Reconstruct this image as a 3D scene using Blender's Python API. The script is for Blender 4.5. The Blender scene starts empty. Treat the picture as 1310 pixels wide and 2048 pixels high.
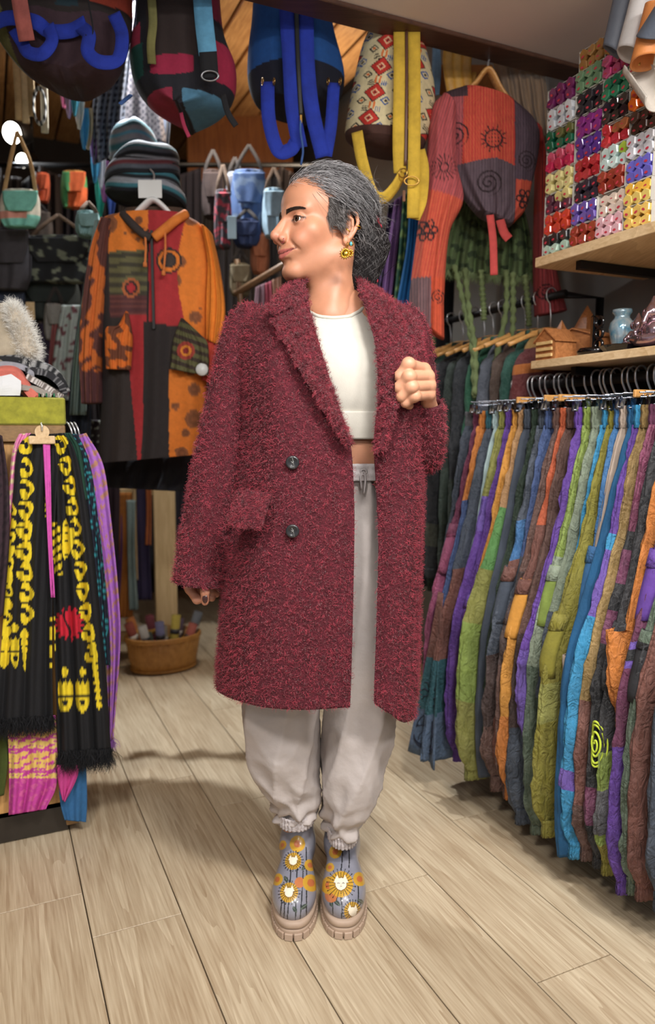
import bpy, bmesh, math, random
import numpy as np
from mathutils import Vector, Matrix
random.seed(7)
RNG = np.random.default_rng(11)

# ------------------------------------------------------------------ camera
FPX = 1479.0; PITCH = math.radians(6.3); CAMH = 1.10; YAW = math.radians(24.6)
scene = bpy.context.scene
COL = scene.collection
cam_data = bpy.data.cameras.new('camera')
cam_data.sensor_fit = 'VERTICAL'; cam_data.sensor_height = 36.0
cam_data.lens = 36.0 * FPX / 2048.0
cam_data.clip_start = 0.05
cam_data.dof.use_dof = True
cam_data.dof.focus_distance = 1.60
cam_data.dof.aperture_fstop = 2.3
cam = bpy.data.objects.new('camera', cam_data)
cam.location = (0, 0, CAMH); cam.rotation_euler = (math.pi / 2 - PITCH, 0, 0)
COL.objects.link(cam); scene.camera = cam

# ------------------------------------------------------------------ world, lights, exposure
world = bpy.data.worlds.new('shop_ambient'); scene.world = world
world.use_nodes = True
world.node_tree.nodes['Background'].inputs[0].default_value = (0.90, 0.93, 1.0, 1)
world.node_tree.nodes['Background'].inputs[1].default_value = 0.38
scene.view_settings.view_transform = 'Standard'
scene.view_settings.look = 'None'
scene.view_settings.exposure = 0.0
scene.view_settings.gamma = 1.0
scene.view_settings.use_curve_mapping = False

CY, SY = math.cos(YAW), math.sin(YAW)
def RW(v, u, z=0.0):
    """room coordinates (v across to the right, u along the racks, z up) -> world"""
    return np.array([v * CY - u * SY, v * SY + u * CY, z])

def lamp(name, v, u, z, tv, tu, tz, power, size, col=(1, .93, .84), spread=150):
    d = bpy.data.lights.new(name, 'AREA'); d.shape = 'DISK'; d.size = size
    d.energy = power; d.color = col; d.spread = math.radians(spread)
    o = bpy.data.objects.new(name, d); COL.objects.link(o)
    p = Vector(RW(v, u, z)); t = Vector(RW(tv, tu, tz))
    o.location = p; o.rotation_euler = (t - p).to_track_quat('-Z', 'Y').to_euler()
    return o
# recessed ceiling lights of the low ceiling (over and behind the photographer) and of the hall behind
lamp('ceiling_downlight', 0.55, 0.30, 2.19, 0.75, 1.35, 0.5, 21, 0.30, (1, .98, .95), 125)
lamp('ceiling_downlight', 1.05, -0.30, 2.19, 1.1, 1.2, 0.7, 20, 0.35, (1, .97, .94), 130)
lamp('ceiling_downlight', -0.40, 0.2, 2.19, 0.2, 1.5, 0.5, 15, 0.30, (1, .96, .92), 120)
lamp('ceiling_downlight', 0.62, 3.05, 2.74, 0.35, 2.80, 0.0, 30, 0.09, (.93, .97, 1.0), 110)
lamp('ceiling_downlight', 0.95, 3.0, 2.72, 0.85, 3.6, 1.2, 7, 0.16, (1, .82, .62), 140)
lamp('hall_ceiling_fill', 1.70, 3.3, 2.35, 1.0, 3.4, 2.87, 5, 0.10, (1, .80, .58), 150)  # added fill without a fixture, brightens the boarded hall ceiling
def fill_point(name, v, u, z, power, size, col):
    d = bpy.data.lights.new(name, 'POINT'); d.energy = power; d.shadow_soft_size = size; d.color = col
    o = bpy.data.objects.new(name, d); COL.objects.link(o); o.location = tuple(RW(v, u, z)); return o
fill_point('low_ceiling_fill', -0.1, -0.75, 1.78, 30, 0.16, (1, .96, .91))  # unseen point light added behind the camera to brighten the low plaster ceiling

# ------------------------------------------------------------------ helpers: pixels to places
def ray(px, py):
    xc = (px - 655.0) / FPX; yc = (1024.0 - py) / FPX
    return np.array([xc, math.cos(PITCH) + math.sin(PITCH) * yc, -math.sin(PITCH) + math.cos(PITCH) * yc])
O = np.array([0, 0, CAMH])
def atY(px, py, y): d = ray(px, py); return O + d * (y / d[1])
def atV(px, py, v): d = ray(px, py); return O + d * (v / (d[0] * CY + d[1] * SY))
def atU(px, py, u): d = ray(px, py); return O + d * (u / (-d[0] * SY + d[1] * CY))
def atZ(px, py, z): d = ray(px, py); return O + d * ((z - CAMH) / d[2])
def toVU(p): return (p[0] * CY + p[1] * SY, -p[0] * SY + p[1] * CY, p[2])
ROT = Matrix.Rotation(YAW, 4, 'Z')
RV = np.array([CY, SY, 0.0]); RU = np.array([-SY, CY, 0.0]); UP = np.array([0, 0, 1.0])

# ------------------------------------------------------------------ helpers: colour and materials
def lin(c):
    out = []
    for x in c[:3]:
        x = x / 255.0
        out.append(x / 12.92 if x <= 0.04045 else ((x + 0.055) / 1.055) ** 2.4)
    return tuple(out)
def linA(c): return np.array(lin(c))
MATS = {}
def mat(name, col=(128, 128, 128), rough=0.75, metal=0.0, var=0.18, vscale=14.0, bump=0.0, bscale=120.0,
        col2=None, stretch=None, sheen=0.0, vcol=False, coat=0.0, trans=0.0, emit=None, estr=0.0, spec=None, alpha=None, sss=0.0):
    if name in MATS: return MATS[name]
    m = bpy.data.materials.new(name); m.use_nodes = True
    nt = m.node_tree; b = nt.nodes['Principled BSDF']
    b.inputs['Roughness'].default_value = rough; b.inputs['Metallic'].default_value = metal
    if sheen: b.inputs['Sheen Weight'].default_value = sheen
    if coat: b.inputs['Coat Weight'].default_value = coat
    if trans: b.inputs['Transmission Weight'].default_value = trans
    if spec is not None: b.inputs['Specular IOR Level'].default_value = spec
    if alpha is not None: b.inputs['Alpha'].default_value = alpha
    if sss:
        b.inputs['Subsurface Weight'].default_value = sss
        b.inputs['Subsurface Radius'].default_value = (0.008, 0.003, 0.0015); b.inputs['Subsurface Scale'].default_value = 1.0
    if emit is not None:
        b.inputs['Emission Color'].default_value = (*lin(emit), 1); b.inputs['Emission Strength'].default_value = estr
    tc = nt.nodes.new('ShaderNodeTexCoord')
    src = tc.outputs['Object']
    if stretch:
        mp = nt.nodes.new('ShaderNodeMapping'); mp.inputs['Scale'].default_value = stretch
        nt.links.new(src, mp.inputs['Vector']); src = mp.outputs['Vector']
    ns = nt.nodes.new('ShaderNodeTexNoise'); ns.inputs['Scale'].default_value = vscale
    ns.inputs['Detail'].default_value = 6.0; ns.inputs['Roughness'].default_value = 0.62
    nt.links.new(src, ns.inputs['Vector'])
    rmp = nt.nodes.new('ShaderNodeMapRange'); rmp.inputs['From Min'].default_value = 0.3; rmp.inputs['From Max'].default_value = 0.7
    nt.links.new(ns.outputs['Fac'], rmp.inputs['Value'])
    if vcol:
        at = nt.nodes.new('ShaderNodeAttribute'); at.attribute_name = 'Col'
        rmp.inputs['To Min'].default_value = 1 - var; rmp.inputs['To Max'].default_value = 1 + var
        mx = nt.nodes.new('ShaderNodeVectorMath'); mx.operation = 'SCALE'
        nt.links.new(at.outputs['Color'], mx.inputs[0]); nt.links.new(rmp.outputs['Result'], mx.inputs['Scale'])
        nt.links.new(mx.outputs['Vector'], b.inputs['Base Color'])
    else:
        c1 = np.array(lin(col)); c2 = np.array(lin(col2)) if col2 is not None else None
        mx = nt.nodes.new('ShaderNodeMix'); mx.data_type = 'RGBA'
        lo = c1 * (1 - var); hi = np.minimum(c1 * (1 + var), 1.0) if c2 is None else c2
        if c2 is not None: lo = c1
        mx.inputs['A'].default_value = (*lo, 1); mx.inputs['B'].default_value = (*hi, 1)
        nt.links.new(rmp.outputs['Result'], mx.inputs['Factor'])
        nt.links.new(mx.outputs['Result'], b.inputs['Base Color'])
    if bump:
        n2 = nt.nodes.new('ShaderNodeTexNoise'); n2.inputs['Scale'].default_value = bscale
        n2.inputs['Detail'].default_value = 4.0
        nt.links.new(src, n2.inputs['Vector'])
        bp = nt.nodes.new('ShaderNodeBump'); bp.inputs['Strength'].default_value = min(1.0, bump); bp.inputs['Distance'].default_value = 0.004
        nt.links.new(n2.outputs['Fac'], bp.inputs['Height']); nt.links.new(bp.outputs['Normal'], b.inputs['Normal'])
    MATS[name] = m
    return m
def wood(name, c1, c2, rough=0.5, scale=1.0, axis='Y', rings=5.0, rnd=False, st=.07):
    """wood grain running along the given object axis"""
    if name in MATS: return MATS[name]
    m = bpy.data.materials.new(name); m.use_nodes = True; nt = m.node_tree; b = nt.nodes['Principled BSDF']
    b.inputs['Roughness'].default_value = rough
    tc = nt.nodes.new('ShaderNodeTexCoord'); src = tc.outputs['Object']
    if rnd:
        oi = nt.nodes.new('ShaderNodeObjectInfo')
        ml = nt.nodes.new('ShaderNodeMath'); ml.operation = 'MULTIPLY'; ml.inputs[1].default_value = 37.0
        nt.links.new(oi.outputs['Random'], ml.inputs[0])
        ad = nt.nodes.new('ShaderNodeVectorMath'); ad.operation = 'ADD'
        nt.links.new(src, ad.inputs[0]); nt.links.new(ml.outputs[0], ad.inputs[1]); src = ad.outputs['Vector']
    mp = nt.nodes.new('ShaderNodeMapping')
    s = {'X': (st, 1, 1), 'Y': (1, st, 1), 'Z': (1, 1, st)}[axis]
    mp.inputs['Scale'].default_value = tuple(a * scale for a in s)
    nt.links.new(src, mp.inputs['Vector'])
    n0 = nt.nodes.new('ShaderNodeTexNoise'); n0.inputs['Scale'].default_value = 7.0; n0.inputs['Detail'].default_value = 3.0
    n0.inputs['Distortion'].default_value = 0.6
    nt.links.new(mp.outputs['Vector'], n0.inputs['Vector'])
    sn = nt.nodes.new('ShaderNodeMath'); sn.operation = 'MULTIPLY'; sn.inputs[1].default_value = rings * 6.0
    nt.links.new(n0.outputs['Fac'], sn.inputs[0])
    fr = nt.nodes.new('ShaderNodeMath'); fr.operation = 'FRACT'; nt.links.new(sn.outputs[0], fr.inputs[0])
    n1 = nt.nodes.new('ShaderNodeTexNoise'); n1.inputs['Scale'].default_value = 160.0; n1.inputs['Detail'].default_value = 4.0
    nt.links.new(mp.outputs['Vector'], n1.inputs['Vector'])
    n2 = nt.nodes.new('ShaderNodeTexNoise'); n2.inputs['Scale'].default_value = 2.6; n2.inputs['Detail'].default_value = 2.0
    nt.links.new(src, n2.inputs['Vector'])
    a1 = nt.nodes.new('ShaderNodeMath'); a1.operation = 'MULTIPLY_ADD'; a1.inputs[1].default_value = 0.30
    nt.links.new(fr.outputs[0], a1.inputs[0])
    a2 = nt.nodes.new('ShaderNodeMath'); a2.operation = 'MULTIPLY_ADD'; a2.inputs[1].default_value = 1.1; a2.inputs[2].default_value = -0.42
    nt.links.new(n1.outputs['Fac'], a2.inputs[0]); nt.links.new(a2.outputs[0], a1.inputs[2])
    a3 = nt.nodes.new('ShaderNodeMath'); a3.operation = 'MULTIPLY_ADD'; a3.inputs[1].default_value = 0.7
    nt.links.new(n2.outputs['Fac'], a3.inputs[0]); nt.links.new(a1.outputs[0], a3.inputs[2])
    cr = nt.nodes.new('ShaderNodeMapRange'); cr.inputs['From Min'].default_value = 0.15; cr.inputs['From Max'].default_value = 1.05
    nt.links.new(a3.outputs[0], cr.inputs['Value'])
    mx = nt.nodes.new('ShaderNodeMix'); mx.data_type = 'RGBA'
    mx.inputs['A'].default_value = (*lin(c1), 1); mx.inputs['B'].default_value = (*lin(c2), 1)
    nt.links.new(cr.outputs['Result'], mx.inputs['Factor']); nt.links.new(mx.outputs['Result'], b.inputs['Base Color'])
    bp = nt.nodes.new('ShaderNodeBump'); bp.inputs['Strength'].default_value = 0.12; bp.inputs['Distance'].default_value = 0.001
    nt.links.new(a1.outputs[0], bp.inputs['Height']); nt.links.new(bp.outputs['Normal'], b.inputs['Normal'])
    MATS[name] = m
    return m
def cloth(name, col, **k):
    k.setdefault('rough', .88); k.setdefault('bump', .35); k.setdefault('bscale', 60); k.setdefault('var', .22); k.setdefault('vscale', 22)
    return mat(name, col, **k)
MV = mat('printed_cloth', vcol=True, rough=.88, var=.12, vscale=60, bump=.25, bscale=220)
MVS = mat('smooth_print', vcol=True, rough=.35, var=.10, vscale=35, bump=.05, bscale=60)

# ------------------------------------------------------------------ helpers: objects
BASE = {}
def root(name, label, cat, loc, group=None):
    o = bpy.data.objects.new(name, None); COL.objects.link(o)
    o.empty_display_size = 0.05; o.location = tuple(float(a) for a in loc)
    o['label'] = label; o['category'] = cat
    if group: o['group'] = group
    BASE[o.name] = np.array([float(a) for a in loc])
    return o
def tag(o, label, cat, group=None):
    o['label'] = label; o['category'] = cat
    if group: o['group'] = group
    return o
def mk(name, VF, m, parent=None, smooth=True, col=None, label=None, kind=None, loc=None):
    """mesh object from (verts in world space, faces); verts are stored relative to the root's base (or loc)"""
    V, Fs = VF
    V = np.asarray(V, dtype=np.float64)
    if parent is not None: off = BASE[parent.name]
    elif loc is not None: off = np.asarray(loc, float)
    else:
        off = np.array([(V[:, 0].min() + V[:, 0].max()) / 2, (V[:, 1].min() + V[:, 1].max()) / 2, V[:, 2].min()])
    me = bpy.data.meshes.new(name)
    Vl = (V - off).astype(np.float32)
    me.vertices.add(len(Vl)); me.vertices.foreach_set('co', Vl.ravel())
    if isinstance(Fs, np.ndarray): Fs = [Fs]
    idx = []; tot = []
    for f in Fs:
        if isinstance(f, np.ndarray) and f.ndim == 2:
            idx.append(f.ravel()); tot.append(np.full(len(f), f.shape[1]))
        else:
            f = np.asarray(f); idx.append(f); tot.append(np.array([len(f)]))
    idx = np.concatenate(idx).astype(np.int32); tot = np.concatenate(tot).astype(np.int32)
    me.loops.add(len(idx)); me.loops.foreach_set('vertex_index', idx)
    me.polygons.add(len(tot))
    st = np.zeros(len(tot), np.int32); st[1:] = np.cumsum(tot)[:-1]
    me.polygons.foreach_set('loop_start', st)
    try: me.polygons.foreach_set('loop_total', tot)
    except Exception: pass
    me.polygons.foreach_set('use_smooth', np.full(len(tot), bool(smooth)))
    if col is not None:
        c = np.ones((len(Vl), 4), np.float32); c[:, :3] = col
        a = me.color_attributes.new('Col', 'FLOAT_COLOR', 'POINT'); a.data.foreach_set('color', c.ravel())
    me.update(calc_edges=True); me.validate()
    me.materials.append(m)
    o = bpy.data.objects.new(name, me); COL.objects.link(o)
    if parent is not None:
        o.parent = parent; BASE[o.name] = off
    else:
        o.location = tuple(off); BASE[o.name] = off
    if label: o['label'] = label
    if kind: o['kind'] = kind
    return o
def copy_tree(o, parent=None):
    c = o.copy(); COL.objects.link(c); c.parent = parent
    for ch in list(o.children): copy_tree(ch, c)
    return c
def struct(o): o['kind'] = 'structure'; return o

def join(parts):
    Vs, Fs, n = [], [], 0
    for V, F_ in parts:
        V = np.asarray(V, float); Vs.append(V)
        if isinstance(F_, np.ndarray): F_ = [F_]
        for f in F_:
            Fs.append(np.asarray(f) + n)
        n += len(V)
    return np.concatenate(Vs), Fs
def boxm(c, s, ax=None, bev=0.0):
    """box with centre c, full sizes s along axes ax (rows); optional chamfer"""
    c = np.asarray(c, float); h = np.asarray(s, float) / 2
    ax = np.array([RV, RU, UP]) if ax is None else np.asarray(ax, float)
    if bev <= 0:
        V = np.array([[x, y, z] for x in (-1, 1) for y in (-1, 1) for z in (-1, 1)]) * h
        F_ = np.array([[0, 1, 3, 2], [4, 6, 7, 5], [0, 4, 5, 1], [2, 3, 7, 6], [0, 2, 6, 4], [1, 5, 7, 3]])
        return c + V @ ax, F_
    bev = min(bev, h.min() * .9)
    V = []; 
    for x in (-1, 1):
        for y in (-1, 1):
            for z in (-1, 1):
                s3 = np.array([x, y, z])
                for k in range(3):
                    p = h - bev; p = p.copy(); p[k] = h[k]; V.append(p * s3)
    V = np.array(V)
    def I(x, y, z, k): return ((x * 2 + y) * 2 + z) * 3 + k
    Fq = []
    Fq += [[I(s_, 0, 0, 0), I(s_, 0, 1, 0), I(s_, 1, 1, 0), I(s_, 1, 0, 0)] for s_ in (0, 1)]
    Fq += [[I(0, s_, 0, 1), I(0, s_, 1, 1), I(1, s_, 1, 1), I(1, s_, 0, 1)] for s_ in (0, 1)]
    Fq += [[I(0, 0, s_, 2), I(0, 1, s_, 2), I(1, 1, s_, 2), I(1, 0, s_, 2)] for s_ in (0, 1)]
    for a in (0, 1):
        for b_ in (0, 1):
            Fq.append([I(a, b_, 0, 0), I(a, b_, 1, 0), I(a, b_, 1, 1), I(a, b_, 0, 1)])
            Fq.append([I(a, 0, b_, 0), I(a, 1, b_, 0), I(a, 1, b_, 2), I(a, 0, b_, 2)])
            Fq.append([I(0, a, b_, 1), I(1, a, b_, 1), I(1, a, b_, 2), I(0, a, b_, 2)])
    Ft = [[I(x, y, z, 0), I(x, y, z, 1), I(x, y, z, 2)] for x in (0, 1) for y in (0, 1) for z in (0, 1)]
    return c + V @ ax, [np.array(Fq), np.array(Ft)]
def cr(pts, n):
    """Catmull-Rom resampling of a control polyline to n points"""
    P = np.asarray(pts, float)
    if len(P) == 2:
        t = np.linspace(0, 1, n)[:, None]; return P[0] * (1 - t) + P[1] * t
    Q = np.concatenate([(2 * P[0] - P[1])[None], P, (2 * P[-1] - P[-2])[None]])
    t = np.linspace(0, len(P) - 1, n); i = np.minimum(t.astype(int), len(P) - 2); f = (t - i)
    f = f.reshape((-1,) + (1,) * (P.ndim - 1))
    a, b, c, d = Q[i], Q[i + 1], Q[i + 2], Q[i + 3]
    return 0.5 * (2 * b + (c - a) * f + (2 * a - 5 * b + 4 * c - d) * f ** 2 + (3 * b - a - 3 * c + d) * f ** 3)
def crc(pts, n):
    P = np.asarray(pts, float); Q = np.vstack([P[-1:], P, P[:2]])
    t = np.linspace(0, len(P), n, endpoint=False); i = t.astype(int); f = (t - i)[:, None]
    a, b, c, d = Q[i], Q[i + 1], Q[i + 2], Q[np.minimum(i + 3, len(Q) - 1)]
    return 0.5 * (2 * b + (c - a) * f + (2 * a - 5 * b + 4 * c - d) * f ** 2 + (3 * b - a - 3 * c + d) * f ** 3)
def gfaces(R, C, wrap=False):
    r, c = np.meshgrid(np.arange(R - 1), np.arange(C if wrap else C - 1), indexing='ij')
    c2 = (c + 1) % C
    return np.stack([r * C + c, r * C + c2, (r + 1) * C + c2, (r + 1) * C + c], -1).reshape(-1, 4)
def gnormals(P, wrap=False):
    if wrap: dc = np.roll(P, -1, 1) - np.roll(P, 1, 1)
    else: dc = np.gradient(P, axis=1)
    dr = np.gradient(P, axis=0)
    n = np.cross(dc, dr); l = np.linalg.norm(n, axis=2, keepdims=True)
    return n / np.maximum(l, 1e-9)
def shell(P, th, wrap=False):
    """cloth sheet of thickness th from a grid of points (R,C,3)"""
    R, C = P.shape[:2]; n = gnormals(P, wrap)
    A = (P + n * th / 2).reshape(-1, 3); B = (P - n * th / 2).reshape(-1, 3); N = R * C
    f = gfaces(R, C, wrap); fb = f[:, ::-1] + N
    rim = []
    cols = np.arange(C if wrap else C - 1); c2 = (cols + 1) % C
    for r, fl in ((0, 1), (R - 1, -1)):
        q = np.stack([r * C + c2, r * C + cols, N + r * C + cols, N + r * C + c2], -1); rim.append(q[:, ::fl])
    if not wrap:
        rows = np.arange(R - 1)
        for c, fl in ((0, 1), (C - 1, -1)):
            q = np.stack([rows * C + c, (rows + 1) * C + c, N + (rows + 1) * C + c, N + rows * C + c], -1); rim.append(q[:, ::fl])
    return np.concatenate([A, B]), np.concatenate([f, fb] + rim)
def tubem(pts, rad, seg=8, caps=True, flat=None):
    """round tube along points; rad scalar or per-point; flat=(a,b) scales two frame axes"""
    P = np.asarray(pts, float); n = len(P)
    rad = np.broadcast_to(np.asarray(rad, float), (n,)) if np.ndim(rad) < 2 else np.asarray(rad)
    T = np.gradient(P, axis=0); T /= np.maximum(np.linalg.norm(T, axis=1, keepdims=True), 1e-9)
    ref = np.array([0, 0, 1.0]) if abs(T[0][2]) < .9 else np.array([0, 1.0, 0])
    a = np.cross(T[0], ref); a /= np.linalg.norm(a); A = [a]
    for i in range(1, n):
        a = A[-1] - T[i] * np.dot(A[-1], T[i]); l = np.linalg.norm(a); A.append(a / l if l > 1e-6 else A[-1])
    A = np.array(A); B = np.cross(T, A)
    th = np.linspace(0, 2 * np.pi, seg, endpoint=False)
    fa, fb = flat if flat else (1, 1)
    V = P[:, None] + rad[:, None, None] * (fa * np.cos(th)[None, :, None] * A[:, None] + fb * np.sin(th)[None, :, None] * B[:, None])
    V = V.reshape(-1, 3); Fs = [gfaces(n, seg, True)]
    if caps: Fs += [np.arange(seg)[::-1].copy(), np.arange((n - 1) * seg, n * seg)]
    return V, Fs
def ribbon(pts, wdir, width, th):
    """strap along pts with width direction wdir (vector or per-point)"""
    P = np.asarray(pts, float); w = np.broadcast_to(np.asarray(wdir, float), P.shape)
    w = w / np.linalg.norm(w, axis=1, keepdims=True)
    G = np.stack([P - w * width / 2, P - w * width / 6, P + w * width / 6, P + w * width / 2], 1)
    return shell(G, th)
def lathe(prof, c, axis=UP, seg=24, ref=None):
    """surface of revolution: prof list of (r,h)"""
    axis = np.asarray(axis, float); axis = axis / np.linalg.norm(axis)
    ref = np.array([1.0, 0, 0]) if abs(axis[0]) < .9 else np.array([0, 1.0, 0])
    a = np.cross(axis, ref); a /= np.linalg.norm(a); b = np.cross(axis, a)
    th = np.linspace(0, 2 * np.pi, seg, endpoint=False)
    V = np.array([np.asarray(c, float) + axis * h + r * (math.cos(t) * a + math.sin(t) * b) for r, h in prof for t in th])
    Fs = [gfaces(len(prof), seg, True)]
    if prof[0][0] > 1e-5: Fs.append(np.arange(seg)[::-1].copy())
    if prof[-1][0] > 1e-5: Fs.append(np.arange((len(prof) - 1) * seg, len(prof) * seg))
    return V, Fs
def loft(rings, wrap=True, caps=False):
    P = np.asarray(rings, float); R, C = P.shape[:2]
    Fs = [gfaces(R, C, wrap)]
    if caps: Fs += [np.arange(C)[::-1].copy(), np.arange((R - 1) * C, R * C)]
    return P.reshape(-1, 3), Fs
def torusm(c, n, R, r, seg=20, ms=8, sc=(1, 1)):
    n = np.asarray(n, float); n /= np.linalg.norm(n)
    ref = np.array([0, 0, 1.0]) if abs(n[2]) < .9 else np.array([1.0, 0, 0])
    a = np.cross(n, ref); a /= np.linalg.norm(a); b = np.cross(n, a)
    t = np.linspace(0, 2 * np.pi, seg, endpoint=False); s = np.linspace(0, 2 * np.pi, ms, endpoint=False)
    rd = np.cos(t)[:, None] * a * sc[0] + np.sin(t)[:, None] * b * sc[1]
    V = np.asarray(c, float) + rd[:, None] * R + r * (np.cos(s)[None, :, None] * rd[:, None] + np.sin(s)[None, :, None] * n)
    f = gfaces(seg, ms, True); last = np.stack([(seg - 1) * ms + np.arange(ms), (seg - 1) * ms + (np.arange(ms) + 1) % ms, (np.arange(ms) + 1) % ms, np.arange(ms)], -1)
    return V.reshape(-1, 3), np.concatenate([f, last])
def strands(P0, D, L, W, curl=0.0, seg=3, grav=0.0):
    """many tiny flat fibres: roots P0 (N,3), directions D, lengths L, width W -> one mesh"""
    N = len(P0); D = D / np.maximum(np.linalg.norm(D, axis=1, keepdims=True), 1e-9)
    rnd = RNG.normal(size=(N, 3)); S = np.cross(D, rnd); S /= np.maximum(np.linalg.norm(S, axis=1, keepdims=True), 1e-9)
    Tn = np.cross(D, S)
    t = np.linspace(0, 1, seg + 1); ph = RNG.uniform(0, 6.28, N)[:, None]
    amp = curl * L[:, None] * t[None]
    pts = P0[:, None] + D[:, None] * (L[:, None] * t[None])[..., None] + Tn[:, None] * (amp * np.sin(ph + 5.0 * t[None]))[..., None] + S[:, None] * (amp * np.cos(ph + 5.0 * t[None]) - amp * np.cos(ph))[..., None]
    pts[..., 2] -= grav * (L[:, None] * t[None] ** 2)
    w = (W * (1 - 0.7 * t))[None, :, None]
    V = np.stack([pts - S[:, None] * w / 2, pts + S[:, None] * w / 2], 2).reshape(-1, 3)
    k = (seg + 1) * 2; b = (np.arange(N) * k)[:, None]
    j = np.arange(seg) * 2
    f = np.stack([b + j, b + j + 1, b + j + 3, b + j + 2], -1).reshape(-1, 4)
    return V, f
def sample_grid(P, N, wrap=False):
    """random points with normals on a point grid (area weighted by cell)"""
    Q = np.concatenate([P, P[:, :1]], 1) if wrap else P
    a = np.linalg.norm(np.cross(Q[1:, :-1] - Q[:-1, :-1], Q[:-1, 1:] - Q[:-1, :-1]), axis=2)
    p = (a / a.sum()).ravel(); i = RNG.choice(len(p), N, p=p); R = Q.shape[1] - 1
    r, c = i // R, i % R; f = RNG.random((N, 1)); g = RNG.random((N, 1))
    A, B, C_, D = Q[r, c], Q[r, c + 1], Q[r + 1, c], Q[r + 1, c + 1]
    pt = (A * (1 - f) + B * f) * (1 - g) + (C_ * (1 - f) + D * f) * g
    n = np.cross(B - A, C_ - A); n /= np.maximum(np.linalg.norm(n, axis=1, keepdims=True), 1e-12)
    return pt, n
def vnoise(p, seed=0, oct=3):
    """cheap smooth pseudo-noise in [-1,1] for arrays (...,k)"""
    p = np.asarray(p, float); r = np.random.default_rng(seed); out = 0; a = 1.0; tot = 0
    for o in range(oct):
        for k in range(3):
            w = r.normal(size=p.shape[-1]); w /= np.linalg.norm(w)
            out = out + a * np.sin((p @ w) * (2 ** o) * r.uniform(.8, 1.25) + r.uniform(0, 6.28)); tot += a * .6
        a *= .55
    return out / tot

# ------------------------------------------------------------------ helpers: signed distance bodies -> mesh
def smin(a, b, k): 
    h = np.clip(0.5 + 0.5 * (b - a) / k, 0, 1); return b * (1 - h) + a * h - k * h * (1 - h)
def smax(a, b, k): return -smin(-a, -b, k)
def sd_ell(p, c, r):
    q = (p - np.array(c)) ; r = np.array(r, float)
    k0 = np.linalg.norm(q / r, axis=-1); k1 = np.linalg.norm(q / (r * r), axis=-1)
    return k0 * (k0 - 1.0) / np.maximum(k1, 1e-9)
def sd_sph(p, c, r): return np.linalg.norm(p - np.array(c), axis=-1) - r
def sd_cap(p, a, b, ra, rb=None):
    rb = ra if rb is None else rb
    a = np.array(a, float); b = np.array(b, float); ab = b - a
    t = np.clip(((p - a) @ ab) / max(ab @ ab, 1e-12), 0, 1)
    return np.linalg.norm(p - (a + t[..., None] * ab), axis=-1) - (ra + (rb - ra) * t)
def sdf_mesh(fn, lo, hi, h):
    """naive surface nets of fn(points)->distance on a regular grid"""
    lo = np.array(lo, float); hi = np.array(hi, float); n = np.ceil((hi - lo) / h).astype(int) + 1
    ax = [lo[i] + h * np.arange(n[i]) for i in range(3)]
    # coarse pass decides which blocks hold the surface, fine pass fills only those
    B = 8; nb = (n + B - 1) // B
    cx = [lo[i] + h * (np.arange(nb[i]) * B + (B - 1) / 2) for i in range(3)]
    CX = np.stack(np.meshgrid(*cx, indexing='ij'), -1); dc = fn(CX.reshape(-1, 3)).reshape(nb)
    D = np.repeat(np.repeat(np.repeat(np.where(dc < 0, -1.0, 1.0).astype(np.float32), B, 0), B, 1), B, 2)
    bl = np.argwhere(np.abs(dc) < h * B * 2.6)
    loc = np.stack(np.meshgrid(*[np.arange(B)] * 3, indexing='ij'), -1).reshape(-1, 3)
    for b0 in range(0, len(bl), 400):
        q = bl[b0:b0 + 400][:, None] * B + loc[None]
        D[q[..., 0], q[..., 1], q[..., 2]] = fn(lo + q.reshape(-1, 3) * h).reshape(q.shape[:2])
    D = D[:n[0], :n[1], :n[2]]
    s = D < 0
    c = s[:-1, :-1, :-1].astype(np.int8)
    tot = sum(s[i:n[0] - 1 + i, j:n[1] - 1 + j, k:n[2] - 1 + k].astype(np.int8) for i in (0, 1) for j in (0, 1) for k in (0, 1))
    act = (tot > 0) & (tot < 8); ids = np.argwhere(act)
    index = -np.ones(act.shape, np.int64); index[act] = np.arange(len(ids))
    acc = np.zeros((len(ids), 3)); cnt = np.zeros(len(ids))
    cor = [(i, j, k) for i in (0, 1) for j in (0, 1) for k in (0, 1)]
    val = {q: D[ids[:, 0] + q[0], ids[:, 1] + q[1], ids[:, 2] + q[2]] for q in cor}
    for a in cor:
        for d in range(3):
            if a[d] == 0:
                b = list(a); b[d] = 1; b = tuple(b); va, vb = val[a], val[b]
                m = (va < 0) != (vb < 0); t = np.where(m, va / np.where(m, va - vb, 1), 0)
                p = np.array(a, float)[None] + np.zeros((len(ids), 3)); p[:, d] += t
                acc += p * m[:, None]; cnt += m
    V = lo + (ids + acc / np.maximum(cnt, 1)[:, None]) * h
    Fs = []
    for d in range(3):
        e1, e2 = [(1, 2), (2, 0), (0, 1)][d]
        sl0 = [slice(None)] * 3; sl1 = [slice(None)] * 3
        sl0[d] = slice(0, -1); sl1[d] = slice(1, None)
        A = s[tuple(sl0)]; B = s[tuple(sl1)]; ch = np.argwhere(A != B)
        ok = (ch[:, e1] > 0) & (ch[:, e2] > 0) & (ch[:, e1] < n[e1] - 1) & (ch[:, e2] < n[e2] - 1); ch = ch[ok]
        flip = A[tuple(ch.T)]
        def g(o1, o2):
            q = ch.copy(); q[:, e1] += o1; q[:, e2] += o2; return index[tuple(q.T)]
        q = np.stack([g(-1, -1), g(0, -1), g(0, 0), g(-1, 0)], -1)
        q[~flip] = q[~flip][:, ::-1]; Fs.append(q)
    return V, np.concatenate(Fs)
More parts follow.
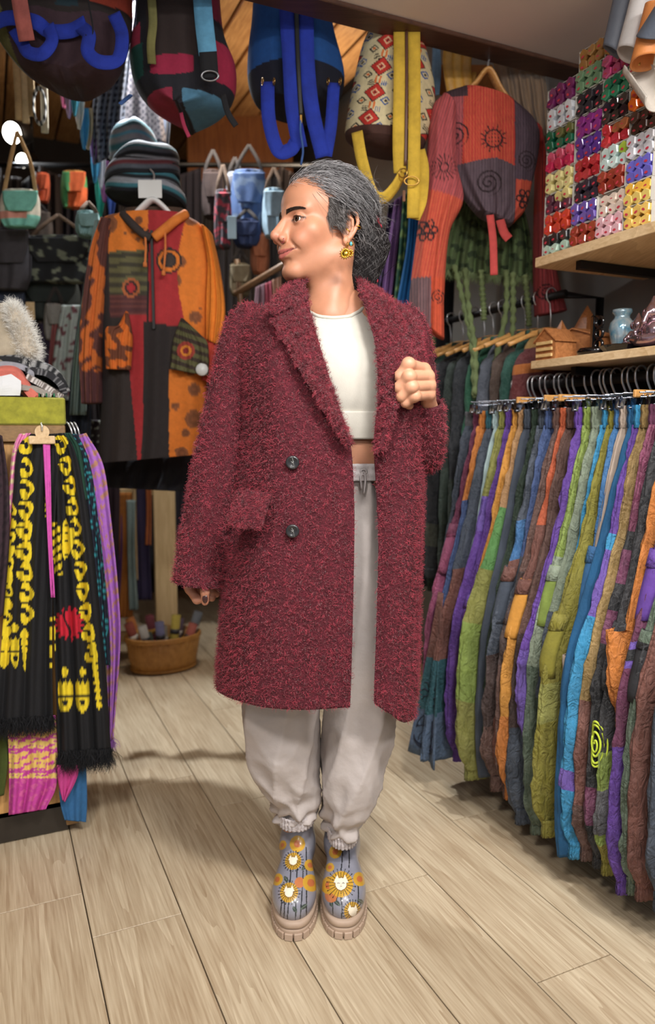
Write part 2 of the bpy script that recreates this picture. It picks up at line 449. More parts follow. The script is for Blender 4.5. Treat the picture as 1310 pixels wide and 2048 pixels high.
# ================================================================== THE SETTING
# floor: dark underlay with every visible plank a piece of its own
sub = struct(mk('floor', boxm(RW(0.6, 2.2, -0.022), (5.2, 7.2, 0.02)), mat('floor_underlay', (58, 48, 38), rough=.9)))
BASE['floor'] = np.array(sub.location)
M_PLANK = wood('oak_laminate', (150, 126, 97), (207, 191, 163), rough=.45, scale=1.15, axis='Y', rings=2.2, rnd=True, st=.045)
PW = 0.198
cross = {0: 1.578, 1: 2.24, 2: 2.014, 3: 1.472, 4: 2.35, 5: 1.66}
pl_len = 1.28
plank_mesh = None
for k in range(-9, 13):
    v0 = 0.158 + PW * k
    off = cross.get(k, (k * 0.53) % pl_len + 1.0)
    u = off - pl_len * 3
    while u < 5.4:
        if u + pl_len > -0.9:
            c = RW(v0 + PW / 2, u + pl_len / 2, -0.0061)
            if plank_mesh is None:
                o = mk('floor_plank', boxm((0, 0, 0), (PW - 0.0026, pl_len - 0.0024, 0.012), ax=np.eye(3), bev=0.0008), M_PLANK, smooth=False, loc=(0, 0, 0))
                plank_mesh = o.data
            else:
                o = bpy.data.objects.new('floor_plank', plank_mesh); COL.objects.link(o)
            o.parent = sub
            o.location = tuple(c - BASE['floor']); o.rotation_euler = (0, 0, YAW)
        u += pl_len

# walls (right wall behind the shelves, far wall, left wall)
M_GREY = mat('grey_paint', (118, 119, 118), rough=.8, var=.05, vscale=5)
M_DARKWALL = mat('dark_paint', (46, 40, 37), rough=.9, var=.2, vscale=3)
struct(mk('wall_right', boxm(RW(1.875, 2.0, 1.45), (0.10, 6.4, 2.95)), M_GREY, smooth=False))
struct(mk('wall_back', boxm(RW(0.2, 5.05, 1.45), (4.2, 0.10, 2.95)), M_DARKWALL, smooth=False))
struct(mk('wall_left', boxm(RW(-1.55, 3.3, 1.45), (0.10, 3.6, 2.95)), M_DARKWALL, smooth=False))
# low plaster ceiling over the front of the shop with its brown edge board
M_PLASTER = mat('beige_plaster', (232, 218, 210), rough=.9, var=.05, vscale=2.5)
struct(mk('ceiling', boxm(RW(0.55, 0.52, 2.262), (3.6, 2.68, 0.10)), M_PLASTER, smooth=False))
M_TRIM = wood('brown_trim', (58, 36, 26), (96, 62, 46), rough=.5, axis='X', rings=2)
struct(mk('trim_1', boxm(RW(0.55, 1.90, 2.206), (3.6, 0.085, 0.012), bev=.002), M_TRIM, smooth=False))
# boarded ceiling of the hall behind: each board a piece
hb = struct(mk('ceiling_hall', boxm(RW(0.1, 3.5, 2.90), (4.6, 3.3, 0.03)), mat('ceiling_backing', (40, 28, 20), rough=.9), smooth=False))
M_BOARD = wood('pine_ceiling', (142, 92, 50), (222, 170, 112), rough=.45, axis='Y', rings=3, rnd=True)
bm_mesh = None
for k in range(23):
    v = -1.5 + k * 0.145
    c = RW(v, 3.5, 2.872)
    if bm_mesh is None:
        o = mk('ceiling_board', boxm((0, 0, 0), (0.133, 3.25, 0.02), ax=np.eye(3), bev=.004), M_BOARD, smooth=False, loc=(0, 0, 0)); bm_mesh = o.data
    else:
        o = bpy.data.objects.new('ceiling_board', bm_mesh); COL.objects.link(o)
    o.parent = hb; o.location = tuple(c - BASE['ceiling_hall']); o.rotation_euler = (0, 0, YAW)
# ================================================================== THE PERSON
PY = 1.64                                     # depth of the body's middle
def W(px, py, y): return atY(px, py, y)
person = root('person', 'person in long dark red fuzzy coat, white crop top and floral boots, looking aside', 'person', (-0.02, PY, 0.0))

# ---- head and neck as a signed distance body (head coordinates in cm: f forward, l to her left, z up)
HS = 0.0107; HPSI = math.radians(58.5); HTILT = math.radians(2.0); HROLL = math.radians(-3.0)
fw = np.array([-math.sin(HPSI), -math.cos(HPSI), 0.0]); lf = np.array([math.cos(HPSI), -math.sin(HPSI), 0.0])
fwd = fw * math.cos(HTILT) + UP * math.sin(HTILT); upv = UP * math.cos(HTILT) - fw * math.sin(HTILT)
HR = np.stack([fwd, lf, upv])                 # rows: world vectors of f, l, z
ear_target = W(694, 455, 1.590)
HO = ear_target - np.array([-1.2, 7.0, -0.6]) @ HR * HS
def h2w(q): return HO + np.asarray(q, float) @ HR * HS
def w2h(P): return ((P - HO) @ HR.T) / HS
def chain(p, pts, rads):
    d = None
    for a, b, ra, rb in zip(pts[:-1], pts[1:], rads[:-1], rads[1:]):
        e = sd_cap(p, a, b, ra, rb); d = e if d is None else np.minimum(d, e)
    return d
def head_sdf(q):
    p = q.copy(); p[..., 1] = np.abs(p[..., 1])
    d = sd_ell(p, (-1.2, 0, 3.6), (9.3, 7.2, 8.3))
    d = smin(d, sd_ell(p, (3.2, 0, 4.2), (5.5, 6.1, 5.2)), 1.5)
    d = smin(d, sd_ell(p, (2.9, 0, -2.6), (5.9, 5.7, 7.6)), 1.6)
    d = smin(d, sd_cap(p, (-0.9, 5.0, -5.2), (6.3, 1.3, -9.0), 1.75, 1.4), 2.0)
    d = smin(d, sd_ell(p, (7.0, 0, -9.0), (1.7, 1.9, 1.35)), 1.5)
    d = smin(d, sd_sph(p, (5.2, 4.25, -1.7), 2.0), 1.6)
    d = smin(d, sd_sph(p, (6.7, 3.1, -3.6), 1.75), 1.3)
    d = smin(d, sd_cap(p, (8.15, 0.7, 1.95), (6.5, 4.3, 2.25), 0.85, 0.75), 1.1)
    d = smin(d, sd_ell(p, (7.7, 0, -5.3), (1.85, 2.7, 2.0)), 1.2)
    # eye sockets, lids
    d = smax(d, -sd_ell(p, (9.2, 2.95, 0.45), (1.75, 1.75, 1.05)), 0.9)
    lid = sd_sph(p, (6.95, 3.1, 0.35), 1.36)
    d = smin(d, lid, 0.35)
    slit = sd_ell(p, (8.25, 3.15, 0.26), (1.0, 1.42, 0.50))
    d = smax(d, -slit, 0.12)
    d = smin(d, chain(p, [(7.75, 1.85, 0.75), (8.28, 2.7, 0.98), (8.1, 3.7, 0.95), (7.2, 4.55, 0.5)], [.12, .14, .13, .1]), 0.25)
    # nose
    d = smin(d, sd_cap(p, (8.25, 0, 1.4), (10.75, 0, -2.3), 0.58, 0.80), 0.8)
    d = smin(d, sd_cap(p, (7.9, 0.75, 0.2), (9.5, 0.95, -2.8), 0.45, 0.6), 0.8)
    d = smin(d, sd_ell(p, (10.75, 0, -2.75), (1.0, 0.9, 0.85)), 0.5)
    d = smin(d, sd_ell(p, (9.65, 1.2, -3.2), (0.95, 0.62, 0.72)), 0.35)
    d = smin(d, sd_cap(p, (10.6, 0, -3.35), (9.5, 0, -3.95), 0.36, 0.42), 0.4)
    d = smax(d, -sd_ell(p, (10.05, 0.62, -3.85), (0.6, 0.28, 0.38)), 0.18)
    # lips
    d = smin(d, chain(p, [(9.35, 0, -5.32), (8.95, 1.15, -5.36), (7.75, 2.8, -5.25)], [.44, .40, .14]), 0.45)
    d = smin(d, chain(p, [(9.1, 0, -6.45), (8.7, 1.1, -6.33), (7.65, 2.65, -5.55)], [.55, .46, .14]), 0.45)
    d = smax(d, -chain(p, [(10.0, 0, -5.92), (9.45, 1.2, -5.84), (7.9, 3.25, -5.08)], [.14, .13, .11]), 0.22)
    d = smax(d, -sd_cap(p, (9.6, 0, -7.55), (8.6, 1.5, -7.3), 0.2, .15), 0.8)
    d = smax(d, -chain(p, [(9.0, 2.05, -3.4), (8.4, 3.0, -4.4), (7.5, 3.85, -5.6)], [.12, .18, .12]), 0.5)
    # ear
    e = sd_ell(p, (-1.5, 6.75, -0.2), (1.55, 0.5, 2.6))
    e = smin(e, chain(p, [(0.1, 6.95, 0.9), (-0.5, 7.25, 2.2), (-1.7, 7.55, 2.75), (-2.9, 7.7, 2.0), (-3.25, 7.7, 0.5), (-2.7, 7.5, -1.2), (-1.9, 7.3, -2.4)], [.3, .36, .38, .38, .36, .34, .4]), 0.25)
    e = smin(e, sd_ell(p, (-1.1, 7.15, -3.1), (0.75, 0.4, 0.85)), 0.35)
    e = smin(e, chain(p, [(-0.9, 7.35, 1.5), (-2.1, 7.5, 0.9), (-2.2, 7.45, -0.8), (-1.6, 7.3, -2.0)], [.22, .3, .3, .28]), 0.2)
    e = smax(e, -sd_ell(p, (-0.95, 7.6, -0.5), (0.8, 0.75, 1.15)), 0.2)
    e = smin(e, sd_ell(p, (0.05, 7.0, -0.8), (0.4, 0.42, 0.6)), 0.25)
    d = smin(d, e, 0.35)
    return d
NB0 = h2w((-2.0, 0.2, -6.0)); NB1 = W(668, 640, 1.655)
def upper_sdf(P):
    d = head_sdf(w2h(P)) * HS
    nk = sd_cap(P, NB0, NB1, 0.051, 0.054)
    # neck tendon from behind the ear to the notch of the collar bones, and the collar bones
    nk = smin(nk, sd_cap(P, h2w((-2.8, 4.2, -3.5)), W(660, 628, 1.600), 0.010, 0.008), 0.026)
    nk = smin(nk, sd_cap(P, h2w((1.0, 0, -9.0)), W(660, 640, 1.615), 0.022, 0.012), 0.03)
    d = smin(d, nk, 0.030)
    ch = sd_ell(P, W(665, 720, 1.665), (0.165, 0.085, 0.125))
    ch = smin(ch, sd_cap(P, W(590, 655, 1.67), W(745, 655, 1.67), 0.036, 0.036), 0.05)
    ch = smin(ch, sd_cap(P, W(652, 628, 1.606), W(605, 618, 1.625), 0.008, 0.007), 0.015)
    ch = smin(ch, sd_cap(P, W(672, 628, 1.606), W(730, 616, 1.625), 0.008, 0.007), 0.015)
    return smin(d, ch, 0.035)
lo = np.array([HO[0] - 0.145, HO[1] - 0.13, 1.30]); hi = np.array([HO[0] + 0.17, HO[1] + 0.155, HO[2] + 0.135])
HV, HF = sdf_mesh(upper_sdf, lo, hi, 0.0017)
Q = w2h(HV)
SK = linA((188, 131, 101))
hc = np.tile(SK, (len(HV), 1))
def mixc(c, m, col): m = np.clip(m, 0, 1)[:, None]; return c * (1 - m) + linA(col) * m
qa = np.abs(Q[:, 1])
chk = np.exp(-(((Q[:, 0] - 6.2) / 2.5) ** 2 + ((qa - 4.0) / 1.8) ** 2 + ((Q[:, 2] + 2.8) / 1.8) ** 2)); hc = mixc(hc, chk * .35, (204, 118, 98))
hc = mixc(hc, np.exp(-(((Q[:, 0] - 10.8) / 1.2) ** 2 + ((Q[:, 2] + 2.9) / 1.2) ** 2)) * .35, (206, 120, 104))
hc = mixc(hc, np.exp(-(((qa - 3.1) / 1.5) ** 2 + ((Q[:, 2] - .35) / 1.0) ** 2)) * (Q[:, 0] > 6) * .30, (150, 98, 82))
# lips: between the upper and lower border, narrowing to the corners
tl = np.clip(qa / 3.1, 0, 1); zc = -5.92 + .80 * tl ** 1.8
up_b = zc + .80 * (1 - tl ** 1.6) * (1 - .12 * np.exp(-(qa / .35) ** 2)); lo_b = zc - .98 * (1 - tl ** 1.8)
lip = (Q[:, 2] < up_b) & (Q[:, 2] > lo_b) & (qa < 3.1) & (Q[:, 0] > 6.6)
hc = mixc(hc, lip * .85, (176, 92, 88))
hc = mixc(hc, (np.abs(Q[:, 2] - zc) < .09) & (qa < 3.2) & (Q[:, 0] > 6.4), (88, 38, 36))
# lash lines and stubble-free scalp tint under the hair
ez = (Q[:, 2] - .26); el = (qa - 3.15)
ring_ = (el / 1.42) ** 2 + (ez / .50) ** 2
hc = mixc(hc, ((ring_ > .55) & (ring_ < 1.45) & (ez > 0.02) & (Q[:, 0] > 6.6)) * .9, (48, 32, 28))
hc = mixc(hc, ((ring_ > .6) & (ring_ < 1.35) & (ez <= 0.02) & (Q[:, 0] > 6.6)) * .5, (96, 58, 50))
M_SKIN = mat('skin', vcol=True, rough=.48, var=.06, vscale=30, bump=.04, bscale=500, sss=.12)

# ---- hands
def fist_sdf(P):
    ch = {'i': [(848, 739, 1.487), (817, 728, 1.447), (799, 752, 1.452), (806, 766, 1.478)],
          'm': [(856, 753, 1.487), (818, 753, 1.440), (798, 775, 1.450), (806, 788, 1.478)],
          'r': [(859, 771, 1.489), (823, 774, 1.440), (803, 793, 1.450), (811, 803, 1.478)],
          'p': [(858, 789, 1.493), (829, 792, 1.447), (811, 805, 1.455), (819, 811, 1.478)]}
    d = None
    for k, r in (('i', (.0122, .0114, .0104, .0090)), ('m', (.0122, .0115, .0105, .0092)), ('r', (.0118, .0112, .0102, .0088)), ('p', (.0112, .0103, .0094, .0082))):
        pts = [W(*a) for a in ch[k]]; e = None
        for i in range(3):
            c = sd_cap(P, pts[i], pts[i + 1], r[i], r[i + 1]); e = c if e is None else smin(e, c, .005)
        e = smin(e, sd_sph(P, pts[1] + np.array([0, -.001, 0]), r[1] * .98), .008)
        d = e if d is None else smin(d, e, .0016)
    wr = W(853, 822, 1.552); back = None
    for k, r in (('i', .0125), ('m', .0125), ('r', .012), ('p', .0115)):
        c = sd_cap(P, W(*ch[k][0]), wr * .75 + W(*ch[k][0]) * .25, r, .016); back = c if back is None else smin(back, c, .008)
    th = smin(sd_cap(P, W(852, 800, 1.53), W(834, 778, 1.505), .013, .012), sd_cap(P, W(834, 778, 1.505), W(812, 762, 1.500), .0115, .009), .006)
    d = smin(d, back, .007); d = smin(d, th, .004)
    return smin(d, sd_cap(P, wr, W(850, 860, 1.60), .024, .030), .014)
FV, FF = sdf_mesh(fist_sdf, W(784, 830, 1.50) + np.array([0, -.075, -.02]), W(880, 715, 1.50) + np.array([.02, .09, .012]), 0.0013)
def low_hand_sdf(P):
    # thumb hanging in front, index curled in beside it, the other fingers half hidden behind
    d = smin(sd_cap(P, W(409, 1150, 1.567), W(410, 1184, 1.557), .0115, .0100), sd_cap(P, W(410, 1184, 1.557), W(410, 1204, 1.56), .0098, .0078), .003)
    ix = None
    for a, b, ra, rb in (((372, 1150, 1.597), (380, 1178, 1.594), .0125, .0115), ((380, 1178, 1.594), (394, 1199, 1.58), .0110, .0100), ((394, 1199, 1.58), (408, 1197, 1.575), .0096, .0082)):
        c = sd_cap(P, W(*a), W(*b), ra, rb); ix = c if ix is None else smin(ix, c, .004)
    d = np.minimum(d, ix)
    for a, b, c in (((388, 1150, 1.60), (396, 1192, 1.614), (412, 1200, 1.594)), ((402, 1150, 1.615), (410, 1190, 1.606), (424, 1196, 1.607)), ((416, 1150, 1.62), (424, 1184, 1.612), (433, 1188, 1.618))):
        e = smin(sd_cap(P, W(*a), W(*b), .0112, .0100), sd_cap(P, W(*b), W(*c), .0098, .0080), .004); d = smin(d, e, .002)
    return smin(d, sd_cap(P, W(398, 1110, 1.607), W(398, 1150, 1.61), .030, .026), .010)
LV, LF = sdf_mesh(low_hand_sdf, W(352, 1215, 1.55) + np.array([0, -.04, -.01]), W(450, 1120, 1.55) + np.array([.02, .115, 0]), 0.0014)
# ---- trunk, hips, legs and arms (inside the clothes; the midriff shows)
def trunk_sdf(P):
    d = sd_ell(P, W(690, 720, 1.665), (0.150, 0.088, 0.16))
    d = smin(d, sd_ell(P, W(700, 880, 1.66), (0.118, 0.094, 0.20)), .05)
    d = smin(d, sd_ell(P, W(665, 1000, 1.665), (0.140, 0.080, 0.12)), .05)
    for s, ax_ in ((-1, -.0705), (1, .0325)):
        hip = np.array([-.02 + s * .085, 1.68, .80]); kn = np.array([-.02 + s * .075, 1.67, .46]); an = np.array([ax_, 1.69, .10])
        d = smin(d, sd_cap(P, hip, kn, .065, .050), .04); d = smin(d, sd_cap(P, kn, an, .046, .034), .02)
    d = smin(d, chain(P, [W(545, 665, 1.67), W(463, 860, 1.64), W(405, 1130, 1.585)], [.046, .038, .026]), .03)
    d = smin(d, chain(P, [W(780, 665, 1.67), W(842, 890, 1.655), W(851, 850, 1.59)], [.046, .038, .030]), .03)
    return d
TV, TF = sdf_mesh(trunk_sdf, (-.36, 1.40, 0.12), (.30, 1.90, 1.42), 0.007)
BV, BF = join([(HV, HF), (FV, FF), (LV, LF), (TV, TF)])
bc = np.concatenate([hc, np.tile(linA((202, 147, 117)), (len(FV), 1)), np.tile(linA((186, 128, 102)), (len(LV), 1)), np.tile(linA((190, 134, 104)), (len(TV), 1))])
mk('body', (BV, BF), M_SKIN, person, col=bc)
# finger nails
nc = W(410, 1198, 1.5495)
mk('thumbnail', (lambda p: (nc + p[0] * np.array([.0062, .0022, .0095]), p[1]))(lathe([(0, -1), (.6, -.8), (.95, -.3), (1, .2), (.7, .8), (0, 1)], (0, 0, 0), axis=(0, 0, 1), seg=14)), mat('brown_nail_varnish', (58, 34, 32), rough=.15, var=.05), person, label='dark brown varnished thumbnail')

# ---- eyes
M_EYE = mat('eyeball', vcol=True, rough=.12, var=.02)
for sd in (1, -1):
    c = h2w((6.95, 3.1 * sd, 0.35))
    gaze = np.array([0.93, 0.30, -0.02]); gaze = gaze / np.linalg.norm(gaze)
    if sd == -1: gaze = np.array([0.97, 0.24, -.02]); gaze /= np.linalg.norm(gaze)
    gw = gaze @ HR
    V, Fq = lathe([(1.21 * math.sin(a), -1.21 * math.cos(a)) for a in np.linspace(0, math.pi, 40)], (0, 0, 0), axis=gw, seg=36)
    dd = (V @ gw) / 1.21
    colr = np.tile(linA((212, 202, 194)), (len(V), 1))
    ang = np.arccos(np.clip(dd, -1, 1))
    colr[ang < .52] = linA((62, 40, 26)); colr[(ang < .52) & (ang > .46)] = linA((30, 20, 15)); colr[ang < .22] = linA((8, 7, 7))
    mk('eye', (c + V * HS, Fq), M_EYE, person, col=colr, label='dark brown eye')
# ---- eyebrows: fine hairs following the brow ridge
M_BROW = mat('eyebrow_hair', (66, 51, 44), rough=.7)
def proj_skin(q, off=0.0):
    """push head-space points along the outward direction onto the skin"""
    q = np.asarray(q, float).copy()
    for _ in range(10):
        d = head_sdf(q); e = 0.05
        g = np.stack([head_sdf(q + np.eye(3)[i] * e) - d for i in range(3)], -1) / e
        q = q - g * (d - off)[..., None] / np.maximum((g * g).sum(-1), .2)[..., None]
    return q
for sd in (1, -1):
    n = 620; t = RNG.random(n); wv = (RNG.random(n) - .5)
    bl = 1.0 + 3.9 * t; bz = 1.72 + .62 * np.sin(np.pi * np.clip(t * .62 + .05, 0, 1)) - .30 * t ** 2
    wd = 1.15 * (1 - .66 * t)
    q = np.stack([9.2 - 1.7 * t ** 1.5, sd * bl, bz + wv * wd], -1); q = proj_skin(q, .02)
    q2 = np.stack([9.2 - 1.7 * (t + .12) ** 1.5, sd * (bl + .55), bz + wv * wd * .7 + .22 * (1 - 1.4 * t)], -1); q2 = proj_skin(q2, .13)
    V, f = strands(h2w(q), (q2 - q) @ HR, np.linalg.norm(q2 - q, axis=1) * HS * (.9 + .3 * RNG.random(n)), .0007, curl=.05, seg=3)
    mk('eyebrow', (V, f), M_BROW, person, label='dark eyebrow')

# ---- hair: swept back from the hairline into a loose low tail
M_HAIR = mat('hair_strands', vcol=True, rough=.6, spec=.22, var=.1, vscale=40)
HC = np.array([-1.5, 0, 3.5]); HRD = np.array([9.9, 7.75, 9.1])
def dirn(f, l, z): v = np.array([f, l, z], float); return v / np.linalg.norm(v)
# hairline in angular terms: front profile from the forehead down to the ear for either side
def hair_ok(d):
    q = HC + d * HRD
    l = np.abs(q[..., 1]); f = q[..., 0]; z = q[..., 2]
    # front limit of the hair as a function of height
    lim = np.interp(z, [-6, -3.2, -2.0, 0.0, 1.6, 3.0, 5.0, 6.4, 8.0, 13], [-3.5, -3.4, -2.6, 1.4, 2.2, 2.6, 4.2, 6.0, 9.5, 12])
    return (f < lim + .35 * np.sin(z * 3.0)) & (z > -6.5)
# solid under-hair so that no scalp shows
def cap_sdf(P):
    q = w2h(P); d = q - HC; l = np.linalg.norm(d / HRD, axis=-1, keepdims=True)
    base = sd_ell(q, HC, HRD - .45)
    f = q[..., 0]; z = q[..., 2]
    lim = np.interp(z, [-6, -3.2, -2.0, 0.0, 1.6, 3.0, 5.0, 6.4, 8.0, 13], [-3.6, -3.6, -3.2, -.5, 0.6, 1.4, 3.4, 5.4, 8.9, 12])
    a = smax(base, (f - lim) * .7, .35)
    # keep the ear free
    ear = sd_ell(np.stack([f, np.abs(q[..., 1]), z], -1), (-1.35, 7.6, -.8), (1.7, 1.8, 3.1))
    a = smax(a, -ear, .3)
    bun = sd_ell(q, (-8.6, 1.6, -1.8), (4.3, 5.6, 6.0))
    tail = chain(q, [(-8.5, 2.6, -4.0), (-7.0, 3.6, -8.5), (-7.4, 3.9, -12.0), (-9.0, 3.8, -15.5)], [3.6, 3.0, 2.3, 0.7])
    a = smin(a, smin(bun, tail, 1.2), 1.2)
    return a * HS * .8
lo2 = HO + np.array([-.13, -.14, -.20]); hi2 = HO + np.array([.17, .17, .15])
CV, CF = sdf_mesh(cap_sdf, lo2, hi2, 0.003)
cq = w2h(CV)
tone = np.clip((cq[:, 0] + 6) / 12, 0, 1)
cc = linA((30, 26, 26)) * (1 - tone[:, None]) + linA((62, 57, 56)) * tone[:, None]
hair = mk('hair', (CV, CF), M_HAIR, person, col=cc, label='grey streaked dark hair tied back low')
def hair_strand_set(n, off0, off1, seed, wid, wave=.25, gray=.5):
    r = np.random.default_rng(seed)
    D0 = r.normal(size=(n * 6, 3)); D0 /= np.linalg.norm(D0, axis=1, keepdims=True)
    D0 = D0[hair_ok(D0)]
    q = HC + D0 * HRD; lim = np.abs(q[:, 1]) < 9
    D0 = D0[lim][:n]; n = len(D0)
    side = np.sign(D0[:, 1] + .25)
    T = np.stack([np.full(n, -.86), .22 + .20 * r.normal(size=n), -.42 + .22 * r.normal(size=n)], -1); T /= np.linalg.norm(T, axis=1, keepdims=True)
    K = 15; t = np.linspace(0, 1, K)
    ln = r.uniform(.45, 1.0, n)
    om = np.arccos(np.clip((D0 * T).sum(1), -.999, .999))
    tt = t[None] * ln[:, None]
    a = np.sin((1 - tt) * om[:, None]) / np.sin(om)[:, None]; b = np.sin(tt * om[:, None]) / np.sin(om)[:, None]
    Dp = a[..., None] * D0[:, None] + b[..., None] * T[:, None]
    # side hair sweeps over the ear, not across it
    off = off0 + (off1 - off0) * np.sin(np.pi * np.clip(tt, 0, 1)) + .25 * r.random((n, 1))
    ph = r.uniform(0, 6.28, (n, 1)); fr = r.uniform(4, 9, (n, 1))
    pts = HC + Dp * (HRD + off[..., None])
    sdv = np.cross(D0, T); sdv /= np.maximum(np.linalg.norm(sdv, axis=1, keepdims=True), 1e-6)
    pts = pts + sdv[:, None] * (wave * np.sin(ph + fr * tt))[..., None] + Dp * (.5 * wave * np.cos(ph * 1.7 + fr * tt))[..., None]
    # drop strands that would run over the ear or the face
    l = np.abs(pts[..., 1]); bad = (((pts[..., 0] + 1.35) / 1.9) ** 2 + ((pts[..., 2] + .9) / 3.0) ** 2 < 1) & (l > 5.5)
    keep = ~bad.any(1); pts = pts[keep]
    fr0 = np.clip((D0[keep][:, 0] + .55) / 1.2, 0, 1)
    g = np.clip(gray * (.05 + .75 * fr0) + .42 * vnoise(D0[keep] * np.array([9, 30, 26.]), seed, 2) + .22 * r.normal(size=len(pts)), 0, 1) ** 1.2
    c = linA((24, 20, 20)) * (1 - g[:, None]) + linA((186, 184, 186)) * g[:, None]
    return h2w(pts), np.full(len(pts), wid), c
def strands_mesh(P, wid, colr):
    N, K = P.shape[:2]; T = np.gradient(P, axis=1); T /= np.maximum(np.linalg.norm(T, axis=2, keepdims=True), 1e-9)
    r = np.random.default_rng(3).normal(size=(N, 1, 3)); A = np.cross(T, r); A /= np.maximum(np.linalg.norm(A, axis=2, keepdims=True), 1e-9); B = np.cross(T, A)
    tap = (1 - .6 * np.linspace(0, 1, K) ** 2)[None, :, None] * wid[:, None, None]
    V = np.stack([P + (math.cos(a) * A + math.sin(a) * B) * tap for a in (0, 2.094, 4.189)], 2)
    b = (np.arange(N) * K * 3)[:, None, None]; k = (np.arange(K - 1) * 3)[None, :, None]; s = np.arange(3)[None, None]
    s2 = (s + 1) % 3
    f = np.stack([b + k + s, b + k + s2, b + k + 3 + s2, b + k + 3 + s], -1).reshape(-1, 4)
    return V.reshape(-1, 3), f, np.repeat(colr, K * 3, 0)
S = [hair_strand_set(3600, -.25, .25, 5, .00042, .16, .55), hair_strand_set(900, .0, .75, 6, .00036, .45, .75)]
# loose curls at the back and the hanging tail
def tail_set(n, seed):
    r = np.random.default_rng(seed); K = 18; t = np.linspace(0, 1, K)
    a0 = np.stack([r.normal(-8.0, 1.5, n), r.normal(1.8, 2.3, n), r.normal(-1.0, 2.8, n)], -1)
    a1 = np.stack([r.normal(-9.3, 1.0, n), r.normal(2.8, 1.6, n), r.normal(-6, 1.2, n)], -1)
    a2 = np.stack([r.normal(-8.0, 1.0, n), r.normal(3.2, 1.3, n), r.normal(-12.0, 2.0, n)], -1)
    P = (1 - t)[None, :, None] ** 2 * a0[:, None] + 2 * (t * (1 - t))[None, :, None] * a1[:, None] + (t ** 2)[None, :, None] * a2[:, None]
    amp = r.uniform(.15, .6, (n, 1)); fr = r.uniform(6, 14, (n, 1)); ph = r.uniform(0, 6.28, (n, 1))
    P[..., 0] += amp * np.sin(ph + fr * t); P[..., 1] += amp * np.cos(ph + fr * t)
    P[..., 0] -= 1.2 * np.exp(-((t - .25) / .2) ** 2)
    g = np.clip(-.05 + .22 * r.normal(size=n), 0, 1)
    return h2w(P), np.full(n, .00045), linA((36, 30, 29)) * (1 - g[:, None]) + linA((150, 146, 146)) * g[:, None]
S.append(tail_set(1500, 8))
def mantle_set(n, seed):
    """wavy strands laid over the gathered hair at the back and over the tail"""
    r = np.random.default_rng(seed); K = 16
    cs = np.array([(-8.6, 1.6, 3.0), (-9.0, 1.8, -1.8), (-8.2, 2.8, -5.5), (-7.2, 3.7, -9.0), (-7.5, 3.9, -12.0), (-9.0, 3.8, -15.5)]); rr = np.array([3.5, 5.2, 4.2, 3.2, 2.5, .9])
    s0 = r.uniform(0, 3.2, n); s1 = np.minimum(s0 + r.uniform(.8, 2.2, n), 4.95); t = np.linspace(0, 1, K)
    S_ = s0[:, None] + (s1 - s0)[:, None] * t[None]
    C_ = np.stack([np.interp(S_, np.arange(6), cs[:, i]) for i in range(3)], -1); R_ = np.interp(S_, np.arange(6), rr)
    ph = r.uniform(-.7, 2.9, n)[:, None] + .5 * np.sin(S_ * r.uniform(1, 3, (n, 1)) + r.uniform(0, 6, (n, 1)))
    R_ = R_ * (1.0 + .10 * r.random((n, 1))) + .15 * np.sin(S_ * r.uniform(5, 11, (n, 1)) + r.uniform(0, 6, (n, 1)))
    P = C_ + np.stack([np.cos(ph) * R_ * .9, np.sin(ph) * R_, np.zeros_like(R_)], -1)
    g = np.clip(-.06 + .24 * r.normal(size=n) + .25 * (s0 < .8), 0, 1)
    return h2w(P), np.full(n, .0005), linA((26, 21, 21)) * (1 - g[:, None]) + linA((150, 146, 146)) * g[:, None]
S.append(mantle_set(1700, 17))
def curl_set(n, seed):
    """short loose curls standing off the sides and the back of the head"""
    r = np.random.default_rng(seed); K = 14; t = np.linspace(0, 1, K)
    D = np.stack([r.uniform(-.9, .15, n), r.uniform(.2, 1, n), r.uniform(-.75, .75, n)], -1); D /= np.linalg.norm(D, axis=1, keepdims=True)
    a = HC + D * (HRD + .1); k = ~((((a[:, 0] + 1.3) / 2.2) ** 2 + ((a[:, 2] + .9) / 3.2) ** 2 < 1)); a, D = a[k], D[k]; n = len(a)
    dirv = np.stack([r.normal(-.8, .5, n), r.normal(.1, .4, n), r.normal(-.5, .6, n)], -1)
    L = r.uniform(1.0, 3.0, (n, 1)); rad = r.uniform(.2, .7, (n, 1)); ph = r.uniform(0, 6.28, (n, 1)); fr = r.uniform(4, 9, (n, 1))
    P = a[:, None] + dirv[:, None] * (L * t)[..., None] + D[:, None] * (rad * (1 + np.sin(ph + fr * t)) * .8)[..., None]
    P[..., 2] += rad * np.cos(ph + fr * t)
    g = np.clip(.35 + .3 * r.normal(size=n), 0, 1)
    return h2w(P), np.full(n, .00034), linA((44, 38, 37)) * (1 - g[:, None]) + linA((176, 172, 172)) * g[:, None]
S.append(curl_set(520, 21))
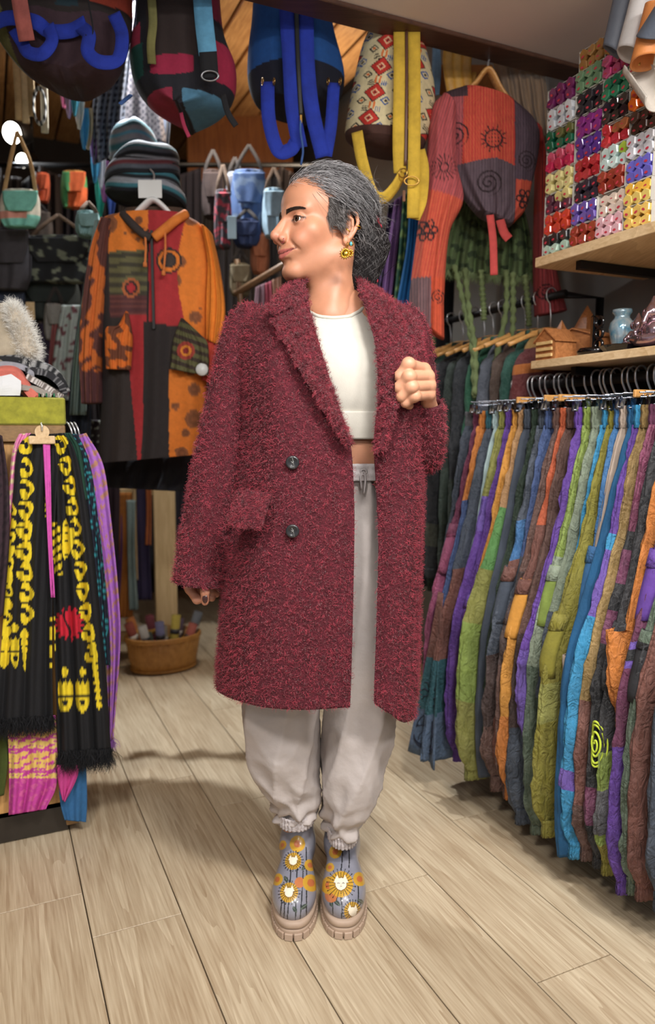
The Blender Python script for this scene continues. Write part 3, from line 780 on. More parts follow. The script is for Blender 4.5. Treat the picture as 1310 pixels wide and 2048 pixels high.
def side_set(n, seed):
    """wisps of the temple falling in front of the ear, and hair laid over the top of the ear"""
    r = np.random.default_rng(seed); K = 12; t = np.linspace(0, 1, K)
    a0 = np.stack([r.uniform(.6, 3.0, n), np.full(n, 6.9), r.uniform(.5, 4.5, n)], -1)
    a1 = a0 + np.stack([r.uniform(-1.6, -.2, n), r.uniform(.1, .5, n), r.uniform(-2.2, .3, n)], -1)
    a2 = a1 + np.stack([r.uniform(-1.6, .2, n), r.uniform(-.2, .3, n), r.uniform(-1.8, .4, n)], -1)
    P = (1 - t)[None, :, None] ** 2 * a0[:, None] + 2 * (t * (1 - t))[None, :, None] * a1[:, None] + (t ** 2)[None, :, None] * a2[:, None]
    sk = proj_skin(P.reshape(-1, 3), .25).reshape(P.shape); P[..., 1] = np.maximum(sk[..., 1], 6.2)
    P = proj_skin(P.reshape(-1, 3), .22).reshape(P.shape) + r.normal(size=(n, 1, 3)) * .10
    g = np.clip(.28 + .3 * r.normal(size=n), 0, 1)
    return h2w(P), np.full(n, .00036), linA((52, 45, 43)) * (1 - g[:, None]) + linA((160, 156, 154)) * g[:, None]
S.append(side_set(1100, 31))
def fly_set(n, seed):
    """loose hairs lifting off the crown and the back, following the sweep of the hair"""
    r = np.random.default_rng(seed); K = 14; t = np.linspace(0, 1, K)
    D = np.stack([r.uniform(-.95, .75, n), r.uniform(-.5, .85, n), r.uniform(.15, 1, n)], -1); D /= np.linalg.norm(D, axis=1, keepdims=True); D = D[hair_ok(D)]; n = len(D)
    T = np.array([-.9, .2, -.4]); A = T - (D @ T)[:, None] * D; A /= np.linalg.norm(A, axis=1, keepdims=True); L = r.uniform(2.5, 6.5, (n, 1))
    ln = L * t; Q_ = D[:, None] + A[:, None] * (ln / 9.0)[..., None]; Q_ /= np.linalg.norm(Q_, axis=2, keepdims=True)
    lift = r.uniform(.1, 1.1, (n, 1)) * np.sin(np.pi * np.clip(t * r.uniform(.6, 1.1, (n, 1)), 0, 1)) + .25 * np.sin(r.uniform(3, 8, (n, 1)) * t + r.uniform(0, 6, (n, 1)))
    P = HC + Q_ * (HRD + lift[..., None] + .1); g = np.clip(.45 + .35 * r.normal(size=n), 0, 1)
    return h2w(P), np.full(n, .00034), linA((30, 26, 26)) * (1 - g[:, None]) + linA((190, 188, 190)) * g[:, None]
S.append(fly_set(650, 41))
Vs, Fs, Cs, nn = [], [], [], 0
for P, wd, colr in S:
    if P.shape[1] != 15 or True:
        V, f, c = strands_mesh(P, wd, colr); Vs.append(V); Fs.append(f + nn); Cs.append(c); nn += len(V)
mk('hair_strands', (np.concatenate(Vs), np.concatenate(Fs)), M_HAIR, hair, col=np.concatenate(Cs), kind='stuff')
# red ribbon in the tail
M_RIB = cloth('red_ribbon', (206, 34, 62), rough=.5)
for pts, w in (([(-8.6, 5.6, 3.2), (-9.9, 5.6, 1.4), (-10.6, 5.2, -1.0), (-10.4, 5.2, -3.2)], .011), ([(-9.2, 5.4, -6.6), (-9.6, 5.7, -8.2), (-9.0, 5.8, -10.2)], .007)):
    c = cr([h2w(p) for p in pts], 14); c = c + .0016 * np.sin(np.arange(14) * 1.9)[:, None] * RV
    mk('hair_ribbon', tubem(c, .0042 + .0012 * np.sin(np.arange(14) * 1.3), 8, flat=(1.5, .7)), M_RIB, hair, label='bright red hair ribbon')

# ---- jewellery
M_GOLD = mat('gold', (226, 184, 70), rough=.25, metal=1.0, var=.1)
lobe = h2w((-1.1, 7.45, -3.5))
er = mk('earring', torusm(lobe + np.array([0, -.002, -.006]), (1, .2, 0), .006, .0007, 18, 6), M_GOLD, person, label='golden sun shaped drop earring with turquoise bead')
sc = W(690, 507, 1.535); sun = [lathe([(0, .0018), (.0055, .0014), (.0062, 0), (.0055, -.0014), (0, -.0018)], sc, axis=(-.3, -1, 0), seg=20)]
for k in range(14):
    a = k * 2 * math.pi / 14; dv = np.array([math.cos(a) * .95, math.cos(a) * -.28, math.sin(a)])
    sun.append(tubem([sc + dv * .005, sc + dv * .0085, sc + dv * .0125], [.0014, .0019, .0004], 6))
mk('sun_pendant', join(sun), M_GOLD, er)
sc2 = sc + np.array([.010, .003, .001]); sun = []
for k in range(9):
    a = k * 2 * math.pi / 9; dv = np.array([math.cos(a) * .9, math.cos(a) * -.28, math.sin(a)])
    sun.append(tubem([sc2 + dv * .0015, sc2 + dv * .006, sc2 + dv * .009], [.0010, .0018, .0006], 6))
mk('flower_pendant', join(sun), M_GOLD, er)
mk('ear_wire', tubem(cr([lobe, lobe + np.array([-.004, -.005, -.008]), sc + np.array([0, 0, .011])], 10), .0006, 6), M_GOLD, er)
tq = W(702, 488, 1.538)
mk('bead_setting', lathe([(0, -.003), (.0045, -.002), (.0052, 0), (.0045, .002), (0, .0025)], tq, axis=(-.2, -1, 0), seg=18), M_GOLD, er)
mk('turquoise_bead', (lambda p: (tq + np.array([0, -.0022, 0]) + p[0] * np.array([.0032, .0016, .0043]), p[1]))(lathe([(0, -1), (.7, -.7), (1, 0), (.7, .7), (0, 1)], (0, 0, 0), seg=14)), mat('turquoise', (72, 150, 158), rough=.3), er)
mk('ear_cuff', torusm(h2w((-3.3, 7.8, -.4)), (.2, .3, 1), .0055, .0008, 16, 6), M_GOLD, person, label='thin golden ear ring')
mk('ear_stud', tubem([h2w((-.5, 7.7, -1.0)), h2w((-1.3, 8.0, -1.7))], .0011, 6), M_GOLD, person, label='small golden bar in the ear')
mk('nose_ring', torusm(h2w((9.9, 1.55, -3.75)), fwd, .0052, .0006, 18, 6), mat('rose_metal', (214, 120, 140), rough=.2, metal=.8), person, label='thin ring in the nostril')
# ================================================================== CLOTHES OF THE PERSON
def Z15(py, y=1.5): return atY(655, py, y)[2]
def XY(px, y, z):
    fwd_ = y * math.cos(PITCH) - (z - CAMH) * math.sin(PITCH)
    return np.array([(px - 655) / FPX * fwd_, y, z])
# ---- coat: open ring of control points per row, from one front edge round the back to the other
rows = [
 (575, [(612,1.585),(604,1.59),(597,1.61),(596,1.65),(615,1.71),(660,1.73),(705,1.71),(726,1.65),(724,1.60),(720,1.585),(716,1.58)]),
 (600, [(617,1.560),(585,1.57),(545,1.60),(505,1.65),(560,1.74),(660,1.77),(750,1.74),(802,1.66),(790,1.59),(755,1.56),(732,1.56)]),
 (632, [(624,1.540),(588,1.535),(535,1.555),(482,1.64),(540,1.78),(660,1.80),(775,1.78),(838,1.65),(815,1.56),(775,1.535),(741,1.54)]),
 (700, [(642,1.520),(595,1.508),(535,1.52),(484,1.62),(535,1.79),(660,1.82),(775,1.79),(843,1.63),(828,1.535),(790,1.500),(755,1.52)]),
 (800, [(672,1.500),(605,1.490),(540,1.50),(487,1.62),(535,1.79),(660,1.82),(770,1.79),(845,1.62),(838,1.510),(800,1.475),(758,1.505)]),
 (885, [(700,1.490),(622,1.480),(545,1.495),(482,1.62),(530,1.79),(660,1.82),(770,1.79),(840,1.62),(834,1.530),(795,1.490),(749,1.505)]),
 (1000, [(708,1.485),(622,1.475),(540,1.49),(469,1.62),(520,1.79),(660,1.82),(770,1.79),(838,1.62),(832,1.535),(795,1.495),(754,1.505)]),
 (1100, [(708,1.480),(615,1.468),(525,1.485),(456,1.61),(515,1.79),(660,1.82),(770,1.79),(836,1.62),(830,1.535),(795,1.488),(757,1.495)]),
 (1250, [(705,1.474),(605,1.460),(512,1.482),(444,1.61),(505,1.79),(660,1.82),(765,1.79),(832,1.62),(826,1.535),(790,1.483),(753,1.488)]),
 (1350, [(702,1.470),(602,1.457),(506,1.480),(437,1.605),(500,1.79),(660,1.82),(765,1.79),(829,1.62),(823,1.530),(787,1.478),(749,1.482)])]
G = []
for py, cp in rows:
    z = Z15(py); G.append([XY(px, y, z) for px, y in cp])
hem = [W(700,1414,1.468),W(600,1419,1.455),W(503,1408,1.478),W(434,1374,1.60)]
zb = Z15(1412); hem += [XY(500,1.79,zb),XY(655,1.82,zb),XY(760,1.79,zb),W(824,1418,1.61),W(808,1444,1.52),W(784,1430,1.474),W(748,1406,1.478)]
G.append(hem)
G = np.array(G)
Gr = cr(G, 110)                                            # rows
CP = np.stack([cr(Gr[i], 190) for i in range(len(Gr))])    # columns
nz = vnoise(CP * 9.0, 3, 2) * .004 + vnoise(CP * np.array([16, 16, 4.0]), 4, 2) * .003
cn = gnormals(CP); CP = CP + cn * nz[..., None]
FLIP = np.sign((cn[50, 40] * np.array([0, -1, 0])).sum())
M_COAT = mat('boucle_base', (80, 18, 31), rough=.95, var=.35, vscale=90, bump=1.0, bscale=260)
M_PILE = mat('boucle_pile', vcol=True, rough=.9, var=.15, vscale=50, sheen=.25)
coat = mk('coat', shell(CP, .007), M_COAT, person, label='long dark red fuzzy wool coat')
surf = [(CP, 100000, FLIP)]
# sleeves
def sleeve(path, hw, flat=.95, n=60, seg=44, amp=.004):
    P = cr([W(*p) for p in path], n); h = cr(np.array(hw)[:, None], n)[:, 0]
    y = P[:, 1]; s = h / FPX * (y * math.cos(PITCH) - (P[:, 2] - CAMH) * math.sin(PITCH))
    T = np.gradient(P, axis=0); T /= np.linalg.norm(T, axis=1, keepdims=True)
    A = np.cross(T, np.array([0, 1.0, 0])); A /= np.linalg.norm(A, axis=1, keepdims=True); B = np.cross(T, A)
    th = np.linspace(0, 2 * np.pi, seg, endpoint=False)
    Gs = P[:, None] + s[:, None, None] * (np.cos(th)[None, :, None] * A[:, None] + flat * np.sin(th)[None, :, None] * B[:, None])
    nn = gnormals(Gs, True); return Gs + nn * (vnoise(Gs * np.array([20, 20, 12.0]), 7, 2) * amp)[..., None]
SL = sleeve([(512,616,1.655),(496,640,1.645),(480,690,1.635),(466,760,1.625),(449,850,1.615),(431,950,1.60),(411,1050,1.59),(399,1120,1.582),(393,1168,1.58)], [10,30,36,36,39,43,45,46,46])
SRt = sleeve([(795,622,1.655),(815,645,1.65),(829,700,1.655),(836,780,1.67),(838,850,1.675),(842,905,1.655),(850,908,1.60),(854,858,1.564),(853,806,1.540)], [12,28,31,32,33,33,31,28,25])
def outward(Gs):
    n = gnormals(Gs, True); c = Gs.mean(1, keepdims=True); return np.sign(((Gs - c) * n).sum(2).mean())
for Gs in (SL, SRt):
    o_ = outward(Gs)
    mk('sleeve', shell(Gs, .006, True), M_COAT, coat)
    surf.append((Gs, 17000 if Gs is SL else 9000, o_))
# lapels and collar: sheets folded over the fronts
def patch(inner, outer, n=60, m=26, lift=.010, th=.006):
    a = cr([W(*p) for p in inner], n); b = cr([W(*p) for p in outer], n); t = np.linspace(0, 1, m)
    Gp = a[:, None] * (1 - t)[None, :, None] + b[:, None] * t[None, :, None]
    Gp[..., 1] -= lift * np.sin(np.pi * np.clip(t * .85 + .08, 0, 1))[None]
    Gp += np.array([0, 1.0, 0]) * (vnoise(Gp * 14, 9, 2) * .0025)[..., None]
    return Gp
LAPS = {
 'lapel': [patch([(613,596,1.552),(628,660,1.520),(648,730,1.496),(672,805,1.480),(690,860,1.472),(699,890,1.470)],
                 [(541,640,1.515),(572,690,1.492),(606,750,1.476),(642,808,1.468),(675,858,1.466),(700,893,1.466)]),
           patch([(722,590,1.560),(738,640,1.528),(753,700,1.505),(759,780,1.490),(757,850,1.484),(752,905,1.482)],
                 [(808,622,1.545),(838,650,1.532),(838,700,1.500),(818,745,1.470),(800,790,1.462),(764,900,1.472)], lift=.014)],
 'collar': [patch([(616,600,1.548),(612,582,1.560),(612,568,1.585),(622,558,1.62),(640,552,1.68),(668,551,1.71),(700,553,1.69),(712,560,1.63),(716,575,1.585),(724,594,1.555)],
                  [(545,634,1.508),(538,622,1.512),(548,600,1.535),(572,580,1.60),(610,578,1.70),(668,585,1.765),(730,583,1.73),(760,590,1.63),(790,610,1.565),(812,624,1.535)], n=110, lift=.012)]}
for nm, lst in LAPS.items():
    for Gp in lst:
        n_ = gnormals(Gp); f_ = np.sign((n_.reshape(-1, 3) * np.array([0, -1, .25])).sum(1).mean())
        mk(nm, shell(Gp, .007), M_COAT, coat); surf.append((Gp, 9500, f_))
# pocket flap
PF = patch([(474,984,1.466),(500,982,1.456),(545,988,1.448)], [(452,1052,1.462),(490,1057,1.440),(524,1060,1.430)], n=30, m=24, lift=.006)
n_ = gnormals(PF); f_ = np.sign((n_.reshape(-1, 3) @ np.array([0, -1, 0])).mean())
mk('pocket_flap', shell(PF, .007), M_COAT, coat); surf.append((PF, 3000, f_))
# pile: short curly fibres, clumped
Vs, Fs, Cs, nn = [], [], [], 0
for Gs, N, sg in surf:
    wrap = Gs is SL or Gs is SRt
    P, nrm = sample_grid(Gs, N, wrap); nrm = nrm * sg
    if Gs is CP:
        k = P[:, 1] < 1.72; P, nrm = P[k], nrm[k]
    n0 = len(P)
    clump = np.stack([vnoise(P * 420, 31 + i, 1) for i in range(3)], -1) + .7 * np.stack([vnoise(P * 130, 41 + i, 1) for i in range(3)], -1)
    D = nrm * .62 + clump * .50 + RNG.normal(size=(n0, 3)) * .28 + np.array([0, 0, -.16])
    ls = .6 if Gs is PF else 1.0
    V, f = strands(P + nrm * .0032, D, RNG.uniform(.0050, .0115, n0) * ls, .00120, curl=.38, seg=3)
    br = np.clip(.5 + .38 * vnoise(P * 300, 51, 2) + .22 * RNG.normal(size=n0), 0, 1)[:, None]
    c = linA((98, 21, 37)) * (1 - br) + linA((164, 53, 69)) * br
    Vs.append(V); Fs.append(f + nn); Cs.append(np.repeat(c, 8, 0)); nn += len(V)
mk('boucle_pile', (np.concatenate(Vs), np.concatenate(Fs)), M_PILE, coat, col=np.concatenate(Cs), kind='stuff')
# buttons
M_BUT = mat('black_button', (36, 36, 38), rough=.3, var=.3, vscale=60, coat=.3)
M_THR = mat('grey_thread', (130, 130, 128), rough=.8)
for (px, py, y) in ((585, 925, 1.4675), (585, 1062, 1.4565)):
    c = W(px, py, y)
    bt = mk('button', lathe([(0, .003), (.0085, .003), (.0100, .0042), (.0128, .0036), (.0138, .0014), (.0132, -.002), (0, -.002)], c, axis=(0, -1, -.05), seg=28), M_BUT, coat, label='black sewn button')
    for k in range(4):
        a = math.pi / 4 + k * math.pi / 2
        q = c + np.array([math.cos(a) * .0028, -.0034, math.sin(a) * .0028])
        mk('button_hole', lathe([(0, .0006), (.0011, .0006), (.0011, -.001), (0, -.001)], q, axis=(0, -1, 0), seg=8), mat('black_hole', (6, 6, 6)), bt) if False else None
    d1 = .0026
    th = [tubem([c + np.array([-d1, -.0036, -d1]), c + np.array([0, -.0046, 0]), c + np.array([d1, -.0036, d1])], .0006, 6),
          tubem([c + np.array([-d1, -.0036, d1]), c + np.array([0, -.0046, 0]), c + np.array([d1, -.0036, -d1])], .0006, 6),
          tubem([c + np.array([-.001, -.0040, .0125 * (1 if py < 1000 else .5)]), c + np.array([.002, -.0046, 0]), c + np.array([.004, -.0040, -.0120])], .0005, 6)]
    mk('button_thread', join(th), M_THR, bt) if False else mk('thread', join(th), M_THR, coat)

# ---- crop top: knitted shell round the chest with a wide hem band
def ringrow(py, l, r, yf, yb, n=72, cx=None, sq=2.4):
    z = Z15(py, yf); a = XY(l, PY, z)[0]; b = XY(r, PY, z)[0]
    th = np.linspace(0, 2 * np.pi, n, endpoint=False); c, s = np.cos(th), np.sin(th)
    e = 2 / sq; x = (a + b) / 2 + (b - a) / 2 * np.sign(c) * np.abs(c) ** e; ym = (yf + yb) / 2
    return np.stack([x, ym + (yb - yf) / 2 * np.sign(s) * np.abs(s) ** e, np.full(n, z)], -1)
M_TOP = mat('cream_jersey', (197, 192, 181), rough=.85, var=.05, vscale=30, bump=.1, bscale=400)
tr = [ringrow(642, 575, 775, 1.565, 1.77), ringrow(690, 556, 792, 1.545, 1.77), ringrow(740, 552, 800, 1.535, 1.77), ringrow(790, 560, 806, 1.540, 1.765), ringrow(824, 572, 808, 1.552, 1.76)]
T1 = cr(np.array(tr), 40)
# neckline dips in the middle of the front: lift the top row towards the shoulders
for i in range(12):
    w_ = (1 - i / 12) ** 1.5
    fx = (T1[i, :, 0] - XY(668, PY, 1.3)[0]) / .065
    dz = np.interp(np.abs(fx), [0, .5, .8, 1, 1.25, 2], [.006, .010, .022, .036, .046, .040]) * np.clip((1.66 - T1[i, :, 1]) / .05, 0, 1)
    T1[i, :, 2] += dz * w_
    T1[i, :, 1] += np.clip(dz - .006, 0, 1) * w_ * 1.1 + .014 * w_ * np.exp(-fx ** 2)
T1 += gnormals(T1, True) * (vnoise(T1 * 22, 61, 2) * .0016)[..., None]
top = mk('crop_top', shell(T1, .004, True), M_TOP, person, label='cream white crop top')
T2 = cr(np.array([ringrow(822, 570, 810, 1.548, 1.762), ringrow(850, 576, 808, 1.550, 1.76), ringrow(878, 582, 806, 1.556, 1.755)]), 14)
T2 += np.array([0, 0, 1.0]) * .0
mk('hem_band', shell(T2, .005, True), M_TOP, top)
nb = T1[0]; k = np.abs(nb[:, 0] - XY(668, PY, 1.3)[0]) < .12
pts = nb[(nb[:, 1] < 1.68)]; pts = pts[np.argsort(pts[:, 0])]
mk('neck_binding', tubem(cr(pts + np.array([0, -.001, .001]), 60), .0042, 8), M_TOP, top)

# ---- trousers: wide cotton legs gathered at waist and ankle
M_TRO = mat('pale_grey_cotton', (176, 167, 163), rough=.82, var=.09, vscale=10, bump=1.0, bscale=20)
M_TRO2 = mat('pale_grey_cotton_gather', (186, 178, 178), rough=.85, var=.12, vscale=40, bump=.8, bscale=150, stretch=(1, 1, .25))
def legm(rows_, n=150, seg=110, seed=1):
    R_ = []
    for py, l, r, yf, yb in rows_:
        z = Z15(py, yf); ym = (yf + yb) / 2
        a, b = XY(l, ym, z)[0], XY(r, ym, z)[0]; th = np.linspace(0, 2 * np.pi, seg, endpoint=False)
        c, s = np.cos(th), np.sin(th); e = 2 / 2.3
        R_.append(np.stack([(a + b) / 2 + (b - a) / 2 * np.sign(c) * np.abs(c) ** e, ym + (yb - yf) / 2 * np.sign(s) * np.abs(s) ** e, np.full(seg, z)], -1))
    L_ = cr(np.array(R_), n); nn = gnormals(L_, True)
    t = np.linspace(0, 1, n)[:, None]; th = np.linspace(0, 2 * np.pi, seg, endpoint=False)[None]
    fold = .0055 * np.sin(3 * th + 3.0 * t + seed) * np.sin(np.pi * t) + .0045 * (1 - 2 * np.abs(np.sin(3.5 * th + 7 * t + seed * 2)) ** .7) + .005 * (1 - 2 * np.abs(np.sin(2 * th - 9 * t + seed)) ** .6) * np.clip((t - .45) * 3, 0, 1)
    low = np.clip((t - .72) / .25, 0, 1)                       # gathers and slumped folds near the ankle
    fold = fold + low * (.0040 * np.sin(9 * th + 2.5 * seed + 4 * np.sin(t * 14)) + .0075 * np.sin(t * 55 + 2.2 * np.sin(th + seed)))
    fold = fold + .007 * (1 - 2 * np.abs(vnoise(L_ * np.array([22, 22, 13.0]), 70 + seed, 2))) * (.4 + .6 * t) + .0035 * (1 - 2 * np.abs(vnoise(L_ * np.array([40, 40, 60.]), 80 + seed, 2))) * np.clip(t * 1.6 - .3, 0.15, 1)
    o_ = outward(L_)
    return L_ + nn * o_ * fold[..., None]
LL = legm([(930,560,690,1.575,1.77),(1050,540,690,1.560,1.79),(1200,505,672,1.550,1.79),(1410,486,638,1.545,1.785),(1500,496,634,1.545,1.785),(1570,510,634,1.548,1.785),(1612,531,634,1.560,1.78),(1640,550,632,1.585,1.765),(1652,556,628,1.60,1.755)], seed=1)
LR = legm([(930,668,752,1.570,1.77),(1050,660,780,1.555,1.79),(1200,655,800,1.550,1.79),(1410,654,788,1.545,1.785),(1500,652,781,1.545,1.785),(1570,648,770,1.545,1.785),(1625,647,752,1.550,1.78),(1665,650,724,1.570,1.765),(1688,656,716,1.585,1.755)], seed=2)
tro = mk('trousers', shell(LL, .003, True), M_TRO, person, label='pale grey loose cotton trousers gathered at the ankles')
mk('trouser_leg', shell(LR, .003, True), M_TRO, tro)
def gather(py0, py1, l, r, yf, yb, k, amp, seg=140):
    R_ = []
    for i, py in enumerate(np.linspace(py0, py1, 9)):
        q = ringrow(py, l, r, yf, yb, seg); c = q.mean(0); th = np.linspace(0, 2 * np.pi, seg, endpoint=False)
        q[:, :2] = c[:2] + (q[:, :2] - c[:2]) * (1 + amp * np.sin(k * th + .5 * np.sin(i * 2))[:, None] + .012 * math.sin(i * 1.6)); R_.append(q)
    return np.array(R_)
mk('waistband', shell(gather(928, 962, 585, 808, 1.555, 1.765, 60, .016), .004, True), M_TRO2, tro)
mk('ankle_cuff', shell(gather(1640, 1664, 554, 630, 1.594, 1.755, 34, .03), .003, True), M_TRO2, tro)
mk('ankle_cuff', shell(gather(1676, 1700, 655, 717, 1.578, 1.755, 34, .03), .003, True), M_TRO2, tro)
ws = W(727, 940, 1.556)
mk('drawstring', join([tubem(cr([ws, ws + np.array([.004, -.004, -.02]), ws + np.array([.001, -.003, -.05])], 10), .0022, 6), tubem(cr([ws, ws + np.array([-.006, -.004, -.015]), ws + np.array([-.004, -.002, -.04])], 10), .0022, 6), torusm(ws + np.array([0, -.003, -.004]), (0, 1, .2), .006, .0022, 14, 6)]), M_TRO2, tro)

# ---- boots: printed leather uppers on chunky lugged soles
M_BOOT = mat('painted_leather', vcol=True, rough=.28, var=.10, vscale=26, bump=.05, bscale=40, coat=.25)
M_SOLE = mat('taupe_rubber', (176, 153, 134), rough=.6, var=.08, vscale=20)
def boot(cx, shx, toe_y, seed, rotz, flowers, stems, leaves):
    heel_y = toe_y + .285; mid = (toe_y + heel_y) / 2
    ca, sa = math.cos(rotz), math.sin(rotz)
    def loc(P):
        q = P - np.array([cx, mid, 0]); return np.stack([q[..., 0] * ca + q[..., 1] * sa, -q[..., 0] * sa + q[..., 1] * ca, q[..., 2]], -1)
    def wld(q):
        q = np.asarray(q, float); return np.stack([q[..., 0] * ca - q[..., 1] * sa + cx, q[..., 0] * sa + q[..., 1] * ca + mid, q[..., 2]], -1)
    hl = .1425
    def f(P):
        q = loc(P)
        toe = sd_ell(q, (0, -.078, .058), (.0440, .062, .040))
        ball = sd_ell(q, (0, -.045, .062), (.0450, .075, .041))
        ins = sd_cap(q, (0, -.060, .066), (shx, .040, .115), .034, .034)
        heel = sd_ell(q, (0, .085, .070), (.036, .050, .055))
        sh = sd_cap(q, (shx, .058, .10), (shx, .052, .26), .036, .0365)
        d = smin(smin(toe, ball, .02), ins, .03); d = smin(d, heel, .03); d = smin(d, sh, .035)
        d = smax(d, .036 - q[..., 2], .004); d = smax(d, q[..., 2] - .235, .004)
        return d - .0008 * vnoise(q * np.array([60, 60, 90.]), 5, 2) * (q[..., 2] > .12)
    V, Fq = sdf_mesh(f, (cx - .075, toe_y - .01, .028), (cx + .075, heel_y + .01, .245), .0014)
    q = loc(V); ang = math.radians(36)
    X = q[:, 0] * 1000; Qv = (q[:, 2] * math.cos(ang) + (q[:, 1] + hl) * math.sin(ang)) * 1000      # millimetres on the print plane
    c = np.tile(linA((124, 127, 142)), (len(V), 1))
    bl = .5 + .5 * vnoise(np.stack([X, Qv], -1) * .05, seed, 3); c = c * (1 - .55 * bl[:, None]) + linA((164, 160, 166)) * .55 * bl[:, None]
    dark = linA((38, 40, 44)); yel = linA((198, 154, 54)); org = linA((188, 116, 72)); cream = linA((236, 226, 206))
    for x0, q0, x1, q1 in stems:
        t = np.clip((Qv - q0) / (q1 - q0 + 1e-6), 0, 1); xs = x0 + (x1 - x0) * t + 1.5 * np.sin(t * 3)
        m = (np.abs(X - xs) < 1.25) & (Qv > min(q0, q1)) & (Qv < max(q0, q1)); c[m] = dark
    for x0, q0, a, L in leaves:
        dx, dy = (X - x0), (Qv - q0); u = dx * math.cos(a) + dy * math.sin(a); w_ = -dx * math.sin(a) + dy * math.cos(a)
        wid = 4.2 * np.sin(np.pi * np.clip(u / L, 0, 1)); m = (u > 0) & (u < L) & (np.abs(w_) < wid); c[m] = linA((62, 72, 66)); c[m & (np.abs(w_) < .5)] = linA((120, 130, 118))
    for x0, q0, r, kind in flowers:
        dx, dy = X - x0, (Qv - q0) * 1.0; d = np.hypot(dx, dy); a = np.arctan2(dy, dx)
        if kind == 'o': c[d < r] = org; continue
        c[d < r] = yel
        if kind == 'p':
            c[d < r * .45] = linA((190, 108, 64)); continue
        nr = 22; ray_ = np.abs(((a / (2 * np.pi) * nr) % 1) - .5) * (2 * np.pi / nr) * d
        c[(d > r * .52) & (d < r * 1.18) & (ray_ < .65)] = dark
        dot = (np.abs(d - r * 1.2) < 1.1) & (ray_ < 1.2); c[dot] = dark
        face = (d < r * .46) | ((np.abs(np.abs(dx) - r * .33) < (r * .72 - dy) * .45) & (dy > r * .1) & (dy < r * .70))
        edge = (d < r * .52) & ~face; c[edge] = linA((120, 84, 30)); c[face] = cream
        if kind == 'c':
            ey = (np.abs(np.abs(dx) - r * .2) < r * .1) & (np.abs(dy - r * .08 + .35 * np.abs(np.abs(dx) - r * .2)) < .7); c[ey] = dark
            c[(np.abs(dx) < .9) & (np.abs(dy + r * .08) < .9)] = linA((196, 120, 110)); c[(np.abs(dx) < r * .10) & (np.abs(dy + r * .17) < .5)] = dark
    b = mk('boot', (V, Fq), M_BOOT, person, col=c, label='grey ankle boot printed with yellow flowers')
    # sole outline
    th = np.linspace(0, 2 * np.pi, 96, endpoint=False)
    def outline(sx, grow=0.0):
        co, si = np.cos(th), np.sin(th)
        y = -np.sign(co) * np.abs(co) ** .80 * (hl + grow); w_ = np.interp(y, [-hl, -.10, -.05, .02, .08, hl], [.0485, .0510, .0515, .044, .0425, .042])
        return np.sign(si) * np.abs(si) ** .72 * (w_ + grow), y
    rings = []
    for z, g in ((.002, -.004), (.0045, -.001), (.020, .001), (.024, .0005), (.0255, -.002), (.028, .0015), (.037, .0015), (.040, -.001), (.0415, -.006)):
        x, y = outline(1, g); rings.append(wld(np.stack([x, y, np.full(96, z)], -1)))
    so = mk('sole', loft(rings, True, True), M_SOLE, b, label='thick taupe rubber platform sole')
    x, y = outline(1, .0010); nl = 32
    cl = np.concatenate([np.stack([x, y], -1), [[x[0], y[0]]]]); sl = np.concatenate([[0], np.cumsum(np.linalg.norm(np.diff(cl, axis=0), axis=1))])
    for k in range(nl):
        ss = (k + .5) / nl * sl[-1]; e_ = sl[-1] / nl * .4
        p = np.array([np.interp(ss, sl, cl[:, 0]), np.interp(ss, sl, cl[:, 1])])
        q_ = np.array([np.interp(ss + e_, sl, cl[:, 0]) - np.interp(ss - e_, sl, cl[:, 0]), np.interp(ss + e_, sl, cl[:, 1]) - np.interp(ss - e_, sl, cl[:, 1])]); q_ /= np.linalg.norm(q_)
        tx = np.array([q_[0] * ca - q_[1] * sa, q_[0] * sa + q_[1] * ca, 0])
        mk('tread_lug', boxm(wld(np.array([p[0], p[1], .0085])), (sl[-1] / nl - .0028, .006, .016), np.array([tx, [-tx[1], tx[0], 0], [0, 0, 1.0]]), .0012), M_SOLE, b, smooth=False)
    return b
boot(-.0765, .006, 1.492, 3, math.radians(1.0),
     [(6, 196, 18, 'p'), (-3, 158, 19, 'f'), (-10, 92, 20, 'f'), (13, 112, 11, 'o'), (38, 112, 18, 'p'), (36, 150, 13, 'p'), (-38, 120, 13, 'p'), (-30, 196, 10, 'p')],
     [(4, 30, 6, 178), (-14, 30, -8, 140), (-22, 35, -20, 80), (14, 30, 20, 150), (28, 34, 26, 190), (-30, 40, -24, 110)],
     [(16, 138, .7, 22), (-12, 112, 2.2, 18), (14, 58, .6, 20), (8, 52, 2.2, 16)])
boot(.0385, -.006, 1.497, 4, math.radians(-1.5),
     [(-27, 84, 15, 'o'), (-34, 104, 18, 'p'), (-6, 106, 27, 'c'), (20, 52, 19, 'f'), (-32, 142, 10, 'p'), (36, 118, 15, 'p'), (-20, 176, 15, 'p')],
     [(-5, 28, -5, 80), (-6, 134, -4, 200), (-24, 30, -26, 80), (12, 140, 10, 200), (30, 60, 32, 104)],
     [(-6, 62, 2.5, 22), (30, 76, -.4, 18), (-24, 60, 2.0, 14)])
# ================================================================== RIGHT SIDE: trouser rack, shelves, incense, ornaments
def RT(pts):
    """array of (v,u,z) -> world"""
    p = np.asarray(pts, float)
    return p[..., 0:1] * RV + p[..., 1:2] * RU + p[..., 2:3] * UP
M_BLACKMETAL = mat('black_steel', (22, 22, 24), rough=.45, metal=.3, var=.1)
M_CHROME = mat('chrome_wire', (226, 228, 232), rough=.3, metal=.75, var=.05)
M_OAK = wood('pale_oak', (186, 150, 104), (228, 200, 158), rough=.5, axis='Y', rings=3)
M_HWOOD = wood('hanger_wood', (178, 120, 62), (222, 172, 104), rough=.42, axis='X', rings=2)
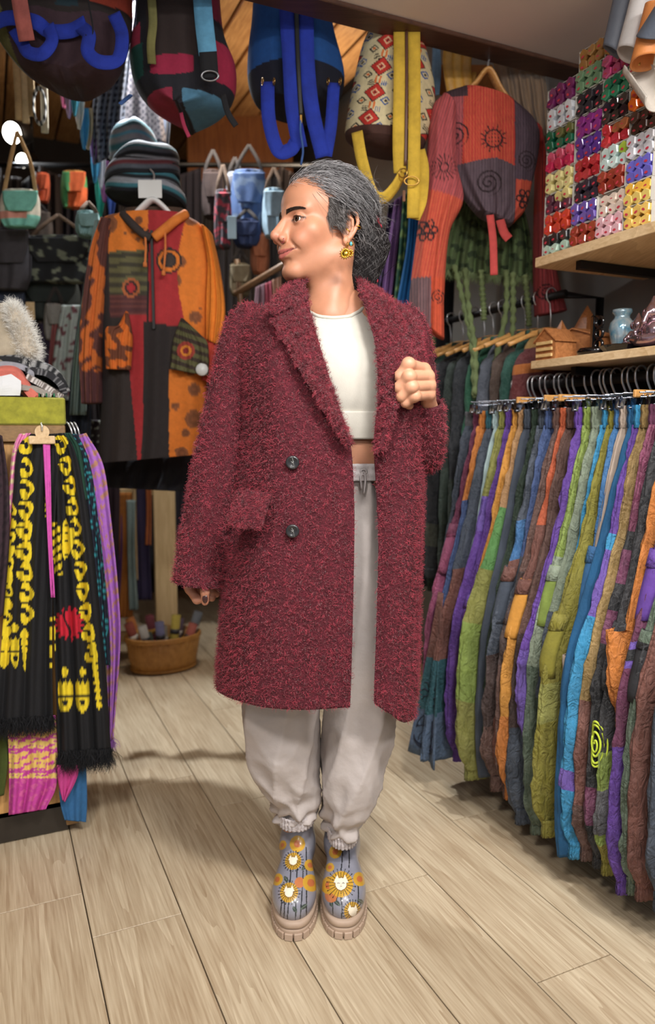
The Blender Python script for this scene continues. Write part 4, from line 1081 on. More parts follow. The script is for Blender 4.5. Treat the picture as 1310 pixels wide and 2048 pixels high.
# ---- two oak shelf boards on black uprights
def shelf(label, v0, v1, u0, u1, zt, th):
    r = root('wall_shelf', label, 'shelf', RT([(v0 + v1) / 2, (u0 + u1) / 2, zt - th]))
    c = RT([(v0 + v1) / 2, (u0 + u1) / 2, zt - th / 2])
    mk('board', boxm(c, (v1 - v0, u1 - u0, th), bev=.0015), M_OAK, r, smooth=False)
    for u in (u0 + .25, u1 - .12):
        mk('bracket', join([boxm(RT([1.62, u, zt - th - .012]), (.34, .018, .022)), boxm(RT([1.79, u, zt - th - .05]), (.02, .018, .09))]), M_BLACKMETAL, r, smooth=False)
    return r
shelf('long pale oak shelf board carrying the wall of incense packs', 1.405, 1.815, 0.55, 1.685, 1.575, .026)
shelf('pale oak shelf board with carved wooden boxes and figurines', 1.405, 1.815, 0.55, 1.69, 1.294, .022)
for k, u in enumerate((1.50, 0.70)):
    r = root('shelf_upright', ['black slotted steel post on the grey wall behind the figurines', 'black slotted steel post on the grey wall towards the photographer'][k], 'shelf post', RT([1.805, u, 0]))
    mk('post', boxm(RT([1.805, u, 1.05]), (.036, .05, 2.1), bev=.002), M_BLACKMETAL, r, smooth=False)
    for j in range(14):
        mk('slot', boxm(RT([1.7865, u, 1.0 + j * .05]), (.002, .008, .02)), mat('slot_shadow', (5, 5, 5), rough=.9), r, smooth=False)
wp = root('wall_strip', 'narrow pale wood strip against the wall beside the black post', 'batten', RT([1.81, 1.585, 0]))
mk('strip', boxm(RT([1.81, 1.585, 1.05]), (.024, .05, 2.1), bev=.002), mat('pale_batten', (206, 190, 160), rough=.6), wp, smooth=False)

# ---- the rail for the trousers
rail = root('clothes_rail', 'black steel clothes rail carrying the long row of trousers', 'clothes rail', RT([1.52, 1.2, 0]))
mk('bar', tubem(RT([[1.52, 0.5, 1.236], [1.52, 1.95, 1.236]]), .0135, 14), M_BLACKMETAL, rail)
mk('back_board', boxm(RT([1.70, 1.2, 1.17]), (.02, 1.5, .16), bev=.002), mat('black_board', (16, 16, 18), rough=.6), rail, smooth=False)
for u in (0.55, 1.9):
    mk('post', tubem(RT([[1.74, u, 0.0], [1.74, u, 1.236]]), .014, 12), M_BLACKMETAL, rail)
    mk('arm', tubem(RT([[1.74, u, 1.236], [1.52, u, 1.236]]), .012, 10), M_BLACKMETAL, rail)

# ---- banded cotton material for one pair of trousers
def band_mat(name, bands, wash=.35, crumple=.9, wcol=None, zs=1.0):
    m = bpy.data.materials.new(name); m.use_nodes = True; nt = m.node_tree; b = nt.nodes['Principled BSDF']
    b.inputs['Roughness'].default_value = .88
    tc = nt.nodes.new('ShaderNodeTexCoord'); sp = nt.nodes.new('ShaderNodeSeparateXYZ'); nt.links.new(tc.outputs['Object'], sp.inputs[0])
    sk = nt.nodes.new('ShaderNodeMath'); sk.operation = 'MULTIPLY_ADD'; sk.inputs[1].default_value = random.uniform(-.25, .25)
    nt.links.new(sp.outputs['X'], sk.inputs[0]); nt.links.new(sp.outputs['Z'], sk.inputs[2])
    rp = nt.nodes.new('ShaderNodeValToRGB'); rp.color_ramp.interpolation = 'CONSTANT'
    bands = sorted(bands)
    if len(bands) < 2: bands = bands + [(.5, bands[0][1])]
    while len(rp.color_ramp.elements) < len(bands): rp.color_ramp.elements.new(.5)
    for e, (p, c) in zip(rp.color_ramp.elements, bands):
        e.position = max(0, min(1, p)); e.color = (*lin(c), 1)
    zm = nt.nodes.new('ShaderNodeMath'); zm.operation = 'MULTIPLY'; zm.inputs[1].default_value = zs; nt.links.new(sk.outputs[0], zm.inputs[0]); nt.links.new(zm.outputs[0], rp.inputs[0])
    def noise(sc, det, st=None, dist=0):
        n = nt.nodes.new('ShaderNodeTexNoise'); n.inputs['Scale'].default_value = sc; n.inputs['Detail'].default_value = det; n.inputs['Distortion'].default_value = dist
        if st:
            mp = nt.nodes.new('ShaderNodeMapping'); mp.inputs['Scale'].default_value = st; nt.links.new(tc.outputs['Object'], mp.inputs[0]); nt.links.new(mp.outputs[0], n.inputs[0])
        else: nt.links.new(tc.outputs['Object'], n.inputs[0])
        return n
    n1 = noise(34, 8, (1, 1, .55), 1.2)
    r1 = nt.nodes.new('ShaderNodeMapRange'); r1.inputs['From Min'].default_value = .42; r1.inputs['From Max'].default_value = .66; nt.links.new(n1.outputs['Fac'], r1.inputs[0])
    r1.inputs['To Max'].default_value = wash
    mx = nt.nodes.new('ShaderNodeMix'); mx.data_type = 'RGBA'
    nt.links.new(rp.outputs[0], mx.inputs['A'])
    if wcol: mx.inputs['B'].default_value = (*lin(wcol), 1)
    else:
        ml = nt.nodes.new('ShaderNodeVectorMath'); ml.operation = 'MULTIPLY_ADD'; ml.inputs[1].default_value = (1.5, 1.5, 1.5); ml.inputs[2].default_value = (.06, .06, .06)
        nt.links.new(rp.outputs[0], ml.inputs[0]); nt.links.new(ml.outputs[0], mx.inputs['B'])
    vo = nt.nodes.new('ShaderNodeTexVoronoi'); vo.feature = 'DISTANCE_TO_EDGE'; vo.inputs['Scale'].default_value = 55
    nd = noise(30, 4); ad = nt.nodes.new('ShaderNodeVectorMath'); ad.operation = 'MULTIPLY_ADD'; ad.inputs[1].default_value = (.05, .05, .05)
    nt.links.new(nd.outputs['Color'], ad.inputs[0]); nt.links.new(tc.outputs['Object'], ad.inputs[2]); nt.links.new(ad.outputs[0], vo.inputs['Vector'])
    rv = nt.nodes.new('ShaderNodeMapRange'); rv.inputs['From Min'].default_value = 0; rv.inputs['From Max'].default_value = .10; rv.inputs['To Min'].default_value = wash * 1.2; rv.inputs['To Max'].default_value = 0
    nt.links.new(vo.outputs['Distance'], rv.inputs[0])
    mxx = nt.nodes.new('ShaderNodeMath'); mxx.operation = 'MAXIMUM'; nt.links.new(r1.outputs[0], mxx.inputs[0]); nt.links.new(rv.outputs[0], mxx.inputs[1]); nt.links.new(mxx.outputs[0], mx.inputs['Factor'])
    n3 = noise(9, 3); r3 = nt.nodes.new('ShaderNodeMapRange'); r3.inputs['From Min'].default_value = .3; r3.inputs['From Max'].default_value = .7
    r3.inputs['To Min'].default_value = .72; r3.inputs['To Max'].default_value = 1.2; nt.links.new(n3.outputs['Fac'], r3.inputs[0])
    sc = nt.nodes.new('ShaderNodeVectorMath'); sc.operation = 'SCALE'; nt.links.new(mx.outputs['Result'], sc.inputs[0]); nt.links.new(r3.outputs[0], sc.inputs['Scale'])
    nt.links.new(sc.outputs[0], b.inputs['Base Color'])
    n2 = noise(38, 8, (1, 1, .7), 2.2); bp = nt.nodes.new('ShaderNodeBump'); bp.inputs['Strength'].default_value = crumple; bp.inputs['Distance'].default_value = .010
    nt.links.new(n2.outputs['Fac'], bp.inputs['Height']); nt.links.new(bp.outputs['Normal'], b.inputs['Normal'])
    return m
def leg_grid(prof, u0, seed, seg=36, n=60, ruck=.006):
    """flattened leg: prof rows (z, v_edge, v_back, half thickness); aisle side is v_edge"""
    r = np.random.default_rng(seed); P = cr(np.array(prof, float), n)
    a = np.linspace(-1, 1, seg, endpoint=False); th = np.pi + np.pi * np.sign(a) * np.abs(a) ** 1.5      # denser towards the aisle edge
    z = P[:, 0]; vc = (P[:, 1] + P[:, 2]) / 2; hw = (P[:, 2] - P[:, 1]) / 2; ht = np.maximum(P[:, 3], .004)
    sway = .005 * np.sin(z * r.uniform(3, 7) + r.uniform(0, 6))
    c, s = np.cos(th), np.sin(th); zz = z[:, None]
    k1, k2, k3 = r.uniform(0, 6, 3); e = np.clip(-c, 0, 1)[None]
    # long soft pleats down the leg, broken by cross rucks
    pl = (np.abs(np.sin(7 * th[None] + 1.3 * np.sin(zz * 4 + k1) + k3)) - .5) * ruck * .9
    wr = .45 * ruck * (np.abs(np.sin(zz * r.uniform(15, 26) + 3.0 * s[None] + k1)) - .4) * (.3 + .7 * np.abs(np.sin(zz * 4 + k2)))
    nz = vnoise(np.stack(np.broadcast_arrays(zz * 60, th[None] * 3, zz * 0 + seed), -1), seed, 3) * ruck * .55
    nz = nz + (1 - 2 * np.abs(vnoise(np.stack(np.broadcast_arrays(zz * 95, th[None] * 7, zz * 30 + seed), -1), seed + 7, 2))) * ruck * .40
    d = pl + wr + nz
    vv = vc[:, None] + hw[:, None] * c[None] - d * e
    uu = u0 + sway[:, None] + (ht[:, None] + d * .8) * np.sign(s)[None] * np.abs(s)[None] ** .8
    return RT(np.stack([vv, uu, np.broadcast_to(zz, vv.shape)], -1))
def gathered_ring(v0, v1, u0, ht, z0, z1, k, amp=.10, n=7, seg=60):
    th = np.linspace(0, 2 * np.pi, seg, endpoint=False); R_ = []
    for i, z in enumerate(np.linspace(z0, z1, n)):
        m = 1 + amp * np.sin(k * th) + .06 * math.sin(i * 2.1)
        R_.append(np.stack([(v0 + v1) / 2 + (v1 - v0) / 2 * np.cos(th) * (1 + .15 * (m - 1)), u0 + ht * np.sin(th) * m, np.full(seg, z)], -1))
    return RT(np.array(R_))
M_CLIP = mat('steel_clip', (150, 156, 168), rough=.22, metal=1.0, var=.15)
def hanger_clip(u0, tilt, vf, wood_bar, label):
    """chrome hook on the rail with a cross bar and two clips"""
    r = root('trouser_hanger', label, 'hanger', RT([1.52, u0, 1.155]), 'clip hangers on the trouser rail')
    a = np.linspace(-.55, 3.5, 16); R_ = .021
    hook = [[1.52 - R_ * math.cos(t), u0, 1.236 + .0135 + .004 + (R_ * math.sin(t) - .006)] for t in a][::-1]
    hook = [[1.52 + R_ * math.cos(t), u0, 1.242 + R_ * math.sin(t)] for t in np.linspace(-.4, 3.3, 14)]
    hook += [[1.502, u0 + .001, 1.225], [1.512, u0 + .002, 1.208], [1.520, u0 + .002, 1.195], [1.520, u0 + .002, 1.182]]
    mk('hook', tubem(cr(RT(hook), 30), .0028, 8), M_CHROME, r)
    vb = 1.70
    if wood_bar: mk('cross_bar', boxm(RT([(vf + vb) / 2, u0, 1.184]), (vb - vf, .009, .018), bev=.002), M_HWOOD, r, smooth=False)
    else: mk('cross_bar', join([tubem(RT([[vf - random.uniform(-.01, .014), u0, 1.186], [vb, u0, 1.186]]), .0017, 8), tubem(RT([[vf, u0, 1.176], [vb, u0, 1.176]]), .0014, 8)]), M_CLIP, r)
    for vc in (vf + .016 + random.uniform(-.014, .012), vb - .03):
        dz = random.uniform(-.006, .004); tl = random.uniform(-.25, .25); ax = np.array([RV * math.cos(tl) + UP * math.sin(tl), RU, UP * math.cos(tl) - RV * math.sin(tl)])
        mk('clip', join([boxm(RT([vc, u0 - .0055, 1.166 + dz]), (.020, .0025, .026), ax, .001), boxm(RT([vc, u0 + .0055, 1.166 + dz]), (.020, .0025, .026), ax, .001),
                         torusm(RT([vc, u0, 1.179 + dz]), RV, .0055, .0014, 14, 6), tubem(RT([[vc - .013, u0 - .006, 1.157 + dz], [vc + .013, u0 - .006, 1.157 + dz]]), .0016, 6)]), M_CLIP, r)
    return r
C = dict(plum=(112, 50, 84), maroon=(126, 52, 84), pink=(160, 70, 108), orange=(214, 122, 42), amber=(222, 148, 48), tan=(186, 138, 88), brown=(98, 66, 56), dbrown=(70, 48, 44), teal=(34, 92, 104), aqua=(176, 204, 206), olive=(142, 142, 62), lime=(136, 160, 64),
         dgreen=(44, 66, 48), green=(88, 118, 66), slate=(70, 80, 96), navy=(42, 52, 84), denim=(62, 86, 140), blue=(50, 110, 170), sky=(44, 146, 200), purple=(98, 56, 160), violet=(110, 80, 178), black=(38, 38, 42), grey=(92, 92, 96), gold=(160, 128, 70), beige=(190, 168, 150), velvet=(12, 84, 134), sage=(136, 150, 126), red=(170, 48, 52), orred=(200, 86, 44), mustard=(140, 132, 36), gg=(86, 104, 84), bluegrey=(82, 106, 138), brick=(120, 70, 58), cream=(200, 190, 160), leaf=(90, 150, 74))
# (waist pixel, bottom height, edge at the bottom, label, bands from the floor up, waistband colour, extras)
PANTS = [
 (932, .30, 1.24, 'grey checked trousers at the far end of the rail', [(0, 'grey'), (.6, 'slate')], 'grey'),
 (948, .14, 1.20, 'raspberry pink narrow trousers, second pair from the far end', [(0, 'pink'), (.82, 'maroon')], 'maroon'),
 (960, .12, 1.20, 'blue trousers with an orange top, beside the raspberry pink pair', [(0, 'navy'), (.38, 'bluegrey'), (.55, 'denim'), (.93, 'orange')], 'orange'),
 (973, .11, 1.195, 'flared blue grey trousers with a mushroom drawn on the hem', [(0, 'bluegrey'), (.30, 'teal'), (.46, 'brick'), (.72, 'slate')], 'teal'),
 (986, .30, 1.21, 'pale aqua blue smooth trousers', [(0, 'grey'), (.40, 'sage'), (.62, 'aqua')], 'aqua'),
 (999, .12, 1.165, 'violet trousers with an olive green gathered waist', [(0, 'purple'), (.80, 'violet'), (.9, 'olive')], 'olive'),
 (1012, .25, 1.19, 'deep purple thin trousers beside the amber pair', [(0, 'purple')], 'purple'),
 (1026, .26, 1.165, 'bright amber orange trousers with a ruffled waist', [(0, 'orange'), (.62, 'amber')], 'amber'),
 (1037, .10, 1.150, 'olive trousers with leaf green and tan patches', [(0, 'olive'), (.27, 'lime'), (.50, 'olive'), (.66, 'leaf'), (.84, 'tan')], 'tan'),
 (1049, .12, 1.185, 'plain slate navy trousers', [(0, 'slate')], 'slate'),
 (1064, .13, 1.200, 'dark bottle green trousers', [(0, 'dgreen')], 'dgreen'),
 (1079, .11, 1.165, 'dark brown printed trousers with denim patches on the thigh', [(0, 'brown'), (.36, 'dbrown'), (.56, 'slate'), (.74, 'brick'), (.80, 'blue'), (.90, 'slate')], 'slate'),
 (1092, .12, 1.185, 'faded denim blue trousers with a smocked waist', [(0, 'brick'), (.40, 'slate'), (.75, 'denim')], 'denim'),
 (1107, .115, 1.165, 'chocolate brown crumpled trousers', [(0, 'brown'), (.45, 'dbrown'), (.7, 'brown')], 'brown'),
 (1121, .12, 1.160, 'orange trousers fading to brick red at the waist', [(0, 'orange'), (.35, 'amber'), (.62, 'brick'), (.85, 'orred')], 'orred'),
 (1135, .06, 1.175, 'slate trousers with a plum brown upper part', [(0, 'slate'), (.35, 'dbrown'), (.60, 'brown')], 'brown'),
 (1151, .28, 1.170, 'vivid purple trousers with a ruched pocket', [(0, 'purple'), (.3, 'violet'), (.55, 'purple')], 'purple'),
 (1168, .06, 1.180, 'sage and lime green wrinkled trousers', [(0, 'gg'), (.45, 'sage'), (.74, 'lime')], 'lime'),
 (1184, .15, 1.190, 'dusty sage trousers with a teal lower leg', [(0, 'dgreen'), (.40, 'slate'), (.62, 'sage')], 'sage'),
 (1207, .40, 1.185, 'bright sky blue trousers bunched at the knee', [(0, 'sky'), (.62, 'slate'), (.70, 'sky')], 'sky'),
 (1219, .105, 1.142, 'mustard olive trousers hanging in a long slim bag', [(0, 'mustard'), (.45, 'olive'), (.55, 'mustard')], 'mustard'),
 (1231, .20, 1.20, 'blue trousers with a black checked strip', [(0, 'slate'), (.5, 'black'), (.8, 'blue')], 'blue'),
 (1241, .35, 1.19, 'smooth beige trousers with a gathered waist', [(0, 'beige')], 'beige'),
 (1257, .09, 1.150, 'petrol blue velvet trousers', [(0, 'velvet')], 'velvet'),
 (1271, .09, 1.155, 'sky blue and violet patch trousers', [(0, 'sky'), (.20, 'violet'), (.25, 'sky'), (.52, 'sky'), (.62, 'violet'), (.78, 'sky'), (.82, 'purple')], 'sky'),
 (1284, .09, 1.175, 'gold brown crinkled trousers', [(0, 'brown'), (.2, 'brick'), (.45, 'gold')], 'gold'),
 (1300, .09, 1.180, 'plum trousers with a charcoal acid washed lower leg', [(0, 'black'), (.16, 'plum'), (.25, 'black'), (.58, 'plum'), (.66, 'black'), (.72, 'plum'), (.80, 'black'), (.84, 'maroon')], 'plum'),
 (1322, .09, 1.178, 'charcoal trousers with a lime green spiral and lime cuffs', [(0, 'mustard'), (.23, 'lime'), (.255, 'grey'), (.36, 'lime'), (.45, 'black')], 'black'),
 (1342, .45, 1.178, 'plain orange trousers near the picture edge', [(0, 'orange')], 'orange'),
 (1364, .075, 1.172, 'purple trousers with strapped knees and a black band', [(0, 'purple'), (.46, 'plum'), (.63, 'violet'), (.645, 'black'), (.67, 'violet'), (.685, 'plum'), (.8, 'purple')], 'purple'),
 (1386, .09, 1.175, 'grey green crumpled trousers next to the strapped purple pair', [(0, 'gg'), (.5, 'black'), (.62, 'gg')], 'gg'),
 (1408, .09, 1.175, 'russet brown trousers cut by the picture edge', [(0, 'brick')], 'brick'),
 (1440, .09, 1.180, 'dark grey trousers nearest to the photographer', [(0, 'slate')], 'slate')]
for k_ in C:
    a_ = np.array(C[k_], float); g_ = a_.mean(); C[k_] = tuple((a_ * .86 + g_ * .14) * (.90 if k_ not in ('black', 'slate', 'navy', 'dgreen', 'dbrown') else .85))
PROOT = {}
for i, (px, zb, ve, lab, bands, wb) in enumerate(PANTS):
    r_ = np.random.default_rng(100 + i)
    if i >= 4: ve = ve + .028
    vw = 1.352 + r_.uniform(-.008, .008); u0 = toVU(atV(px, 838, vw))[1]
    col_b = [(p, C[c]) for p, c in bands]
    velvet = 'velvet' in lab or 'aqua' in lab or 'slate navy' in lab or 'beige' in lab
    acid = any(k in lab for k in ('charcoal', 'crumpled', 'crinkled', 'acid', 'grey green', 'wrinkled', 'printed'))
    m = band_mat('cotton_' + str(i), col_b, wash=(.05 if velvet else (.55 if acid else .30)), crumple=(.25 if velvet else .95))
    base = RT([1.5, u0, 0.0])
    r = root('trousers', lab, 'trousers', base, 'trousers on the right hand rail'); PROOT[lab] = (r, u0, ve, zb, m)
    zt = 1.158; ht = .019 if 'velvet' in lab else .0135
    flare = 'flared' in lab
    cuff = not flare and not velvet
    vk = vw - (vw - ve) * .45
    prof = [(zt - .045, vw + .004, 1.52, .012), (zt - .12, vw - .018, 1.54, ht), (zt - .35, vk, 1.55, ht * 1.15), (zt - .60, ve + .012, 1.52, ht * 1.3), (zb + .22, ve - (.03 if flare else .004), 1.46, ht * (1.2 if flare else 1.35)), (zb + .10, ve - (.045 if flare else 0), 1.44, ht * 1.3), (zb + (.0 if not cuff else .03), ve + (-.055 if flare else .030 if not velvet else .012), 1.42 if not cuff else 1.36, ht * .9)]
    G1 = leg_grid(prof, u0, 200 + i, ruck=.003 if velvet else .008)
    mk('leg', loft(G1, True, True), m, r)
    prof2 = [(a, b + .16, min(c + .17, 1.70), d) for a, b, c, d in prof]
    mk('leg', loft(leg_grid(prof2, u0 + .003, 300 + i, seg=14, n=24), True, True), m, r)
    mw = mat('waist_' + wb, C[wb], rough=.9, var=.2, vscale=60, bump=.5, bscale=150)
    mk('waistband', shell(gathered_ring(vw, 1.68, u0, .0135, zt, zt - .052, 26, .22), .003, True), mw, r)
    if cuff:
        mk('cuff', shell(gathered_ring(ve + .026, ve + .20, u0, .0135, zb + .045, zb, 22, .22), .003, True), m, r)
    if r_.random() < .38 and not velvet and not flare:      # cargo pocket on the aisle side
        zp = r_.uniform(.52, .80); vp = np.interp(zp, [.3, .56, .8, 1.1], [ve, ve + .012, vk, vw]); cc = bands[r_.integers(len(bands))][1]
        g = []
        for zz in np.linspace(zp + .075, zp - .075, 9):
            th = np.linspace(-1.25, 1.25, 9); bulge = .005 * math.sin(math.pi * min(1, max(0, (zp + .085 - zz) / .16)))
            ve_ = np.interp(zz, [.3, .56, .8, 1.1], [ve, ve + .012, vk, vw]); g.append(np.stack([ve_ - .004 - bulge + .035 * (1 - np.cos(th)), u0 + .021 * np.sin(th), np.full(9, zz)], -1))
        pk = mk('pocket', shell(RT(np.array(g)), .004), m if r_.random() < .5 else cloth('patch_' + cc, C[cc], bump=.8, bscale=40), r)
        fl = np.array(g)[:3].copy(); fl[..., 0] -= .004; mk('pocket_flap', shell(RT(fl), .004), m, pk)
    if i >= 1:
        hanger_clip(u0 + .002, 0, vw - .006, i in (8, 12, 14, 24, 29), 'chrome clip hanger holding the ' + ' '.join(lab.split()[:11]))
# prints: mushroom on the flared hem, lime spiral disc on the charcoal pair
M_INK = mat('navy_ink', (26, 30, 48), rough=.8)
r, u0, ve, zb, m = PROOT['flared blue grey trousers with a mushroom drawn on the hem']
def edge_curve(pts, v, z0, u_, sc, rad=.0018):
    """line drawing lying on the aisle side of a leg (x along u, y up), in metres"""
    return tubem(RT(np.array([[v - .0, u_ + x * sc, z0 + y * sc] for x, y in pts])), rad, 5)
# the flared leg turns its broad side to the aisle: a sheet hanging from the leg edge
fl = []
for t in np.linspace(0, 1, 16):
    z = .62 - t * (.62 - zb); w_ = .012 + .062 * t ** 1.2
    fl.append([[ve + .012 - .050 * t + .012 * math.cos(x * 3) * t, u0 + .012 + x * w_, z] for x in np.linspace(-1, 1, 13)])
fg = RT(np.array(fl)); mk('hem_flare', shell(fg, .004), m, r)
def onfl(x, t): 
    z = .62 - t * (.62 - zb); w_ = .012 + .062 * t ** 1.2
    return RT([ve + .012 - .050 * t + .012 * math.cos(x * 3) * t - .004, u0 + .012 + x * w_, z])
draw = []
arc = lambda cx, ct, rx, rt, a0, a1, n=20: [onfl(cx + rx * math.cos(a), ct - rt * math.sin(a)) for a in np.linspace(a0, a1, n)]
draw += [tubem(arc(0, .83, .72, .10, 0, math.pi), .0017, 5), tubem(arc(0, .83, .72, .025, 0, math.pi), .0015, 5), tubem(arc(0, .88, .78, .075, math.pi, 2 * math.pi), .0022, 5), tubem(arc(0, .88, .78, .055, math.pi, 2 * math.pi), .0015, 5), tubem(arc(0, .88, .12, .018, 0, 6.28), .0014, 5)]
for x in (-.5, -.3, -.12, .12, .3, .5): draw.append(tubem([onfl(x * .5, .83), onfl(x, .87), onfl(x * 1.1, .91)], .0014, 5))
for a in np.linspace(0, 2 * math.pi, 11)[:-1]: draw.append(tubem([onfl(.25 * math.cos(a), .60 - .03 * math.sin(a)), onfl(.6 * math.cos(a + .2), .60 - .075 * math.sin(a + .2)), onfl(.8 * math.cos(a), .60 - .09 * math.sin(a))], .0016, 5))
mk('mushroom_print', join(draw), M_INK, r, label='dark line drawing of a mushroom')
r, u0, ve, zb, m = PROOT['charcoal trousers with a lime green spiral and lime cuffs']
M_LIME = mat('lime_ink', (186, 204, 60), rough=.8)
sp = [tubem(RT([[ve - .006 + .014 * (rr / .05 * math.cos(a)) ** 2, u0 + .008 + rr * .42 * math.cos(a), .405 + rr * math.sin(a)] for a in np.linspace(0, 6.283, 28)]), .0026, 6) for rr in (.052, .044, .028)]
sp.append(tubem(RT([[ve - .006, u0 + .008 + (.004 + .003 * a) * .45 * math.cos(a), .405 + (.004 + .003 * a) * math.sin(a)] for a in np.linspace(0, 7, 26)]), .0022, 6))
mk('spiral_print', join(sp), M_LIME, r, label='lime green spiral embroidery')

# ---- incense: stacked trays, six hexagonal packs in each
INC = {
 0: ['plum', 'white', 'dark green', 'rose pink', 'cream and red', 'cream and brown', 'vermilion', 'black and mint'],
 1: ['sandy brown', 'silvery green', 'glossy black', 'magenta', 'violet', 'scarlet', 'charcoal', 'lavender', 'russet'],
 2: ['tan', 'hot pink', 'emerald', 'coffee black', 'red and copper', 'teal and white', 'brick red', 'white and rose', 'pale pink'],
 3: ['orange red', 'ivory and red', 'bright orange', 'dark chocolate', 'pearl white', 'periwinkle blue', 'golden yellow', 'straw yellow']}
ICOL = {'plum': (112, 40, 92), 'white': (206, 210, 216), 'dark green': (24, 92, 66), 'rose pink': (206, 84, 112), 'cream and red': (226, 214, 150), 'cream and brown': (92, 48, 66), 'vermilion': (206, 70, 48), 'black and mint': (46, 44, 46),
 'sandy brown': (160, 116, 62), 'silvery green': (112, 146, 112), 'glossy black': (46, 42, 46), 'magenta': (136, 48, 128), 'violet': (92, 54, 142), 'scarlet': (178, 44, 52), 'charcoal': (52, 44, 58), 'lavender': (108, 86, 168), 'russet': (150, 62, 44),
 'tan': (164, 122, 62), 'hot pink': (196, 76, 128), 'emerald': (40, 118, 86), 'coffee black': (46, 38, 36), 'red and copper': (190, 52, 58), 'teal and white': (206, 226, 222), 'brick red': (150, 58, 44), 'white and rose': (226, 206, 190), 'pale pink': (222, 176, 184),
 'orange red': (206, 72, 36), 'ivory and red': (214, 204, 186), 'bright orange': (234, 112, 36), 'dark chocolate': (70, 46, 36), 'pearl white': (214, 214, 220), 'periwinkle blue': (112, 106, 200), 'golden yellow': (238, 186, 72), 'straw yellow': (236, 196, 104)}
ALT = {'dark green': ((96, 96, 54), 2), 'rose pink': ((196, 40, 84), 3), 'cream and brown': ((224, 210, 140), 2), 'red and copper': ((168, 98, 56), 2), 'teal and white': ((170, 196, 70), 1), 'black and mint': ((186, 214, 196), 3), 'golden yellow': ((246, 214, 120), 3)}
M_TRAY = mat('tray_card', (196, 192, 184), rough=.6, var=.1); M_STICK = mat('red_oval_sticker', (206, 60, 78), rough=.4)
ubnd = [toVU(atV(px, 330, 1.425))[1] for px in (1092, 1149, 1201, 1255, 1309)]
HEXA = np.array([[math.cos(k * math.pi / 3 + .52), math.sin(k * math.pi / 3 + .52)] for k in range(6)])
def hexpack(c, rr, d, tilt):
    R_ = []
    for k, (off, s) in enumerate(((0, .90), (.0025, 1.0), (d, 1.0))):
        R_.append(np.array([[c[0] + off + tilt * HEXA[j, 1] * .004, c[1] + rr * s * HEXA[j, 0], c[2] + rr * s * HEXA[j, 1]] for j in range(6)]))
    return RT(np.array(R_))
ordw = ['lowest', 'second', 'third', 'fourth', 'fifth', 'sixth', 'seventh', 'eighth', 'ninth']
stackw = ['far', 'second', 'third', 'nearest']
for ci, names in INC.items():
    ua, ub = ubnd[ci], ubnd[ci + 1]; uw = (ua - ub) - .004; uc = (ua + ub) / 2; bh = .0545
    nrow = len(names)
    for ri, nm in enumerate(names[::-1]):
        z0 = 1.5755 + ri * bh; v0 = 1.418 + random.uniform(-.004, .006); jit = random.uniform(-.002, .002)
        r = root('incense_tray', nm + ' incense packs, ' + (ordw[ri] + ' tray of the ' if ri == 0 else ordw[ri] + ' tray up in the ') + stackw[ci] + ' stack', 'incense', RT([v0 + .1, uc, z0]), 'incense trays stacked on the oak shelf')
        tr = [boxm(RT([v0 + .11, uc + jit, z0 + .0012]), (.21, uw, .002)), boxm(RT([v0 + .11, uc + jit - uw / 2, z0 + bh / 2]), (.21, .0016, bh - .001)), boxm(RT([v0 + .11, uc + jit + uw / 2, z0 + bh / 2]), (.21, .0016, bh - .001)), boxm(RT([v0 + .11, uc + jit, z0 + bh - .0018]), (.21, uw, .0012)), boxm(RT([v0 + .214, uc + jit, z0 + bh / 2]), (.002, uw, bh - .002))]
        mk('tray', join(tr), M_TRAY, r, smooth=False)
        mp = mat('incense_' + nm.replace(' ', '_'), ICOL[nm], rough=.25, var=.15, vscale=40, coat=.4)
        for q in range(6):
            cx, cy = q % 3, q // 3
            mm = mp
            if nm in ALT and (5 - q if ALT[nm][1] < 3 else q) < ALT[nm][1]: mm = mat('incense_alt_' + nm.replace(' ', '_'), ALT[nm][0], rough=.25, coat=.4)
            c = (v0 + random.uniform(-.004, .004), uc + jit + (1 - cx) * uw / 3.05, z0 + .0145 + cy * .0255 + random.uniform(-.001, .001))
            pk = mk('pack', loft(hexpack(c, .0150, .19, random.uniform(-1, 1)), True, True), mm, r, smooth=False)
            a = random.uniform(-.6, .6)
            mk('label', (lambda s: (RT(np.array([c[0] - .0008, c[1] + .002, c[2] - .0035]) + s), [np.arange(10)]))(np.array([[.0, .0052 * math.cos(t) * math.cos(a) - .003 * math.sin(t) * math.sin(a), .0052 * math.cos(t) * math.sin(a) + .003 * math.sin(t) * math.cos(a)] for t in np.linspace(0, 6.283, 10, endpoint=False)])), M_STICK, pk, smooth=False) if nm not in ('plum_',) else None

